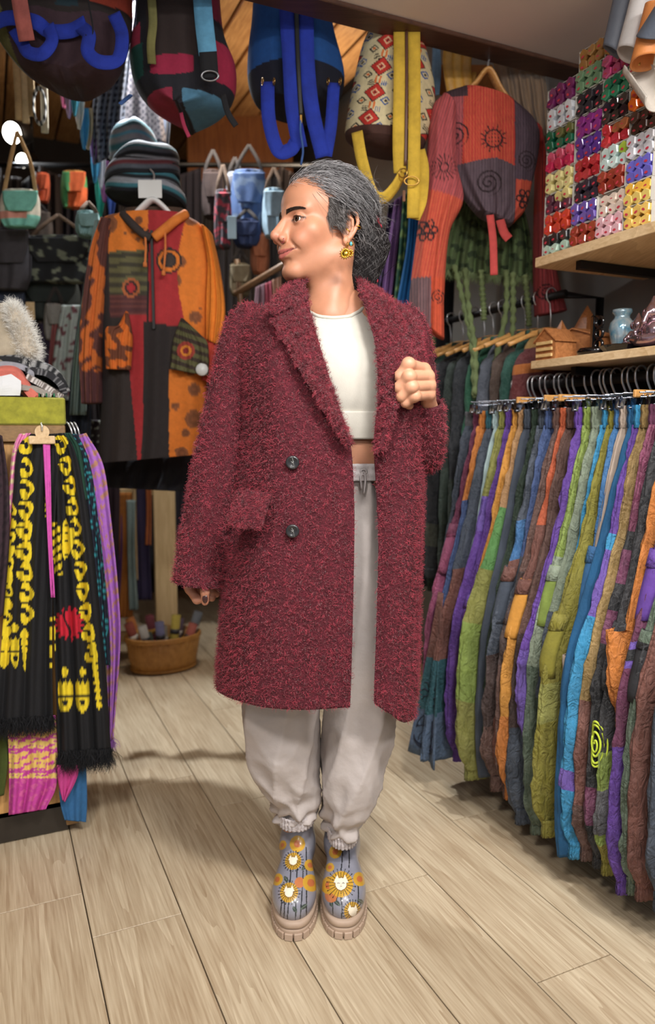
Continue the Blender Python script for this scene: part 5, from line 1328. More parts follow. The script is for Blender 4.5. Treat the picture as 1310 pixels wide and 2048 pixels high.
# ---- figurines and boxes on the lower shelf
ZS = 1.2945
M_TEAK = wood('carved_teak', (134, 78, 42), (196, 132, 80), rough=.45, axis='Y', rings=4)
def on_shelf(px, v): return toVU(atV(px, 680, v))[1]
def gable_box(label, v, u, w, d, h, peak, nm='wooden_box', carve=False):
    r = root(nm, label, 'wooden box', RT([v, u, ZS]))
    P = np.array([[-w / 2, 0], [w / 2, 0], [w / 2, h], [0, h + peak], [-w / 2, h]])
    V = np.array([[v + s * d / 2, u + p[0], ZS + p[1]] for s in (-1, 1) for p in P])
    F_ = [np.array([4, 3, 2, 1, 0]), np.arange(5, 10)] + [np.array([k, (k + 1) % 5, 5 + (k + 1) % 5, 5 + k]) for k in range(5)]
    b = mk('body', (RT(V), F_), M_TEAK, r, smooth=False)
    for s in (-1, 1):
        q = np.array([[v + a * (d / 2 + .006), u + s * bb, ZS + zz] for a in (-1, 1) for bb, zz in ((0.0, h + peak + .004), (w / 2 + .006, h - .002), (w / 2 + .006, h - .006), (0.0, h + peak))])
        mk('roof_board', (RT(q), [np.array([0, 1, 5, 4]), np.array([3, 7, 6, 2]), np.array([0, 4, 7, 3]), np.array([1, 2, 6, 5]), np.array([0, 3, 2, 1]), np.array([4, 5, 6, 7])]), M_TEAK, r, smooth=False)
    if carve:
        for k in range(3): mk('slat', boxm(RT([v - d / 2 - .003, u + w * .02, ZS + .014 + k * .017]), (.006, w * .8, .009), bev=.001), wood('pale_slat', (196, 156, 96), (230, 198, 140), axis='Y'), r, smooth=False)
    return r
def pyramid(label, v, u, w, h):
    r = root('wooden_pyramid', label, 'wooden box', RT([v, u, ZS]))
    V = [[v - w / 2, u - w / 2, ZS], [v + w / 2, u - w / 2, ZS], [v + w / 2, u + w / 2, ZS], [v - w / 2, u + w / 2, ZS], [v - w / 2, u - w / 2, ZS + .02], [v + w / 2, u - w / 2, ZS + .02], [v + w / 2, u + w / 2, ZS + .02], [v - w / 2, u + w / 2, ZS + .02], [v, u, ZS + h]]
    mk('base', (RT(V[:8]), [np.array([3, 2, 1, 0])] + [np.array([k, (k + 1) % 4, 4 + (k + 1) % 4, 4 + k]) for k in range(4)] + [np.array([4, 5, 6, 7])]), M_TEAK, r, smooth=False)
    mk('lid', (RT(V[4:]), [np.array([0, 1, 4]), np.array([1, 2, 4]), np.array([2, 3, 4]), np.array([3, 0, 4]), np.array([3, 2, 1, 0])]), M_TEAK, r, smooth=False)
US = lambda px, v: toVU(atV(px, 690, v))[1]
gable_box('small house shaped wooden box with pale slats at the shelf end', 1.47, US(1112, 1.47), .080, .075, .056, .030, carve=True)
gable_box('long carved wooden casket behind the black ring figure', 1.58, US(1165, 1.58), .19, .07, .070, .024)
pyramid('small wooden pyramid behind the house shaped box', 1.56, US(1122, 1.56), .085, .130)
pyramid('tall wooden pyramid box in the middle of the shelf', 1.68, US(1172, 1.68), .13, .185)
M_GLZ = mat('black_glaze', (14, 13, 15), rough=.08, var=.2, coat=.5)
def ring_figure(v, u):
    r = root('ring_figurine', 'glossy black ceramic figure with stacked rings', 'figurine', RT([v, u, ZS]))
    mk('dish', lathe([(0, 0), (.045, 0), (.052, .012), (.048, .020), (.040, .014), (0, .012)], RT([v, u, ZS]), seg=28), M_GLZ, r)
    mk('column', boxm(RT([v + .01, u + .018, ZS + .060]), (.024, .020, .10), bev=.006), M_GLZ, r)
    for k in range(3): mk('ring', torusm(RT([v, u - .008, ZS + .030 + k * .029]), RV, .0125, .0042, 24, 10), M_GLZ, r)
ring_figure(1.475, toVU(atV(1193, 690, 1.475))[1])
r = root('ceramic_dish', 'flat black glazed dish with a star shaped rim', 'dish', RT([1.455, 1.40, ZS]))
u_ = toVU(atV(1240, 690, 1.455))[1]
r.location = tuple(RT([1.455, u_, ZS])); BASE[r.name] = RT([1.455, u_, ZS])
mk('bowl', lathe([(0, 0), (.036, 0), (.050, .016), (.046, .018), (.034, .006), (0, .005)], RT([1.455, u_, ZS]), seg=10), M_GLZ, r, smooth=False)
u_ = toVU(atV(1243, 670, 1.53))[1]
r = root('oil_burner', 'mottled blue and silver glass vase', 'vase', RT([1.53, u_, ZS]))
mk('vessel', lathe([(0, 0), (.022, 0), (.021, .012), (.028, .045), (.033, .070), (.030, .086), (.020, .098), (.019, .104), (.025, .112), (.025, .120), (.018, .118), (0, .112)], RT([1.53, u_, ZS]), seg=28), mat('blue_silver_glaze', (60, 150, 186), col2=(206, 214, 214), rough=.12, metal=.5, vscale=38), r)
u_ = toVU(atV(1262, 672, 1.60))[1]
r = root('candle_holder', 'glossy black ceramic cup behind the blue vase', 'candle holder', RT([1.60, u_, ZS]))
mk('cup', lathe([(0, 0), (.026, 0), (.028, .04), (.026, .085), (.022, .085), (.022, .03), (0, .028)], RT([1.60, u_, ZS]), seg=24), M_GLZ, r)
M_SILV = mat('rosy_silver', (176, 150, 158), rough=.16, metal=.9, var=.25, vscale=60)
def seated(label, px, v, sc, trunk):
    u_ = toVU(atV(px, 690, v))[1]; r = root('seated_figurine', label, 'figurine', RT([v, u_, ZS]))
    def f(p):
        q = p / sc
        d = sd_ell(q, (0, 0, .016), (.042, .048, .014)); d = smin(d, sd_ell(q, (0, 0, .045), (.024, .030, .030)), .012)
        q2 = np.stack([q[..., 0], np.abs(q[..., 1]), q[..., 2]], -1)
        d = smin(d, sd_cap(q2, (-.02, .040, .026), (-.036, .004, .024), .012, .010), .008)
        d = smin(d, sd_cap(q2, (0, .030, .066), (-.022, .036, .044), .009, .007), .006)
        d = smin(d, sd_sph(q, (-.002, 0, .092), .020), .006)
        d = smin(d, sd_ell(q2, (0, .024, .092), (.004, .013, .014)), .004)
        d = smin(d, sd_cap(q, (0, 0, .108), (0, 0, .130), .014, .003), .006)
        if trunk:
            for a, b, ra, rb in (((-.020, 0, .088), (-.028, .004, .066), .008, .006), ((-.028, .004, .066), (-.026, .016, .052), .006, .004)): d = smin(d, sd_cap(q, a, b, ra, rb), .004)
        return d * sc
    V, F_ = sdf_mesh(f, (-.06 * sc, -.065 * sc, -.004), (.06 * sc, .065 * sc, .14 * sc), .0017 * sc)
    mk('statue', (RT(V + np.array([v, u_, ZS + .003])), F_), M_SILV, r)
    mk('plinth', boxm(RT([v, u_, ZS + .002]), (.08 * sc, .09 * sc, .004), bev=.001), M_SILV, r, smooth=False)
seated('small rosy silver seated statuette beside the blue vase', 1275, 1.50, .72, False)
seated('large rosy silver seated statuette with a trunk at the picture edge', 1304, 1.48, .95, True)

# ---- jackets on the rear rail
rail2 = root('clothes_rail', 'steel clothes rail with shirts and jackets beyond the trousers', 'clothes rail', RT([1.62, 2.3, 0]))
mk('bar', tubem(RT([[1.62, 1.80, 1.515], [1.62, 2.75, 1.515]]), .012, 12), M_BLACKMETAL, rail2)
for u in (1.82, 2.72): mk('post', tubem(RT([[1.78, u, 0], [1.78, u, 1.515], [1.62, u, 1.515]]), .013, 10), M_BLACKMETAL, rail2)
def jacket(label, u0, ve, zt, zb, bands, seed, sleeve_z=.62, wash=.3):
    r = root('jacket', label, 'jacket', RT([1.62, u0, 0]), 'jackets on the rear rail'); m = band_mat('jacket_%d' % seed, [(p * .66, tuple(.85 * x for x in c)) for p, c in bands], wash=wash, crumple=.6, zs=.66)
    body = [(zt, 1.55, 1.68, .012), (zt - .05, ve + .05, 1.78, .018), (zt - .15, ve + .045, 1.80, .022), (zt - .40, ve + .04, 1.80, .024), ((zt + zb) / 2 - .1, ve + .03, 1.80, .026), (zb, ve + .03, 1.80, .026)]
    mk('body', loft(leg_grid(body, u0, seed, seg=20, n=36, ruck=.003), True, True), m, r)
    sl = [(zt - .035, ve + .075, ve + .11, .014), (zt - .08, ve + .012, ve + .12, .020), (zt - .25, ve - .004, ve + .10, .024), (zt - .45, ve - .012, ve + .085, .024), (sleeve_z + .03, ve - .012, ve + .07, .022), (sleeve_z, ve - .008, ve + .065, .021)]
    mk('sleeve', loft(leg_grid(sl, u0 - .012, seed + 1, seg=18, n=36, ruck=.006), True, True), m, r)
    mk('cuff', shell(gathered_ring(ve - .012, ve + .068, u0 - .012, .023, sleeve_z + .025, sleeve_z - .012, 8, .04), .004, True), m, r)
    mk('collar', tubem(RT([[1.56, u0 - .02, zt + .01], [1.62, u0 - .026, zt + .018], [1.68, u0 - .02, zt + .01], [1.68, u0 + .02, zt + .012], [1.56, u0 + .02, zt + .012]]), .010, 8), m, r)
    h = root('coat_hanger', 'wooden hanger holding the ' + label, 'hanger', RT([1.62, u0, zt]), 'wooden hangers on the rear rail')
    mk('shoulder', tubem(cr(RT([[1.46, u0, zt - .03], [1.55, u0, zt + .005], [1.62, u0, zt + .022], [1.69, u0, zt + .005], [1.78, u0, zt - .03]]), 16), [.007] * 4 + [.010] * 8 + [.007] * 4, 8), M_HWOOD, h)
    hook = [[1.62 + .02 * math.cos(t), u0, 1.521 + .02 * math.sin(t)] for t in np.linspace(-.3, 3.3, 12)] + [[1.603, u0, 1.505], [1.617, u0, 1.485], [1.62, u0, zt + .02]]
    mk('hook', tubem(cr(RT(hook), 24), .002, 8), M_CHROME, h)
J = [('red and gold woven pattern jacket nearest to the wooden boxes', 1.86, 1.47, [(0, (96, 40, 44)), (.8, (92, 38, 42)), (.98, (176, 96, 44)), (1.0, (104, 44, 46)), (1.06, (150, 120, 70)), (1.08, (96, 40, 44)), (1.15, (196, 120, 52)), (1.18, (70, 60, 48)), (1.20, (110, 46, 46)), (1.28, (190, 110, 46)), (1.31, (98, 42, 44)), (1.36, (168, 130, 70))], .80),
     ('teal green patterned jacket beside the woven pattern jacket', 1.92, 1.48, [(0, (40, 96, 80)), (.75, (66, 132, 108)), (.9, (36, 86, 74))], .66),
     ('muted brown striped jacket behind the green skirt fringe', 1.98, 1.48, [(0, (92, 74, 60)), (.8, (112, 92, 76)), (.95, (84, 66, 56))], .70),
     ('slate grey jacket with a brown hem', 2.04, 1.47, [(0, (78, 66, 62)), (.62, (70, 76, 88)), (1.0, (86, 92, 104))], .60),
     ('bottle green velvet jacket', 2.10, 1.47, [(0, (26, 72, 54)), (.8, (34, 92, 66))], .55),
     ('dark jacket with tan and red woven cuffs', 2.15, 1.455, [(0, (150, 110, 84)), (.66, (120, 58, 52)), (.69, (140, 112, 84)), (.72, (52, 66, 56)), (.95, (40, 44, 50))], .64),
     ('charcoal green plaid jacket', 2.20, 1.45, [(0, (48, 60, 52)), (.8, (60, 76, 66)), (1.0, (44, 56, 50))], .60),
     ('near black jacket with faint camouflage sleeve', 2.26, 1.435, [(0, (24, 26, 30)), (.66, (58, 60, 48)), (.74, (24, 26, 32))], .58),
     ('deep green quilted jacket at the far end of the rear rail', 2.33, 1.45, [(0, (28, 52, 42)), (.9, (38, 72, 56))], .60),
     ('midnight blue jacket behind the deep green one', 2.41, 1.45, [(0, (26, 34, 48)), (1.0, (34, 44, 60))], .60)]
for k, (lab, u0, ve, bands, sz) in enumerate(J):
    jacket(lab, u0, ve, 1.39 + .004 * (k % 3), .50, bands, 400 + 3 * k, sz)
# ================================================================== LEFT SIDE: counter with shawls, patchwork coat, basket
def drape(left, right, plane, folds=3, amp=.012, R=80, Cn=50, seed=0, kind='U', bulge=0.0, nfold=1.0):
    """hanging sheet between two edge polylines given as image points on a plane (U depth, or Y depth); returns grid and texture pixels"""
    r = np.random.default_rng(seed); L = cr(np.array(left, float), R); Rt = cr(np.array(right, float), R)
    s = np.linspace(0, 1, Cn); T = L[:, None] * (1 - s)[None, :, None] + Rt[:, None] * s[None, :, None]
    t = np.linspace(0, 1, R)[:, None]
    off = amp * (np.sin(2 * np.pi * folds * s[None] + .8 * np.sin(3 * t + seed) + seed) + .5 * np.sin(2 * np.pi * folds * 2.1 * s[None] + 2 * t + 2 * seed) * nfold) * (.35 + .65 * t ** .6)
    off = off - bulge * np.sin(np.pi * s)[None] 
    px, py = T[..., 0], T[..., 1]
    xc = (px - 655) / FPX; yc = (1024 - py) / FPX
    D = np.stack([xc, math.cos(PITCH) + math.sin(PITCH) * yc, -math.sin(PITCH) + math.cos(PITCH) * yc], -1)
    if kind == 'U': dist = (plane + off) / (-D[..., 0] * SY + D[..., 1] * CY)
    else: dist = (plane + off) / D[..., 1]
    return O + D * dist[..., None], px, py
def two(c): return np.concatenate([c.reshape(-1, 3), c.reshape(-1, 3)])
def solid(shape, c): return np.broadcast_to(linA(c), shape + (3,)).copy()
def fringe(name, edge, n, L, m, parent, spread=.004, w=.0016, seed=0):
    """tassel threads hanging from an edge polyline"""
    r = np.random.default_rng(seed); t = np.sort(r.random(n)) * (len(edge) - 1); i = np.minimum(t.astype(int), len(edge) - 2); f = (t - i)[:, None]
    P0 = edge[i] * (1 - f) + edge[i + 1] * f + r.normal(size=(n, 3)) * .003
    D = np.stack([r.normal(0, .22, n), r.normal(0, .22, n), -np.ones(n)], -1)
    V, F_ = strands(P0, D, r.uniform(.6, 1.15, n) * L, w, curl=.16, seg=4)
    return mk(name, (V, F_), m, parent, kind='stuff')
M_PINE = wood('pine_panel', (170, 122, 66), (214, 168, 106), rough=.5, axis='Z', rings=3)
M_PINED = wood('aged_pine', (104, 78, 48), (160, 124, 78), rough=.5, axis='X', rings=3)
M_LIMEV = mat('lime_crushed_velvet', (168, 164, 42), col2=(126, 126, 22), rough=.75, vscale=42, bump=.3, bscale=60, sheen=.3)
CU = 2.05; CV1 = .186; CV0 = -.75
cnt = root('display_counter', 'pine display counter topped with a lime velvet pad, hung with shawls', 'counter', RT([-.28, 2.35, 0]))
mk('cabinet', boxm(RT([(CV0 + CV1) / 2 - .006, CU + .31, .57]), (CV1 - CV0 - .03, .60, 1.0), bev=.003), M_PINE, cnt, smooth=False)
mk('top_rail', boxm(RT([(CV0 + CV1) / 2, CU + .31, 1.092]), (CV1 - CV0, .63, .042), bev=.002), M_PINED, cnt, smooth=False)
mk('velvet_pad', boxm(RT([(CV0 + CV1) / 2, CU + .31, 1.149]), (CV1 - CV0 + .004, .635, .070), bev=.004), M_LIMEV, cnt, smooth=False, label='lime green crushed velvet pad')
mk('kick_board', boxm(RT([(CV0 + CV1) / 2 - .02, CU + .31, .045]), (CV1 - CV0 - .02, .60, .085), bev=.002), mat('dark_plinth', (42, 36, 30), rough=.35, var=.1), cnt, smooth=False)
mk('corner_post', boxm(RT([CV1 - .022, CU + .005, .55]), (.03, .03, 1.05), bev=.002), M_PINED, cnt, smooth=False)

# ---- the black and yellow shawl
def blob(px, py, cx, cy, rx, ry, hole=True, k=0):
    dx, dy = (px - cx) / rx, (py - cy) / ry; d = np.hypot(dx, dy); m = d < 1 + .12 * np.sin(3 * np.arctan2(dy, dx) + k)
    if hole: m &= ~(np.hypot(dx - .15, dy - .05) < .36); m &= ~((dx < -.1) & (np.abs(dy + .25) < .18 + .1 * np.sin(k)))
    return m
def shawl_paint(px, py):
    c = solid(px.shape, (14, 14, 18)); Y = linA((222, 196, 34)); Rd = linA((186, 20, 44)); m = np.zeros(px.shape, bool)
    for k in range(9): m |= blob(px, py, 51 + 2 * np.sin(k), 895 + k * 41.5 - (k < 1) * 5, 17 - 1.0 * abs(k - 5), 20, True, k)
    for k in range(5): m |= blob(px, py, 49, 1268 + k * 16, 9 - k * 1.4, 9, False, k)
    for k in range(11):
        cx = np.interp(k, [0, 2, 4, 7, 10], [122, 140, 150, 165, 182]); m |= blob(px, py, cx, 888 + k * 42, 13, 19, True, k + 3)
    for k in range(12):
        cx = np.interp(k, [0, 6, 11], [22, 16, 10]); m |= blob(px, py, cx, 1020 + k * 27, 11, 13, k % 2 == 0, k)
    m |= (np.abs(px - 94) < 4) & (py > 930) & (py < 1035) & (np.sin(py * .5) > -.2)
    m |= (np.abs(px - 105) < 5) & (py > 1235) & (py < 1335) & (np.sin(py * .17) > -.6)
    # striped and spotted figures in the middle
    m |= blob(px, py, 133, 1080, 11, 38, False, 1) & ~((np.sin(py * .42) > .75) & (np.abs(px - 133) < 4))
    m |= (np.abs(px - 114 - (py - 1100) * .05) < 8) & (py > 1045) & (py < 1150) & (np.sin(py * .33 + px * .25) > -.35)
    # rows of crowned ornaments near the hem
    for cx, sx in ((130, 15), (165, 13), (8, 12), (30, 8)):
        yy = 1378 if cx > 100 else 1290
        m |= (np.abs(px - cx) < sx) & (py > yy - 18 + 7 * np.abs(np.sin((px - cx) * .35))) & (py < yy + 12)
        m |= blob(px, py, cx, yy - 34, 6, 9, False, 2)
        m |= (np.hypot((px - cx) / sx, (py - yy - 16) / 30) < 1) & (py > yy + 16) & ~(np.hypot((px - cx) / 5, (py - yy - 26) / 6) < 1)
    for k in range(9): m |= blob(px, py, 186 + k * 1.6, 1290 + k * 15, 6, 7, False, k)
    c[m] = Y
    a = np.arctan2(py - 1248, px - 138); d = np.hypot(px - 138, (py - 1248) * .85); rdm = d < 26 + 3.5 * np.sign(np.sin(a * 15))
    c[rdm] = Rd; c[rdm & (np.abs(px - 133 - 6 * np.sin((py - 1248) * .09)) < 2.5)] = linA((40, 8, 12)); 
    return c
def shawl(label, left, right, plane, paint, folds, amp, fr=None, R=120, Cn=70, seed=1, name='shawl', kind='U', bulge=.0, th=.003, group='shawls hung on the pine counter', m=None, cat='shawl'):
    P, px, py = drape(left, right, plane, folds, amp, R, Cn, seed, kind, bulge)
    base = P.reshape(-1, 3).mean(0); base = np.array([base[0], base[1], P[..., 2].min()])
    r = root(name, label, cat, base, group)
    c = paint(px, py) if callable(paint) else solid(px.shape, paint)
    mk('cloth', shell(P, th), m or MV, r, col=two(c))
    if fr: fringe('fringe', P[-1], fr[0], fr[1], mat('fringe_' + fr[2], fr[3], rough=.9), r, seed=seed, w=fr[4] if len(fr) > 4 else .0016)
    return r, P
def ornate(base, ink, sc=.16, border=None):
    def f(px, py):
        c = solid(px.shape, base); q = np.stack([px, py], -1) * sc
        m = (vnoise(q, 5, 2) + .5 * np.sin(px * .42) * np.sin(py * .37 + 1) > .38); c[m] = linA(ink)
        if border:
            for (y0, y1, cc) in border:
                b = (py > y0) & (py < y1); c[b] = linA(cc)
                c[b & (vnoise(q * 1.6, 7, 2) > .35)] = linA(base)
        return c
    return f
sh1, _ = shawl('black shawl with yellow batik motifs and a red flower hanging from a wooden clip', [(62, 868), (36, 900), (26, 1000), (14, 1150), (2, 1300), (-8, 1440)], [(108, 868), (118, 900), (112, 1000), (106, 1150), (104, 1300), (106, 1432)], 1.985, shawl_paint, 2.5, .010, (1500, .048, 'black', (16, 16, 20)), 200, 90, 1)
P2, px2, py2 = drape([(100, 868), (104, 900), (106, 1000), (106, 1150), (110, 1300), (118, 1505)], [(128, 866), (150, 905), (172, 1000), (192, 1150), (208, 1300), (221, 1498)], 1.990, 3.0, .012, 200, 90, 2)
mk('second_fall', shell(P2, .003), MV, sh1, col=two(shawl_paint(px2, py2)))
fringe('fringe', P2[-1], 1700, .055, mat('fringe_black', (16, 16, 20)), sh1, seed=2)
shawl('pink and cream paisley shawl left of the black batik shawl', [(38, 868), (26, 900), (18, 980), (14, 1080)], [(62, 866), (52, 900), (40, 980), (32, 1080)], 2.000, ornate((222, 130, 176), (226, 210, 160), .35), 2, .006, None, 60, 24, 3)
shawl('bright pink narrow scarf end between the halves of the black shawl', [(86, 882), (90, 960), (96, 1080), (102, 1195)], [(100, 880), (101, 960), (103, 1080), (109, 1195)], 1.972, (206, 84, 172), 1, .003, None, 40, 10, 4)
shawl('dark aubergine scarf cut by the left picture edge', [(-40, 850), (-48, 950), (-50, 1100), (-50, 1260)], [(4, 872), (16, 960), (18, 1080), (6, 1230)], 1.975, ornate((52, 34, 42), (34, 22, 28), .3), 2, .010, None, 60, 30, 5)
shawl('dark green scarf behind the black shawl', [(118, 866), (130, 900), (140, 1000)], [(140, 866), (162, 905), (176, 1000)], 2.004, (18, 58, 44), 2, .006, None, 40, 20, 6)
shawl('navy scarf with turquoise speckled print beside the lilac shawl', [(142, 868), (158, 930), (176, 1040), (190, 1180), (205, 1330)], [(156, 868), (180, 930), (196, 1040), (212, 1180), (220, 1330)], 2.010, ornate((16, 22, 40), (40, 130, 140), .5), 2, .006, None, 90, 24, 7)
shawl('lilac shawl with gold leaf print on the counter corner', [(150, 872), (160, 960), (184, 1080), (206, 1200), (214, 1330), (218, 1480)], [(172, 866), (206, 930), (222, 1040), (236, 1180), (240, 1290), (226, 1478)], 2.035, ornate((166, 104, 192), (176, 128, 100), .28), 1.5, .010, (160, .03, 'lilac', (150, 96, 176)), 110, 50, 8)
shawl('magenta shawl with a golden border showing below the black fringe', [(14, 1440), (18, 1530), (18, 1630)], [(112, 1430), (114, 1560), (92, 1618)], 2.012, ornate((190, 64, 152), (200, 90, 150), .3, [(1440, 1474, (222, 186, 100)), (1478, 1496, (226, 196, 110)), (1502, 1540, (222, 186, 100)), (1546, 1556, (226, 196, 110))]), 2.5, .010, None, 80, 50, 9)
shawl('magenta scarf tip hanging below the black fringe', [(114, 1530), (118, 1570), (126, 1600)], [(160, 1528), (152, 1560), (130, 1604)], 1.996, (188, 62, 132), 1.5, .005, None, 30, 20, 10)
shawl('plain blue cloth end at the bottom of the counter corner', [(116, 1520), (120, 1600), (130, 1640)], [(172, 1510), (174, 1600), (172, 1644)], 2.020, (44, 96, 142), 1.5, .006, None, 40, 24, 11)
shawl('olive green scarf end low at the left picture edge', [(-30, 1440), (-30, 1520), (-28, 1600)], [(14, 1440), (16, 1520), (8, 1590)], 2.025, (62, 74, 22), 1.5, .005, None, 30, 16, 12)
# wooden clip hanger holding the black shawl
r = root('scarf_hanger', 'small light wooden clip with a round hole holding the black shawl', 'hanger', atU(85, 885, 1.972))
c0 = atU(84, 876, 1.966)
mk('plate', boxm(atU(84, 880, 1.968), (.062, .007, .020), bev=.002), M_OAK, r, smooth=False)
mk('tab', lathe([(0, -.003), (.017, -.003), (.017, .003), (0, .003)], atU(84, 864, 1.969), axis=RU, seg=24), M_OAK, r, smooth=False)
mk('hook', tubem(cr(np.array([atU(84, 862, 1.964), atU(84, 852, 1.960), atU(82, 848, 1.972), atU(83, 846, 1.985)]), 14), .0018, 8), M_CHROME, r)
for k, px in enumerate((137, 144, 151)):
    r = root('scarf_hook', ['first', 'second', 'third'][k] + ' small chrome scarf hook at the counter corner', 'hook', atU(px, 862, 2.03))
    mk('hook', tubem(cr(np.array([atU(px - 3, 845, 2.05), atU(px, 848, 2.03), atU(px + 5, 858, 2.02), atU(px + 8, 870, 2.02)]), 14), .0022, 8), M_CHROME, r)

# ---- things lying on the counter
def blanket(label, pts, th, col, ink=None, name='folded_scarf', seed=0, y0=2.10, d=.18, group='scarves piled on the counter'):
    """soft folded slab: front outline in image points, extruded back with rounded edges"""
    top = cr(np.array(pts, float), 40); n = 14; rows_ = []
    z0 = 1.1845
    for j, a in enumerate(np.linspace(-.05, math.pi, n)):
        uu = y0 + d / 2 - d / 2 * math.cos(a); rows_.append([])
        for i, (px, py) in enumerate(top):
            p = atU(px, py, y0 + .02); h = th * (.55 + .45 * math.sin(a)); v_, _, z_ = toVU(p)
            rows_[-1].append([v_, uu, z_ - th + h])
    P = RT(np.array(rows_)); P = P + .004 * vnoise(P * 60, seed, 2)[..., None] * UP
    b = P.reshape(-1, 3).mean(0); r = root(name, label, 'scarf', (b[0], b[1], P[..., 2].min() - th * .4), group)
    c = solid(P.shape[:2], col)
    if ink is not None:
        m = np.sin(P[..., 2] * 900) * np.sin(P[..., 0] * 700 + 3 * np.sin(P[..., 1] * 300)) > .25; c[m] = linA(ink)
    mk('cloth', shell(P, th), MV, r, col=two(c))
    return r
blanket('black and white tweed scarf on top of the counter pile', [(-30, 716), (20, 712), (70, 722), (110, 742), (132, 778)], .020, (26, 27, 30), (150, 150, 150), seed=1, d=.22)
blanket('charcoal open knit scarf in the counter pile', [(50, 738), (90, 744), (118, 762), (128, 785)], .018, (36, 36, 40), (120, 120, 122), seed=2)
blanket('light grey wool scarf in the counter pile', [(-30, 730), (10, 726), (40, 730), (60, 742), (62, 752)], .014, (150, 150, 158), seed=3)
blanket('taupe scarf with white stitching low in the counter pile', [(52, 752), (80, 764), (104, 778), (124, 788)], .016, (112, 102, 96), (206, 200, 196), seed=4)
blanket('coral pink knitted scarf on the counter', [(-30, 744), (0, 738), (30, 740), (46, 760), (66, 786), (74, 790)], .024, (208, 112, 98), seed=5, y0=2.08)
blanket('grey stone coloured scarf under the knitted pile', [(40, 772), (70, 776), (92, 786), (100, 791)], .014, (150, 142, 134), seed=6, y0=2.075)
r = root('paper_tag', 'crumpled white paper tag on the coral scarf', 'paper', atU(18, 790, 2.07))
g = cr(np.array([[atU(px, py, u) for px, py, u in row] for row in ([(-20, 756, 2.075), (5, 752, 2.065), (22, 748, 2.07), (42, 762, 2.068)], [(-20, 775, 2.06), (5, 772, 2.055), (24, 770, 2.06), (42, 778, 2.06)], [(-20, 791, 2.06), (5, 791, 2.058), (24, 791, 2.06), (40, 791, 2.062)])]), 9)
mk('sheet', shell(g, .0012), mat('white_paper', (222, 224, 226), rough=.7, var=.04), r, smooth=False)
for k in range(6):
    p = atU(78 + k * 7.5, 791, 2.07); p[2] = 1.1905
    r = root('bead_bangle', ['leftmost', 'second', 'third', 'fourth', 'fifth', 'rightmost'][k] + ' small green and white glass bangle on the velvet pad', 'bangle', p - np.array([0, 0, .006]), 'glass bangles on the velvet pad')
    mk('ring', torusm(p, RV + .3 * RU * (k % 2), .0045, .0018, 14, 8), mat('green_glass' if k % 2 == 0 else 'milk_glass', (40, 120, 84) if k % 2 == 0 else (206, 200, 190), rough=.15), r)
# fur trimmed hat
hat = root('fur_hat', 'beige suede hat with a white fluffy fur brim on the scarf pile', 'hat', atU(20, 716, 2.16))
def hat_sdf(P):
    a = atU(-30, 720, 2.17); b = atU(-10, 650, 2.18)
    d = sd_cap(P, atU(-25, 700, 2.18), atU(10, 640, 2.19), .085, .045); d = smin(d, sd_ell(P, atU(-10, 700, 2.18), (.09, .08, .05)), .03)
    return smax(d, -(P[..., 2] - 1.262), .004)
hv, hf = sdf_mesh(hat_sdf, atU(-70, 740, 2.16) + np.array([-.05, -.12, -.02]), atU(70, 590, 2.20) + np.array([.05, .14, .03]), .006)
mk('crown', (hv, hf), cloth('beige_suede', (168, 156, 136)), hat)
path = cr(np.array([atU(22, 612, 2.15), atU(34, 640, 2.13), atU(46, 670, 2.12), atU(56, 700, 2.12), atU(60, 716, 2.13)]), 30)
mk('brim', tubem(path, np.interp(np.arange(30), [0, 6, 22, 29], [.010, .022, .026, .016]), 14), cloth('fur_base', (190, 178, 160)), hat)
n = 4200; t = RNG.random(n) * 28.9; i = t.astype(int); pc = path[i] + (path[i + 1] - path[i]) * (t - i)[:, None]
dv = RNG.normal(size=(n, 3)); dv /= np.linalg.norm(dv, axis=1, keepdims=True); rad = np.interp(t, [0, 6, 22, 29], [.010, .022, .026, .016])[:, None]
V, F_ = strands(pc + dv * rad, dv + np.array([.2, 0, .15]), RNG.uniform(.012, .024, n), .0011, curl=.2, seg=4)
mk('fur', (V, F_), mat('white_fur', (238, 236, 230), rough=.8, var=.06), hat, kind='stuff')

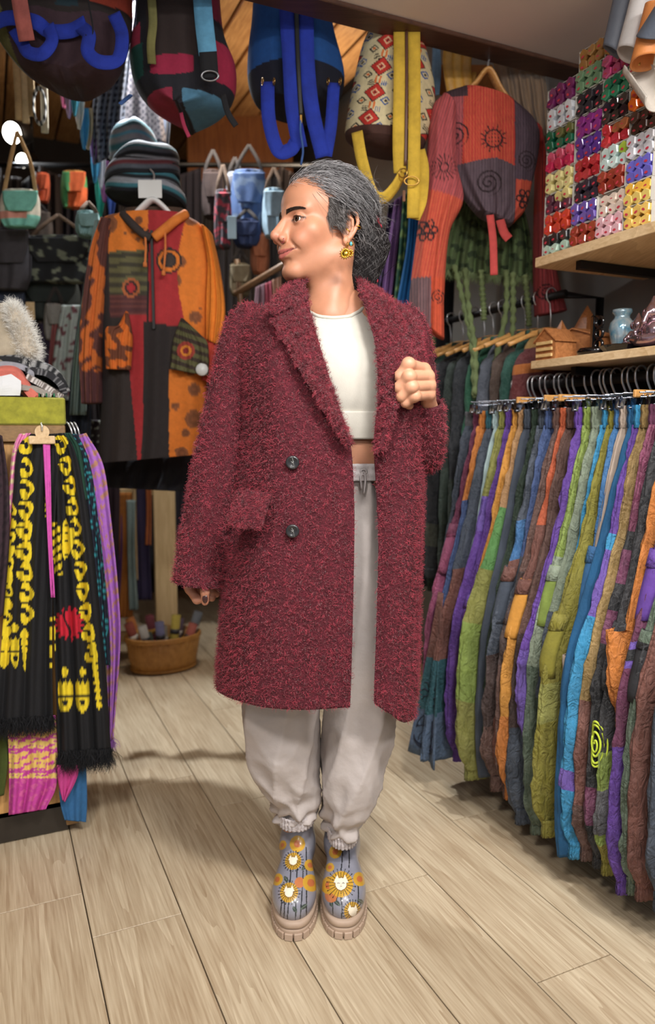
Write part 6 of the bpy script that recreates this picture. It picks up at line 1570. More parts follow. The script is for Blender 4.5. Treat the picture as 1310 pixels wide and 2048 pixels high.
# ---- patchwork hooded coat on a white hanger
CYP = 2.46
def coat_paint(px, py):
    c = solid(px.shape, (46, 38, 36)); org = linA((210, 116, 40)); brn = linA((124, 74, 44)); red = linA((158, 40, 44)); blk = linA((38, 32, 32)); olv = linA((92, 88, 58)); mar = linA((76, 40, 42))
    def circles(mask, seed, sc=34, col=brn, base=org):
        c[mask] = base; r = np.random.default_rng(seed)
        for _ in range(90):
            x, y, q = r.uniform(150, 450), r.uniform(420, 930), r.choice([3, 5, 8, 12, 18])
            d = np.hypot(px - x, py - y); k = mask & (d < q) ; c[k] = col * (1.15 - .3 * ((d[k] / q * 3).astype(int) % 2)[:, None])
    circles((px < 306) & (py < 515), 1)
    st = (px > 228) & (px < 306) & (py >= 510) & (py < 642)
    c[st] = olv; c[st & (np.sin(py * .33) > .2)] = linA((58, 54, 42)); c[st & (py > 598)] = mar; c[st & (py > 598) & (np.sin(py * .55) > .3)] = linA((98, 54, 50))
    cv = (px > 196) & (px < 228 + 4 * np.sin(py * .02)) & (py > 445) & (py < 652); c[cv] = blk
    c[(px < 232) & (py >= 640)] = blk
    rs = (px > np.interp(py, [630, 905], [258, 284])) & (px < np.interp(py, [630, 905], [304, 292])) & (py > 634); c[rs] = red
    c[(px >= 306) & (py < 655)] = red; circles((px > 372 + 10 * np.sin(py * .02)) & (py < 700), 3)
    lowr = (px > 345) & (py > 742); circles(lowr, 4)
    c[(px >= 296) & (px < 346) & (py >= 648 + (px - 300) * .2)] = blk
    d = np.hypot(px - 346, py - 530); c[d < 25] = blk; c[d < 21] = org; c[d < 15] = blk; c[d < 12] = linA((60, 50, 46))
    d = np.hypot(px - 272, py - 583); c[d < 18] = linA((166, 92, 52)); c[d < 13] = blk; c[d < 8] = red
    z = np.abs(px - 305.5) < 1.8; c[z & (py > 470) & (py < 650)] = linA((22, 20, 20))
    return c
pc_root = root('hooded_coat', 'long patchwork hooded coat in orange, red and black on a white hanger', 'coat', atY(305, 930, CYP))
def pad(front_l, front_r, y, depth, paint, R=150, Cn=110, seed=0, folds=3, amp=.006, edge=.35):
    """closed padded garment piece: front and back sheets meeting at the side edges"""
    P, px, py = drape(front_l, front_r, y, folds, amp, R, Cn, seed, 'Y')
    s = np.linspace(0, 1, Cn); b = depth * (np.clip(4 * s * (1 - s), 0, 1) ** edge)
    Fp = P.copy(); Fp[..., 1] -= b[None] / 2; Bp = P.copy(); Bp[..., 1] += b[None] / 2
    Rg = np.concatenate([Fp, Bp[:, ::-1][:, 1:-1]], 1)
    cf = paint(px, py) if callable(paint) else solid(px.shape, paint)
    cc = np.concatenate([cf, cf[:, ::-1][:, 1:-1]], 1)
    return loft(Rg, True, True), cc.reshape(-1, 3)
vf, cc = pad([(236, 432), (205, 445), (196, 520), (200, 640), (206, 760), (200, 880), (198, 926)], [(374, 432), (412, 462), (430, 540), (422, 640), (414, 740), (412, 860), (404, 908)], CYP, .13, coat_paint)
mk('front', vf, MV, pc_root, col=cc)
def slv(px, py):
    c = solid(px.shape, (186, 96, 38)); m = vnoise(np.stack([px, py], -1) * .12, 4, 2) > .05; c[m] = linA((84, 46, 40)); c[py > 745] = linA((72, 36, 38)); c[(py > 745) & (np.sin(px * .6) > .6)] = linA((100, 56, 50)); return c
vf, cc = pad([(206, 440), (184, 500), (168, 600), (161, 700), (166, 808)], [(228, 446), (222, 520), (214, 620), (206, 720), (206, 806)], CYP - .02, .10, slv, 80, 36, 3)
mk('sleeve', vf, MV, pc_root, col=cc)
vf, cc = pad([(404, 452), (416, 520), (414, 600), (414, 680)], [(424, 468), (440, 540), (450, 620), (442, 694)], CYP - .02, .10, (214, 122, 36), 60, 30, 4)
mk('sleeve', vf, MV, pc_root, col=cc)
vf, cc = pad([(412, 676), (410, 720), (404, 760)], [(440, 690), (432, 730), (424, 766)], CYP - .02, .08, (176, 60, 44), 30, 20, 5)
mk('cuff', vf, MV, pc_root, col=cc)
def pk1(px, py):
    c = solid(px.shape, (202, 104, 36)); m = vnoise(np.stack([px, py], -1) * .14, 9, 2) > .05; c[m] = linA((104, 58, 38)); return c
vf, cc = pad([(252, 622), (236, 650), (212, 656), (210, 700), (212, 738)], [(256, 624), (262, 650), (266, 680), (264, 710), (262, 740)], CYP - .085, .02, pk1, 50, 30, 6)
mk('pocket', vf, MV, pc_root, col=cc)
def pk2(px, py):
    c = solid(px.shape, (88, 86, 54)); t = py - (px - 340) * .35; c[np.sin(t * .36) > .1] = linA((56, 44, 36)); d = np.hypot(px - 373, py - 702); c[d < 18] = linA((150, 58, 48)); c[d < 11] = linA((206, 128, 44)); c[d < 6] = linA((130, 40, 40)); return c
vf, cc = pad([(362, 636), (346, 680), (342, 720), (340, 738)], [(368, 638), (400, 668), (416, 690), (418, 752)], CYP - .085, .02, pk2, 50, 40, 7)
mk('pocket', vf, MV, pc_root, col=cc)
hoodL = cr(np.array([atY(246, 428, CYP - .05), atY(262, 446, CYP - .075), atY(284, 466, CYP - .085), atY(302, 476, CYP - .085)]), 20)
hoodR = cr(np.array([atY(372, 428, CYP - .05), atY(352, 440, CYP - .075), atY(330, 458, CYP - .085), atY(308, 476, CYP - .085)]), 20)
mk('hood_edge', tubem(hoodL, .013, 10), cloth('coat_dark_lining', (52, 44, 42)), pc_root)
mk('hood_edge', tubem(hoodR, .015, 10), cloth('coat_orange', (206, 116, 44)), pc_root)
vf, cc = pad([(250, 418), (246, 436), (262, 452)], [(368, 418), (374, 436), (348, 452)], CYP + .03, .06, (70, 52, 40), 20, 30, 8)
mk('hood', vf, MV, pc_root, col=cc)
for a, b in (((289, 455), (290, 528)), ((330, 455), (327, 545))):
    P = cr(np.array([atY(a[0], a[1], CYP - .09), atY((a[0] + b[0]) / 2 + 2, (a[1] + b[1]) / 2, CYP - .095), atY(b[0], b[1], CYP - .095)]), 14)
    mk('drawstring', join([tubem(P, .0035, 8), lathe([(0, -.010), (.007, -.008), (.006, .004), (0, .010)], P[-1], seg=12)]), cloth('cord_orange', (196, 112, 56)), pc_root)
mk('zip', boxm(atY(305.5, 560, CYP - .078), (.008, .006, .30), np.eye(3)), mat('black_zip', (20, 20, 20), rough=.5), pc_root, smooth=False)
mk('alarm_button', lathe([(0, -.006), (.018, -.005), (.02, 0), (.018, .006), (0, .009)], atY(404, 739, CYP - .095), axis=(0, -1, 0), seg=22), mat('white_plastic', (222, 224, 222), rough=.3, var=.02), pc_root, label='round white security tag')
wh = root('coat_hanger', 'white plastic hanger with a price card inside the patchwork hood', 'hanger', atY(305, 430, CYP))
mk('shoulder', tubem(cr(np.array([atY(262, 440, CYP), atY(285, 415, CYP - .01), atY(305, 400, CYP - .012), atY(325, 412, CYP - .01), atY(350, 440, CYP)]), 20), .012, 10, flat=(1.4, .7)), mat('white_plastic', (222, 224, 222)), wh)
mk('hook', tubem(cr(np.array([atY(305, 400, CYP - .01), atY(305, 375, CYP), atY(308, 350, CYP + .02), atY(300, 338, CYP + .03)]), 14), .003, 8), M_CHROME, wh)
mk('price_card', boxm(atY(300, 378, CYP - .02), (.075, .003, .055), np.eye(3), .001), mat('white_plastic', (222, 224, 222)), wh, smooth=False)

# ---- pile of striped beanies above the coat
def beanie(label, px, py, w, h, y, cols, seed, tilt):
    c0 = atY(px, py, y); r = root('striped_beanie', label, 'hat', c0 - np.array([0, 0, h * .5]), 'striped knitted hats piled above the coat')
    prof = np.array([[math.cos(a) ** .8 * 1.0, math.sin(a)] for a in np.linspace(-.35, 1.57, 18)]); prof[:, 0] = np.maximum(prof[:, 0], .001)
    V, F_ = lathe([(p[0], p[1]) for p in prof], (0, 0, 0), seg=40)
    hh = V[:, 2].copy(); k = (np.clip((hh + .35) / 1.35, 0, .999) * len(cols) * 1.0).astype(int)
    C_ = np.array([linA(cols[a]) for a in k]); V = V * np.array([w / 2, w / 2.3, h])
    V[:, 2] += .006 * np.sin(np.arctan2(V[:, 1], V[:, 0]) * 3 + seed) + V[:, 0] * tilt
    mk('crown', (c0 + V, F_), MV, r, col=C_)
    th = np.linspace(0, 6.283, 40); rim = np.stack([np.cos(th) * w / 2 * .96, np.sin(th) * w / 2.3 * .96, -.33 * h + .006 * np.sin(th * 3 + seed) + np.cos(th) * w / 2 * tilt], -1)
    mk('rim', tubem(c0 + rim, .006, 8, caps=False), cloth('beanie_rim%d' % seed, cols[0]), r)
bk, wt, tl, gr, rd = (22, 24, 30), (150, 154, 162), (56, 112, 124), (84, 90, 100), (110, 54, 60)
beanie('topmost striped beanie, black white and teal, on the hat pile', 290, 330, .23, .065, 2.60, [bk, wt, bk, gr, tl, bk, wt, bk], 1, .12)
beanie('second striped beanie from the top, grey and pink lines', 285, 350, .25, .06, 2.60, [bk, gr, rd, wt, bk, wt, bk], 2, .10)
beanie('third striped beanie of the pile with white and black bands', 288, 368, .245, .055, 2.60, [wt, bk, tl, bk, wt, bk], 3, -.05)
beanie('lowest striped beanie resting behind the white hanger', 292, 388, .27, .055, 2.61, [bk, tl, wt, bk, gr, bk], 4, -.10)
beanie('pale aqua striped beanie standing upright behind the hat pile', 268, 300, .17, .10, 2.72, [wt, tl, wt, (90, 170, 200), wt, tl, wt], 5, 0)

# ---- basket with rolled incense bundles, post and straps
bx, by = toVU(atZ(338, 1366, 0))[:2]
bk_root = root('wicker_basket', 'oval woven bamboo basket on the floor', 'basket', RT([.70, 3.36, 0]))
BV, BU = .70, 3.36; ra, rb = .165, .115
def bring(z, s, seg=80): 
    th = np.linspace(0, 2 * np.pi, seg, endpoint=False); return RT(np.stack([BV + ra * s * np.cos(th), BU + rb * s * np.sin(th), np.full(seg, z)], -1))
M_WICK = mat('bamboo', (190, 138, 72), col2=(158, 108, 50), rough=.5, vscale=40, bump=.3, bscale=90)
mk('basket_wall', shell(np.array([bring(z, s) for z, s in ((.004, .86), (.05, .92), (.10, .97), (.155, 1.0))]), .006, True), M_WICK, bk_root)
mk('basket_bottom', (np.vstack([bring(.006, .86)]), [np.arange(80)]), M_WICK, bk_root)
for k in range(44):
    a = k * 2 * math.pi / 44; p0 = RT([BV + ra * .875 * math.cos(a), BU + rb * .875 * math.sin(a), .008]); p1 = RT([BV + ra * 1.025 * math.cos(a), BU + rb * 1.025 * math.sin(a), .155])
    mk('stake', tubem([p0, (p0 + p1) / 2, p1], .0042, 6), M_WICK, bk_root)
for z, s in ((.012, .90), (.150, 1.035), (.160, 1.03)):
    q = bring(z, s); mk('rim_band', tubem(np.vstack([q, q[:1]]), .0065, 8, caps=False), M_WICK, bk_root)
rc = [((150, 60, 46), 'brick red'), ((206, 120, 50), 'orange'), ((196, 192, 186), 'white'), ((70, 84, 76), 'dark green'), ((120, 46, 62), 'wine red'), ((120, 122, 170), 'lavender blue'), ((150, 140, 124), 'stone grey'), ((176, 130, 70), 'tan'), ((206, 184, 70), 'yellow topped'), ((92, 70, 92), 'dusky purple'), ((86, 58, 40), 'brown'), ((176, 84, 70), 'terracotta'), ((100, 104, 112), 'steel grey')]
for k, (cl, nm) in enumerate(rc):
    a = k * 2.4; rr = .30 + .5 * (k % 3) / 2; v0, u0 = BV - .11 + .22 * k / 12, BU + rb * .45 * math.sin(k * 2.1); lean = np.array([(v0 - BV) * 1.0, .02 * math.sin(k), .30 + .02 * math.cos(k * 3)])
    p0 = np.array([BV + (v0 - BV) * .8, u0, .03]); p1 = p0 + lean * (.62 + .12 * math.sin(k * 1.7))
    r = root('incense_roll', nm + ' wrapped roll standing in the wicker basket', 'roll', RT(p0), 'wrapped rolls in the basket')
    mk('roll', tubem(RT(np.array([p0, (p0 + p1) / 2, p1])), .021, 12), cloth('roll_%d' % k, tuple(.75 * x + 20 for x in cl)), r)
    mk('band', tubem(RT(np.array([p0 + (p1 - p0) * .62, p0 + (p1 - p0) * .72])), .0218, 12), mat('roll_band_%d' % (k % 3), ((220, 216, 206), (196, 150, 60), (60, 60, 66))[k % 3], rough=.5), r)
M_POST = wood('pale_post', (176, 146, 100), (214, 188, 142), rough=.55, axis='Z', rings=2)
st = root('wooden_stand', 'pale wooden display stand post behind the basket', 'stand', RT([.86, 3.62, 0]))
pp = toVU(atU(330, 1100, 3.60)); pv = pp[0]
zt_ = toVU(atU(330, 950, 3.60))[2]
mk('post', boxm(RT([pv, 3.60, zt_ / 2]), (.105, .03, zt_), bev=.002), M_POST, st, smooth=False)
mk('cross_rail', boxm(RT([pv - .35, 3.62, toVU(atU(240, 985, 3.6))[2]]), (.62, .025, .035), bev=.002), M_POST, st, smooth=False)
mk('cross_rail', boxm(RT([pv - .35, 3.62, .10]), (.62, .025, .05), bev=.002), M_POST, st, smooth=False)
mk('post', boxm(RT([pv - .68, 3.62, zt_ / 2]), (.06, .03, zt_), bev=.002), M_POST, st, smooth=False)
straps = [((236, 990), (228, 1230), (72, 40, 96), 22, 'violet scarf hanging on the wooden stand'), ((252, 985), (250, 1235), (150, 92, 34), 16, 'mustard knotted scarf hanging on the wooden stand'), ((272, 960), (276, 1160), (176, 150, 110), 8, 'tan leather strap hanging beside the post'), ((286, 955), (290, 1200), (36, 28, 60), 14, 'dark blue scarf hanging beside the post'), ((297, 960), (296, 1090), (150, 82, 40), 6, 'orange brown strap on the stand'), ((262, 1000), (268, 1220), (110, 128, 128), 9, 'grey patterned scarf end on the stand'), ((222, 960), (210, 1200), (44, 30, 44), 18, 'dark plum scarf at the left of the stand')]
for k, (a, b, cl, w, lab) in enumerate(straps):
    shawl(lab, [(a[0] - w, a[1]), (a[0] - w * .8, (a[1] + b[1]) / 2), (b[0] - w, b[1])], [(a[0] + w, a[1]), (a[0] + w * .9, (a[1] + b[1]) / 2), (b[0] + w, b[1])], 3.52 - .012 * k, cl, 1.5, .010, None, 40, 16, 30 + k, 'hanging_scarf', group='scarves on the wooden stand', cat='scarf')
mk_ = shawl('black garment hem hanging below the patchwork coat', [(210, 925), (206, 950), (214, 975)], [(420, 905), (425, 950), (400, 985)], 2.62, (16, 17, 26), 3, .02, None, 30, 40, 50, 'black_garment', 'Y', group='dark garments', cat='garment')
# ================================================================== HANGING BAGS, RED BLOUSE, SKIRT, LEATHER
def strap(name, pts, w, m, parent, th=.0035, roll=None, sub=None):
    """webbing strap: image points with depth; the width lies across the path, facing the viewer"""
    P = cr(np.array([atY(*p) for p in pts]), max(16, 8 * len(pts))); T = np.gradient(P, axis=0); T /= np.linalg.norm(T, axis=1, keepdims=True)
    wd = np.cross(T, np.array([0, 1.0, 0])); wd /= np.maximum(np.linalg.norm(wd, axis=1, keepdims=True), 1e-6)
    if roll is not None:
        a = np.linspace(*roll, len(P))[:, None]; wd = wd * np.cos(a) + np.cross(T, wd) * np.sin(a)
    for i in range(1, len(wd)):
        if wd[i] @ wd[i - 1] < 0: wd[i] = -wd[i]
    return mk(name, ribbon(P, wd, w, th), m, parent)
def bag(name, label, left, right, y, depth, paint, group='backpacks hung from the ceiling edge', edge=.5, cat='backpack', R=110, Cn=90, seed=1, folds=2, amp=.006):
    vf, cc = pad(left, right, y, depth, paint, R, Cn, seed, folds, amp, edge)
    r = root(name, label, cat, atY(np.mean([left[-1][0], right[-1][0]]), max(left[-1][1], right[-1][1]), y), group)
    mk('bag_body', vf, MV, r, col=cc)
    return r
web_blue = cloth('blue_webbing', (26, 48, 150), bump=.3, bscale=300); web_yel = cloth('yellow_webbing', (204, 168, 56), bump=.3, bscale=300)
M_BRASS = mat('brass', (190, 150, 80), rough=.3, metal=1.0); M_BLK = cloth('black_webbing', (20, 20, 24))
# plum bag, top left
def p1(px, py):
    c = solid(px.shape, (58, 38, 46)); c[(py < 62 + 6 * np.sin(px * .05))] = linA((38, 29, 27)); c[px < 18 + py * .22] = linA((92, 88, 52)); c[(px > 140) & (px < 180) & (py < 55)] = linA((22, 44, 52)); c[(px > 200) & (py < 40)] = linA((168, 66, 46)); return c
r = bag('shoulder_bag', 'plum brown cloth bag with blue looped straps at the top left', [(-40, -60), (-30, 30), (0, 84), (24, 118), (52, 148), (84, 164)], [(262, -60), (264, 40), (256, 90), (244, 128), (224, 156), (186, 172)], 2.15, .22, p1)
strap('strap', [(-20, 50, 2.05), (20, 36, 2.02), (70, 44, 2.0), (98, 62, 2.02), (140, 62, 2.03), (172, 46, 2.02)], .036, web_blue, r)
strap('strap', [(96, 50, 2.02), (104, 82, 1.98), (84, 108, 1.97), (56, 104, 1.99), (44, 84, 2.02), (28, 58, 2.03)], .032, web_blue, r)
strap('strap', [(160, 52, 2.03), (178, 70, 1.99), (176, 104, 1.98), (200, 124, 1.97), (236, 118, 1.99), (244, 70, 2.02), (228, 28, 2.05)], .034, web_blue, r)
strap('strap', [(36, -20, 2.0), (44, 30, 1.98), (54, 82, 1.99)], .040, cloth('coral_web', (158, 84, 76)), r)
mk('loop_cord', tubem(cr(np.array([atY(176, 0, 2.0), atY(186, 60, 1.99), atY(178, 96, 1.985), atY(172, 70, 1.99)]), 24), .002, 8), M_BLK, r)
# black red and blue backpack
def p2(px, py):
    c = solid(px.shape, (26, 26, 34)); c[(px > 310) & (px < 408) & (py < 150)] = linA((44, 32, 30)); c[(px > 318) & (px < 402) & (py >= 150) & (py < 188 - .004 * (px - 360) ** 2)] = linA((146, 30, 62))
    c[(px > 440) & (py > 110) & (py < 190)] = linA((158, 34, 66)); c[(px < 296) & (py > 78) & (py < 118)] = linA((140, 34, 60)); c[(px < 302) & (py > 118) & (py < 180)] = linA((16, 66, 60)); c[(px < 285) & (py < 78)] = linA((120, 128, 160))
    c[(py > 214) & (px > 380)] = linA((74, 120, 148)); c[(py > 212) & (px < 362)] = linA((132, 34, 58)); c[(px > 424) & (py < 60)] = linA((142, 36, 62)); return c
r = bag('backpack', 'black backpack with dark red pockets and a light blue shoulder strap', [(276, -60), (272, 40), (262, 110), (270, 170), (300, 214), (356, 234)], [(436, -60), (446, 60), (470, 130), (470, 186), (444, 222), (380, 240)], 2.22, .24, p2)
strap('strap', [(402, -40, 2.10), (408, 40, 2.06), (416, 110, 2.06)], .048, cloth('pale_blue_web', (92, 152, 186)), r)
strap('buckle_strap', [(416, 104, 2.055), (420, 156, 2.058)], .046, M_BLK, r)
mk('buckle', torusm(atY(420, 152, 2.048), (0, 1, .1), .022, .003, 24, 8, (1, .55)), mat('grey_buckle', (150, 152, 156), rough=.3, metal=.6), r)
strap('strap', [(300, -40, 2.10), (306, 40, 2.07), (302, 90, 2.07), (304, 128, 2.09)], .022, cloth('olive_web', (112, 108, 62)), r)
strap('strap_end', [(446, 190, 2.10), (456, 226, 2.09), (472, 252, 2.10)], .016, M_BLK, r)
strap('tassel', [(362, 226, 2.12), (368, 250, 2.10), (378, 274, 2.10)], .010, cloth('wine_cord', (150, 40, 70)), r)
strap('side_strap', [(262, 190, 2.15), (250, 200, 2.12), (240, 208, 2.10)], .010, cloth('denim_web', (60, 92, 150)), r)
# blue backpack
def p3(px, py):
    c = solid(px.shape, (22, 74, 138)); c[(py > 152 + .0008 * (px - 590) ** 2)] = linA((12, 16, 34)); return c
r = bag('backpack', 'royal blue canvas backpack with webbing straps and a black base', [(508, -40), (504, 40), (495, 120), (498, 176), (516, 212), (556, 222)], [(652, -40), (668, 60), (688, 140), (684, 188), (666, 214), (640, 222)], 2.32, .22, p3)
strap('strap', [(572, 0, 2.19), (580, 120, 2.17), (586, 220, 2.17), (600, 296, 2.18)], .042, web_blue, r)
strap('strap', [(612, 0, 2.19), (614, 120, 2.17), (624, 220, 2.17), (646, 314, 2.18)], .042, web_blue, r)
strap('zip', [(592, 0, 2.185), (596, 120, 2.165), (602, 232, 2.17)], .012, mat('black_zip', (20, 20, 20)), r)
strap('strap', [(535, 164, 2.20), (538, 240, 2.17), (556, 300, 2.16), (580, 300, 2.17), (592, 284, 2.18)], .038, web_blue, r)
strap('strap', [(668, 166, 2.20), (662, 250, 2.18), (652, 312, 2.18)], .034, web_blue, r)
for px, w in ((525, 6), (548, 6), (656, 6), (680, 6)): mk('ring', torusm(atY(px, 163, 2.185), (.9, .3, 0), .009, .0016, 16, 6), M_BRASS, r)
mk('zip_pull', tubem(cr(np.array([atY(602, 232, 2.16), atY(601, 262, 2.155), atY(606, 300, 2.16), atY(602, 330, 2.165)]), 14), .003, 8), cloth('denim_web', (60, 92, 150)), r)
mk('zip_slider', boxm(atY(602, 238, 2.158), (.007, .005, .022), np.eye(3), .001), M_BRASS, r, smooth=False)
# cream ethnic print backpack
def p4(px, py):
    c = solid(px.shape, (214, 200, 158)); red, blu, blk, org = linA((188, 48, 38)), linA((44, 84, 150)), linA((36, 28, 30)), linA((214, 110, 50))
    a = math.radians(14); u = (px * math.cos(a) + py * math.sin(a)); v = (-px * math.sin(a) + py * math.cos(a))
    cu, cv = 62.0, 50.0; iu = np.floor(u / cu); du = u - (iu + .5) * cu; v2 = v + (iu % 2) * cv / 2; iv = np.floor(v2 / cv); dv = v2 - (iv + .5) * cv
    d = np.abs(du) * .9 + np.abs(dv)
    c[(d < 18) & (d > 8)] = red; c[(d < 19.5) & (d > 17.5)] = blk; c[d < 8] = linA((224, 190, 150)); c[d < 5] = red; c[d < 2] = blk
    e = np.abs(du - 24) * .8 + np.abs(dv - 14); c[(e < 9) & (e > 6)] = blu; c[e < 3] = blk
    e = np.abs(du + 22) * .8 + np.abs(dv - 16); c[(e < 8) & (e > 5)] = blk; c[e < 3] = org
    z = (np.abs(np.abs(du) - 4) < 1.8) & (np.abs(dv) > 18) & (np.abs(dv) < 25); c[z] = org
    z = (np.abs(du - 14) < 6) & (np.abs(dv + 18) < 5) & (np.sin(du * 1.6) > 0); c[z] = blu
    z = (np.abs(du + 12) < 6) & (np.abs(dv + 18) < 5) & (np.sin(dv * 1.6) > 0); c[z] = blk
    c[py > 268 + (px - 690) * .12] = linA((70, 42, 34)); return c
r = bag('backpack', 'cream backpack with red diamond ethnic print and yellow straps', [(744, 50), (722, 100), (704, 180), (692, 244), (690, 272), (700, 284)], [(836, 50), (856, 120), (869, 180), (866, 236), (850, 290), (840, 306)], 2.30, .20, p4, R=170, Cn=130)
strap('strap', [(800, 60, 2.19), (800, 170, 2.17), (798, 280, 2.17), (800, 346, 2.18)], .036, web_yel, r)
strap('strap', [(828, 60, 2.19), (829, 200, 2.17), (828, 320, 2.165), (826, 436, 2.17)], .034, web_yel, r)
strap('zip', [(813, 60, 2.185), (813, 200, 2.165), (811, 330, 2.17)], .008, mat('brown_zip', (92, 58, 44), rough=.5), r)
strap('strap', [(714, 264, 2.20), (724, 320, 2.17), (744, 384, 2.15), (766, 396, 2.15), (788, 376, 2.16), (806, 344, 2.18)], .032, web_yel, r, roll=(.2, .9))
strap('strap', [(838, 300, 2.22), (846, 340, 2.20), (842, 400, 2.19), (828, 438, 2.18)], .034, web_yel, r, roll=(0, .3))
mk('buckle', torusm(atY(823, 362, 2.152), (0, 1, 0), .020, .0026, 28, 8, (1, .6)), M_BRASS, r)
mk('ring', torusm(atY(806, 346, 2.155), (.5, 1, 0), .012, .002, 20, 6), M_BRASS, r)
mk('zip_pull', boxm(atY(808, 392, 2.15), (.008, .004, .03), np.eye(3), .001), cloth('brown_leather', (120, 82, 60)), r, smooth=False)
# ---- red patchwork blouse on a wooden hanger
def ring_motif(c, px, py, cx, cy, rad, kind, ink=(38, 24, 28)):
    d = np.hypot(px - cx, py - cy); a = np.arctan2(py - cy, px - cx); k = linA(ink)
    if kind == 'sun': m = ((d > rad * .35) & (d < rad) & (np.abs(np.sin(a * 9 + d * .06)) < .38)) | (np.abs(d - rad * .3) < 1.4)
    elif kind == 'rose':
        m = np.zeros(px.shape, bool)
        for j in range(7):
            q = j * math.pi / 3; x, y = (cx + rad * .62 * math.cos(q), cy + rad * .62 * math.sin(q)) if j < 6 else (cx, cy); m |= np.abs(np.hypot(px - x, py - y) - rad * .25) < 1.7
    elif kind == 'face': m = (np.abs(d - rad * .55) < 1.6) | ((d > rad * .6) & (d < rad * (.85 + .15 * np.sin(a * 8))) & (np.abs(np.sin(a * 8 + .4)) < .45)) | ((d < rad * .45) & (np.abs(np.sin(px * .5) * np.sin(py * .42)) > .72))
    else: m = (np.abs(((d / rad * 2.6 - a / 6.283) % 1) - .5) < .16) & (d < rad)
    c[m] = k
def stripes(c, m, px, base, dark, f=1.15):
    s = np.sin(px * f) + .7 * np.sin(px * f * 1.73 + 1); w = np.clip(s * .6, 0, 1)[..., None]; col = linA(base) * (1 - w) + linA(dark) * w; c[m] = col[m]
def pb(px, py):
    c = solid(px.shape, (188, 58, 52)); al = np.ones(px.shape, bool)
    stripes(c, al, px, (180, 58, 50), (200, 106, 64)); stripes(c, px < 922 + (py - 200) * -.02, px, (168, 82, 86), (96, 50, 60))
    stripes(c, (py < 205) & (px < 930), px, (66, 46, 52), (40, 30, 36)); low = py > 333 + 6 * np.sin(px * .03) + np.clip(px - 985, 0, 100) * .35
    stripes(c, low, px, (92, 76, 84), (56, 42, 52)); stripes(c, (px > 1022) & (py < 375), px, (84, 68, 80), (44, 34, 44)); stripes(c, (px > 1024) & (py > 368), px, (186, 70, 56), (206, 104, 62))
    ring_motif(c, px, py, 980, 290, 30, 'face'); ring_motif(c, px, py, 906, 280, 26, 'spiral'); ring_motif(c, px, py, 970, 376, 26, 'spiral'); ring_motif(c, px, py, 1045, 405, 22, 'rose'); ring_motif(c, px, py, 1046, 330, 20, 'spiral'); return c
bl = root('patchwork_blouse', 'red striped patchwork blouse with black ink motifs on a wooden hanger', 'blouse', atY(970, 450, 2.34))
vf, cc = pad([(922, 178), (884, 192), (872, 225), (886, 290), (900, 340), (928, 395), (952, 424)], [(1026, 206), (1064, 238), (1078, 270), (1074, 320), (1062, 372), (1050, 420), (1022, 452)], 2.34, .10, pb, 150, 130, 1, 3, .006)
mk('bodice', vf, MV, bl, col=cc)
def ps(px, py):
    c = solid(px.shape, (180, 80, 80)); al = np.ones(px.shape, bool); stripes(c, al, px + py * .3, (176, 80, 82), (104, 54, 62)); stripes(c, (py > 382 + (px - 840) * .3) & (py < 568), px + py * .2, (184, 70, 54), (202, 106, 66)); stripes(c, py > 560, px, (112, 84, 86), (58, 44, 52)); stripes(c, (py > 560) & (px > 858), px, (200, 82, 50), (168, 58, 44))
    ring_motif(c, px, py, 884, 345, 27, 'sun'); ring_motif(c, px, py, 850, 468, 24, 'rose'); ring_motif(c, px, py, 872, 600, 16, 'spiral'); return c
vf, cc = pad([(884, 192), (862, 222), (852, 320), (836, 450), (822, 560), (816, 632)], [(910, 220), (912, 330), (926, 402), (898, 470), (888, 590), (888, 680)], 2.28, .09, ps, 150, 70, 2, 2, .006)
mk('sleeve', vf, MV, bl, col=cc)
def ps2(px, py):
    c = solid(px.shape, (170, 70, 72)); stripes(c, np.ones(px.shape, bool), px, (166, 68, 72), (100, 46, 54)); stripes(c, py < 430, px, (176, 58, 50), (84, 46, 52)); ring_motif(c, px, py, 1084, 590, 18, 'spiral'); return c
vf, cc = pad([(1064, 250), (1072, 330), (1070, 430), (1068, 540), (1070, 632)], [(1082, 275), (1092, 340), (1096, 430), (1110, 540), (1132, 622)], 2.42, .09, ps2, 110, 40, 3, 2, .006)
mk('sleeve', vf, MV, bl, col=cc)
strap('tie', [(980, 430, 2.30), (986, 480, 2.29), (988, 550, 2.29)], .022, cloth('tie_red', (186, 70, 66)), bl)
strap('tie', [(1000, 440, 2.31), (1008, 465, 2.30), (1018, 478, 2.30)], .026, cloth('tie_red', (186, 70, 66)), bl)
hg = root('coat_hanger', 'broad wooden hanger carrying the red patchwork blouse', 'hanger', atY(975, 190, 2.34))
mk('shoulder', tubem(cr(np.array([atY(920, 192, 2.33), atY(950, 168, 2.33), atY(976, 140, 2.33), atY(1000, 180, 2.34), atY(1030, 222, 2.35)]), 24), .013, 10, flat=(1.5, .6)), M_HWOOD, hg)
mk('hook', tubem(cr(np.array([atY(976, 142, 2.33), atY(977, 122, 2.34), atY(985, 108, 2.36), atY(975, 98, 2.38)]), 14), .003, 8), M_CHROME, hg)
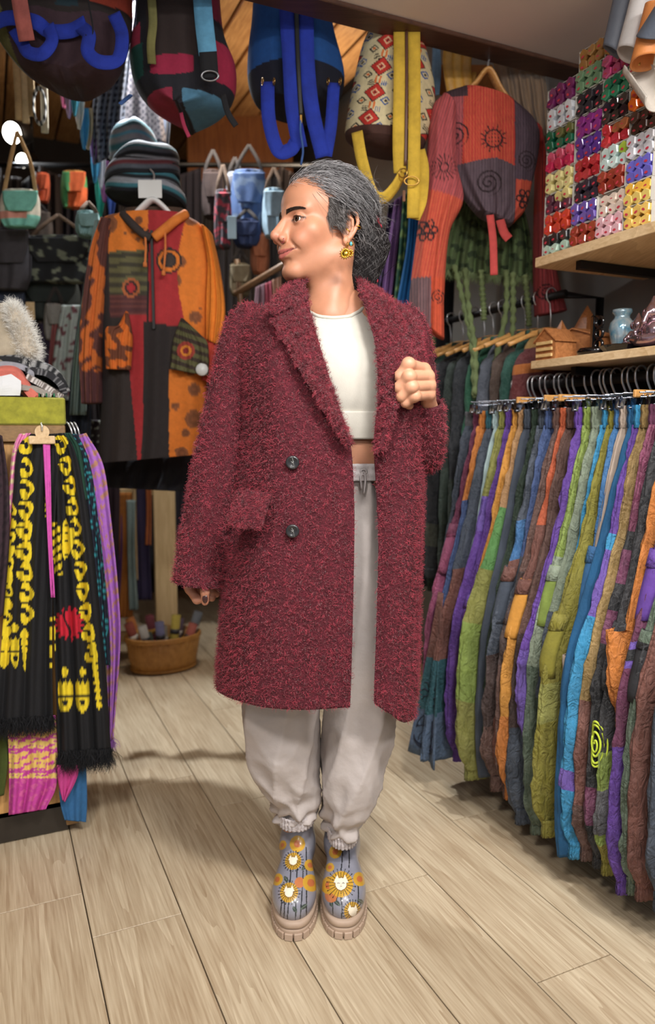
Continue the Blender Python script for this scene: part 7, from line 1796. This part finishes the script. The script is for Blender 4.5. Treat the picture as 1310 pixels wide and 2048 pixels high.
# ---- green frayed skirt behind the blouse
sk = root('frayed_skirt', 'olive green frayed skirt with long ragged tassels behind the red blouse', 'skirt', atY(978, 800, 2.52))
def pg(px, py):
    c = solid(px.shape, (74, 88, 54)); w = (np.sin(px * .35 + np.sin(py * .05) * 2) > .45); c[w] = linA((92, 112, 70)); c[vnoise(np.stack([px, py], -1) * .2, 2, 2) > .4] = linA((46, 60, 36)); return c
P, px, py = drape([(918, 390), (902, 440), (890, 500), (888, 540)], [(1040, 395), (1056, 450), (1066, 510), (1066, 556)], 2.50, 5, .016, 70, 90, 4, 'Y')
mk('skirt_cloth', shell(P, .004), MV, sk, col=two(pg(px, py)))
M_GFR = mat('green_fray', (118, 134, 90), rough=.9, var=.2)
fringe('fray', P[-1], 900, .03, M_GFR, sk, seed=5)
for k, pts in enumerate(([(908, 530), (926, 600), (944, 690), (950, 796)], [(930, 536), (938, 620), (950, 700), (952, 790)], [(962, 540), (966, 600), (968, 640)], [(1012, 540), (1012, 620), (992, 720), (986, 752)], [(1026, 545), (1026, 640), (1024, 760)], [(1050, 550), (1056, 610), (1058, 652)], [(866, 640), (864, 668), (866, 690)])):
    P = cr(np.array([atY(a, b, 2.48 - .01 * k) for a, b in pts]), 40)
    t = mk('tassel', tubem(P, .009 + .003 * np.sin(np.arange(40) * 1.7), 8), cloth('green_twist', (104, 118, 76)), sk)
    n = 700; i = RNG.integers(0, 39, n); p0 = P[i] + (P[i + 1] - P[i]) * RNG.random((n, 1)); dv = RNG.normal(size=(n, 3)); V, F_ = strands(p0, dv + np.array([0, 0, -.4]), RNG.uniform(.006, .014, n), .0014, curl=.2, seg=3)
    mk('fray', (V, F_), M_GFR, t, kind='stuff')
# ---- parcel, straps and bags tucked behind the ceiling edge
r = bag('wrapped_parcel', 'brown garment wrapped in clear plastic beside the blouse hanger', [(985, 118), (996, 160), (1010, 215), (1050, 270)], [(1086, 130), (1096, 200), (1098, 250), (1094, 284)], 2.50, .08, (126, 96, 66), None, cat='parcel', folds=4, amp=.012)
mk('plastic_film', (lambda q: (q[0] - np.array([0, .006, 0]), q[1]))(pad([(985, 116), (994, 160), (1008, 217), (1050, 273)], [(1088, 128), (1098, 200), (1100, 250), (1096, 288)], 2.492, .095, (0, 0, 0), 40, 40, 4, 6, .006)[0]), mat('clear_film', (240, 238, 232), rough=.08, alpha=.07, var=.02), r)
for k, (a, b, w, cl, lab) in enumerate((((900, 108), (906, 190), .030, (206, 152, 62), 'leftmost ochre leather loop behind the blouse hanger'), ((918, 112), (922, 196), .028, (214, 160, 66), 'middle ochre leather loop behind the blouse hanger'), ((936, 116), (938, 190), .028, (196, 140, 54), 'right ochre leather loop behind the blouse hanger'))):
    r = root('leather_loop', lab, 'strap', atY(b[0], b[1], 2.5), 'ochre loops behind the blouse hanger')
    mk('loop', tubem(cr(np.array([atY(a[0], a[1] - 30, 2.5), atY(a[0] - 4, a[1] + 20, 2.47), atY(b[0], b[1], 2.48), atY(b[0] + 6, b[1] - 40, 2.52)]), 20), .012, 10, flat=(1.4, .7)), cloth('ochre_leather_%d' % k, cl, rough=.5), r)
shawl('pale blue cloth strip between the cream backpack and the blouse', [(866, 80), (864, 140), (866, 192)], [(880, 80), (882, 140), (878, 190)], 2.56, (128, 160, 186), 1, .004, None, 30, 12, 60, 'cloth_strip', 'Y', group=None, cat='cloth')
shawl('orange brown bag flap behind the ochre loops', [(874, 130), (872, 160), (872, 188)], [(985, 130), (990, 160), (985, 210)], 2.62, (150, 88, 32), 2, .008, None, 30, 24, 61, 'bag_flap', 'Y', group=None, cat='bag')
# ---- rolled leather pieces hanging at the top right
def roll(label, a, b, rad, col, seed, v=1.36, open_=.9, felt=None):
    pa, pb_ = atV(a[0], a[1], v), atV(b[0], b[1], v); ax = pb_ - pa; L = np.linalg.norm(ax); ax /= L; e1 = np.cross(ax, UP); e1 /= np.linalg.norm(e1); e2 = np.cross(ax, e1)
    th = np.linspace(.3, .3 + 2 * np.pi * open_, 40); t = np.linspace(0, 1, 24)
    rr = rad * (1 + .10 * np.sin(2 * th + seed))[None] * (1 + .06 * t)[:, None]
    P = pa + ax * (t * L)[:, None, None] + rr[..., None] * (np.cos(th)[None, :, None] * e1 + np.sin(th)[None, :, None] * e2)
    P = P + ax * (.012 * np.sin(th + seed))[None, :, None] * t[:, None, None]
    r = root('leather_roll', label, 'leather', np.array([pb_[0], pb_[1], P[..., 2].min()]), 'leather pieces at the top right'); mk('hide', shell(P, .003), mat('hide_%d' % seed, col, rough=.55, var=.08, vscale=18, bump=.2, bscale=200), r); return r, P
roll('dark grey rolled leather sheath, leftmost at the top right', (1264, -60), (1228, 106), .024, (98, 104, 116), 1, 1.37)
roll('light grey rolled leather sheath next to the dark grey one', (1302, -60), (1258, 110), .026, (196, 192, 190), 2, 1.35)
rr_, P = roll('tan orange leather pouch with rivets at the top right', (1318, 10), (1290, 126), .030, (216, 136, 74), 3, 1.33)
for q in ((6, 30), (14, 32), (20, 33)): mk('rivet', lathe([(0, .002), (.0035, .0016), (.004, 0), (0, -.001)], P[q], axis=(-.3, -1, 0), seg=12), M_BRASS, rr_)
roll('blue grey leather sheath cut by the right picture edge', (1345, 0), (1300, 72), .024, (92, 100, 114), 4, 1.31)
roll('pale suede piece with a shaggy grey lining below the orange pouch', (1268, 128), (1318, 196), .024, (198, 190, 180), 5, 1.345, .6)
# ================================================================== BACKGROUND: blurred goods, lamps
def spot(label, px, py, y, rad):
    p = atY(px, py, y); r = root('spot_lamp', label, 'lamp', p, 'lit spot lamps at the back left')
    mk('housing', lathe([(0, .10), (rad * .8, .09), (rad, 0), (rad * .92, -.004)], p, axis=(.25, 1, .35), seg=24), M_BLACKMETAL, r)
    mk('bulb', lathe([(0, -.03), (rad * .6, -.022), (rad * .88, 0), (0, .01)], p, axis=(.25, 1, .35), seg=24), mat('lamp_glow', (255, 250, 240), emit=(255, 246, 232), estr=30), r)
    mk('stem', tubem([p + np.array([.02, .08, .03]), np.array([p[0] + .02, p[1] + .08, 2.86])], .008, 8), M_BLACKMETAL, r)
    d = bpy.data.lights.new('spot_glow', 'SPOT'); d.energy = 7; d.spot_size = math.radians(120); d.spot_blend = .6; d.shadow_soft_size = .05; d.color = (.94, .97, 1.0)
    o = bpy.data.objects.new('spot_glow', d); COL.objects.link(o); o.location = tuple(p + np.array([-.01, -.05, -.02])); o.rotation_euler = Vector((.55, -1.0, -.35)).to_track_quat('-Z', 'Y').to_euler()
spot('large bright spot lamp above the small flap bag', 25, 266, 3.3, .052)
spot('smaller spot lamp just below the bright one', 46, 321, 3.9, .04)
def garment(label, l, r_, y, col, seed, folds=3, amp=.02, name='hanging_garment', group='dim garments at the back', cat='garment', paint=None, R=40, Cn=30):
    return shawl(label, l, r_, y, paint or col, folds, amp, None, R, Cn, seed, name, 'Y', group=group, cat=cat)
def pf(base, ink, sc=.25, th=.2):
    def f(px, py):
        c = solid(px.shape, base); c[vnoise(np.stack([px, py], -1) * sc, 3, 2) > th] = linA(ink); return c
    return f
def sackbag(label, cx, cy, w, h, y, paint, seed, depth=.10, name='cloth_bag', group='bags at the back', strap_col=None, top=None):
    L = [(cx - w * .42, cy - h / 2), (cx - w / 2, cy - h * .2), (cx - w / 2, cy + h * .25), (cx - w * .38, cy + h / 2)]; Rr = [(cx + w * .42, cy - h / 2), (cx + w / 2, cy - h * .2), (cx + w / 2, cy + h * .25), (cx + w * .38, cy + h / 2)]
    r = bag(name, label, L, Rr, y, depth, paint, group, .4, 'bag', 40, 34, seed, 2, .006)
    if strap_col:
        t = top or (cx, cy - h)
        for s in (-1, 1): strap('strap', [(cx + s * w * .4, cy - h * .45, y - .02), (cx + s * w * .25, (cy - h * .45 + t[1]) / 2, y - .02), (t[0], t[1], y)], .014, cloth('bstrap_%d' % seed, strap_col), r)
    vf, cc = pad([(cx - w * .45, cy - h * .5), (cx - w * .42, cy - h * .2), (cx - w * .3, cy + h * .05)], [(cx + w * .45, cy - h * .5), (cx + w * .42, cy - h * .2), (cx + w * .3, cy + h * .05)], y - depth / 2 - .012, .012, paint if not callable(paint) else (lambda px, py: paint(px, py + 300)), 20, 20, seed + 1, 1, .003)
    mk('flap', vf, MV, r, col=cc); return r
# top left: patterned scarves and their hanging tips
def pd(px, py):
    c = solid(px.shape, (104, 108, 122)); m = (np.abs(np.sin(px * .28 + py * .05)) * np.abs(np.sin(py * .24)) > .55); c[m] = linA((28, 30, 40)); return c
garment('grey scarf with dark diamond dots hanging at the top left', [(206, -20), (200, 100), (186, 220), (188, 330)], [(262, -20), (262, 100), (250, 220), (248, 300)], 3.0, None, 1, 3, .02, 'patterned_scarf', 'patterned scarves overhead', 'scarf', pd, 100, 40)
garment('brownish grey net scarf beside the diamond dot scarf', [(250, -20), (246, 60), (240, 150), (236, 260)], [(300, -20), (304, 60), (318, 180), (332, 285)], 3.05, None, 2, 3, .02, 'patterned_scarf', 'patterned scarves overhead', 'scarf', lambda px, py: np.where((np.sin(px * .5) * np.sin(py * .5) > .2)[..., None], linA((60, 58, 66)), linA((120, 112, 116))), 100, 40)
garment('slate scarf with fine fringe below the black red backpack', [(262, 170), (266, 230), (270, 300)], [(338, 180), (340, 240), (336, 300)], 3.1, (104, 112, 130), 3, 4, .015, 'patterned_scarf', 'patterned scarves overhead', 'scarf', None, 40, 30)
tips = [((150, 196), (66, 150, 176), 'teal'), ((138, 200), (150, 130, 170), 'mauve'), ((158, 222), (206, 204, 196), 'cream'), ((168, 262), (60, 140, 190), 'azure'), ((176, 262), (196, 176, 140), 'sand'), ((188, 290), (150, 110, 186), 'violet'), ((190, 330), (64, 150, 190), 'bright blue'), ((202, 340), (196, 196, 204), 'pale grey'), ((208, 368), (150, 90, 150), 'plum'), ((200, 398), (40, 170, 150), 'jade'), ((222, 402), (60, 90, 170), 'cobalt'), ((128, 180), (176, 84, 120), 'rose')]
for k, ((x, y), cl, nm) in enumerate(tips):
    garment(nm + ' scarf tip hanging in the diagonal row at the left', [(x - 9, y - 46), (x - 9, y - 20), (x - 6, y + 12), (x - 2, y + 36)], [(x + 9, y - 46), (x + 10, y - 20), (x + 8, y + 10), (x + 2, y + 38)], 2.92 + .02 * k, cl, 5 + k, 1.5, .008, 'scarf_tip', 'scarf tips in a diagonal row', 'scarf', None, 24, 12)
for k, (x, y1, cl) in enumerate(((36, 240, (196, 164, 120)), (50, 246, (206, 180, 140)), (62, 232, (168, 140, 100)), (88, 266, (210, 200, 176)))):
    r = root('cord_bundle', ['leftmost', 'second', 'third', 'rightmost'][k] + ' tan hanging cord above the bright lamp', 'cord', atY(x, y1, 2.7), 'tan cords at the top left')
    mk('cord', tubem(cr(np.array([atY(x - 4, 120, 2.7), atY(x, 180, 2.69), atY(x + 2, y1, 2.7)]), 14), .010, 8, flat=(1.3, .6)), cloth('cord_%d' % k, cl), r)
r = root('bead_bracelet', 'black and white braided bracelet loop hanging at the top left', 'bracelet', atY(79, 250, 2.68))
q = torusm(atY(79, 212, 2.68), (0, 1, 0), .058, .008, 40, 8, (.36, 1)); mk('braid', q, MV, r, col=np.where((np.arange(len(q[0])) // 16 % 2 == 0)[:, None], linA((30, 30, 30)), linA((200, 200, 196))))
# small flap bag and pouches
def pfb(px, py):
    c = solid(px.shape, (206, 196, 180)); c[(px > 14) & (px < 60) & (py > 390) & (py < 430)] = linA((120, 176, 150)); c[(np.hypot(px - 38, py - 410) < 12)] = linA((214, 184, 120)); c[py > 432] = linA((120, 186, 170)); c[(py > 426) & (py < 440) & (px < 60)] = linA((206, 140, 124)); return c
r = sackbag('small cream and turquoise flap bag on a tan strap at the left edge', 40, 418, 80, 72, 2.85, pfb, 70, .06, 'flap_bag', None, (176, 140, 96), (34, 262))
sackbag('green and orange felt pouch hanging left of the patchwork coat', 148, 380, 52, 72, 3.3, lambda px, py: np.where(((px > 140) & (py > 376))[..., None], linA((206, 96, 50)), np.where((py < 350)[..., None], linA((150, 110, 50)), linA((70, 140, 84)))), 72, .05, 'felt_pouch', None)
sackbag('orange felt pouch with a blue patch beside the flap bag', 86, 376, 26, 56, 3.3, lambda px, py: np.where((np.hypot(px - 86, py - 376) < 8)[..., None], linA((70, 84, 130)), linA((196, 86, 50))), 74, .05, 'felt_pouch', None)
# bags on the far left wall
B = [('black shoulder bag with a flower embroidered flap left of the coat', 116, 520, 140, 90, 3.1, pf((26, 27, 30), (112, 116, 100), .16, .45)), ('dark green canvas bag under the flower bag', 100, 600, 120, 80, 3.2, (40, 46, 44)),
     ('charcoal bag at the left picture edge', 22, 520, 80, 120, 3.05, (58, 54, 58)), ('dim brown bag above the flower bag', 60, 455, 90, 60, 3.3, (66, 56, 50)), ('slate blue bag hanging low at the left edge', 18, 640, 70, 110, 3.15, (52, 58, 76)),
     ('grey felt bag left of the coat sleeve', 110, 645, 40, 70, 3.0, (128, 124, 120)), ('dusky purple bag behind the fur hat', 84, 690, 60, 80, 3.2, (50, 40, 62)),
     ('faded blue denim backpack behind the looking woman', 498, 400, 72, 110, 3.2, pf((72, 96, 140), (110, 130, 160), .12, .2)), ('pale blue backpack close to the face', 548, 428, 46, 92, 3.1, (150, 176, 192)), ('grey white knitted bag beside the denim backpack', 470, 385, 34, 70, 3.25, (160, 164, 176)),
     ('tan orange leather bag below the denim backpack', 520, 508, 38, 76, 3.2, (176, 108, 74)), ('navy bag under the denim backpack', 494, 468, 56, 50, 3.15, (44, 58, 96)), ('black bag with red flowers right of the patchwork coat', 446, 440, 34, 110, 3.1, pf((70, 62, 68), (168, 62, 76), .3, .2)),
     ('dark brown bag right of the patchwork coat', 426, 390, 44, 90, 3.3, (56, 40, 36)), ('teal grey hat like bag beside the coat collar', 176, 450, 46, 46, 2.75, (110, 140, 140)), ('khaki bag half hidden behind the red coat shoulder', 480, 560, 44, 60, 3.1, (120, 108, 84))]
for k, (lab, cx, cy, w, h, y, pt) in enumerate(B): sackbag(lab, cx, cy, w, h, y, pt, 80 + 2 * k, .09, 'cloth_bag', 'bags at the back', (40, 34, 32) if k % 2 else (90, 70, 54))
r = root('price_label', 'pale blue paper price label hanging between the back bags', 'label', atY(464, 475, 3.0)); mk('card', boxm(atY(464, 455, 3.0), (.034, .002, .085), np.eye(3), .0006), mat('pale_card', (176, 206, 220), rough=.6, var=.02), r, smooth=False)
r = root('price_label', 'wooden price label hanging behind the fur hat', 'label', atY(61, 640, 3.0)); mk('card', boxm(atY(61, 622, 3.0), (.034, .003, .07), np.eye(3), .0006), M_OAK, r, smooth=False)
# garments
Gm = [('grey green coat peeking out left of the patchwork coat', [(190, 440), (170, 560), (150, 700), (140, 830)], [(206, 440), (190, 560), (176, 700), (172, 830)], 2.58, (110, 128, 124)), ('dark blue coat under the grey green one', [(176, 520), (150, 680), (132, 860)], [(196, 520), (186, 680), (180, 900)], 2.64, (34, 42, 56)),
      ('white garment with red and grey flowers left of the coat', [(124, 610), (108, 700), (100, 800)], [(160, 610), (160, 700), (168, 800)], 2.9, pf((166, 176, 174), (112, 66, 74), .2, .35)), ('dusty pink garment edge behind the flower garment', [(108, 620), (100, 700), (96, 790)], [(122, 615), (114, 700), (106, 800)], 2.95, (150, 84, 84)),
      ('dark sequin skirt under the grey green coat', [(120, 840), (130, 900), (140, 1000)], [(200, 840), (204, 900), (206, 1000)], 2.8, pf((40, 34, 40), (150, 160, 150), .5, .55)), ('near black dress behind the counter pile', [(120, 690), (124, 800), (130, 980)], [(180, 690), (196, 800), (206, 980)], 2.95, (30, 24, 30)),
      ('lilac dress hanging behind the hair ribbon', [(790, 400), (778, 480), (764, 590)], [(806, 390), (796, 480), (782, 600)], 2.75, (128, 92, 150)), ('bottle green dress with a pale edge behind her head', [(806, 390), (800, 480), (786, 610)], [(818, 385), (814, 480), (806, 620)], 2.72, pf((36, 82, 62), (120, 150, 90), .3, .4)), ('bright azure dress hem behind the blouse sleeve', [(820, 400), (812, 500), (792, 620)], [(842, 395), (838, 500), (824, 640)], 2.70, (18, 92, 150)),
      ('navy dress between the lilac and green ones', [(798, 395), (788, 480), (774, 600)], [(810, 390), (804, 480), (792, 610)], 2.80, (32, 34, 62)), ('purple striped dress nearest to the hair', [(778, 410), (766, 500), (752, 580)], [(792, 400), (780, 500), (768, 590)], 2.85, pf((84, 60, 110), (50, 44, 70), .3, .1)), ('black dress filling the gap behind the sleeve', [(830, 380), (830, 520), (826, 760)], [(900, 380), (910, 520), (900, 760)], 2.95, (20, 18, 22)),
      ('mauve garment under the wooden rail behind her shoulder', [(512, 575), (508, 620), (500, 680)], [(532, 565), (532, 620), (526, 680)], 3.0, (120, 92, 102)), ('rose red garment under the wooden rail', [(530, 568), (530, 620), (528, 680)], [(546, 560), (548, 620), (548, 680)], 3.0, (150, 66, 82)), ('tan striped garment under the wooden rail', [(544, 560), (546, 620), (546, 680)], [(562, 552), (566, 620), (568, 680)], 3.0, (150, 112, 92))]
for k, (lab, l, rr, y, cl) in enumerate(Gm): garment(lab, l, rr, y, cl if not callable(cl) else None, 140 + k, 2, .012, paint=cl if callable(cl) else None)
ORD = ['first', 'second', 'third', 'fourth', 'fifth', 'sixth', 'seventh', 'eighth', 'ninth', 'tenth', 'eleventh', 'twelfth', 'thirteenth', 'fourteenth', 'fifteenth', 'sixteenth']
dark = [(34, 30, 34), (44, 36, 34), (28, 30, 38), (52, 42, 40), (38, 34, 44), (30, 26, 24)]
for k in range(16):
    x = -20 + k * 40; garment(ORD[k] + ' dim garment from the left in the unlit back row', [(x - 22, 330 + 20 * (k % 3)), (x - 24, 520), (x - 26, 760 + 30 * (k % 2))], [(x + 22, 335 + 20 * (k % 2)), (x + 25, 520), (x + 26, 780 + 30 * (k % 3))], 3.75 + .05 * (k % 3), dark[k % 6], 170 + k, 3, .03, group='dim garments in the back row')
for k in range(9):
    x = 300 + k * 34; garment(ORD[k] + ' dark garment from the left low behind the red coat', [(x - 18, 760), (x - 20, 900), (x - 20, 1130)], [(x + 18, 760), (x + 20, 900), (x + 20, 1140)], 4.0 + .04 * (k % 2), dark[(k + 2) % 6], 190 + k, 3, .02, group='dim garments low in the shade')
M_RAIL = wood('dim_rail', (84, 60, 40), (128, 96, 66), axis='X', rings=2)
rl = root('wooden_rail', 'slanting pale wooden rail behind her collar', 'rail', atY(480, 590, 3.05)); mk('rail', tubem(np.array([atY(470, 588, 3.05), atY(560, 534, 3.0), atY(660, 474, 2.95)]), .013, 10), M_RAIL, rl); mk('post', tubem(np.array([atY(474, 520, 3.07), atY(480, 590, 3.05), atY(486, 680, 3.06), np.array([*atY(486, 680, 3.06)[:2], 0.0])]), .012, 10), M_RAIL, rl)
pw = root('plank_partition', 'brown wooden plank partition high behind the blue backpack', 'partition', atY(480, 345, 4.4))
for k in range(7): 
    c = atY(390 + 30 * k, 285, 4.4); mk('plank', boxm(c, (.088, .02, .42), np.eye(3), .003), wood('partition_wood', (112, 64, 34), (170, 108, 58), axis='Z', rings=3), pw, smooth=False)

hr = root('hanging_bar', 'dark steel bar under the boarded ceiling for the hanging backpacks', 'rail', RT([.75, 2.42, 2.80]))
mk('bar', tubem(RT([[-.4, 2.42, 2.80], [1.7, 2.42, 2.80]]), .012, 12), M_BLACKMETAL, hr)
for v in (-.2, .7, 1.6): mk('bracket', tubem(RT([[v, 2.42, 2.80], [v, 2.42, 2.87]]), .009, 8), M_BLACKMETAL, hr)
wb = root('wall_bar', 'dark bar on the back wall carrying the dim garments', 'rail', RT([.3, 4.2, 1.9]))
mk('bar', tubem(np.array([atY(-60, 330, 3.80), atY(640, 330, 3.80)]), .012, 12), M_BLACKMETAL, wb)
# ================================================================== turn the whole place so that walls and rails run along the world axes
TURN = Matrix.Rotation(-YAW, 4, 'Z')
bpy.context.view_layer.update()
for o in [o for o in scene.objects if o.parent is None]:
    o.matrix_world = TURN @ o.matrix_world
bpy.context.view_layer.update()
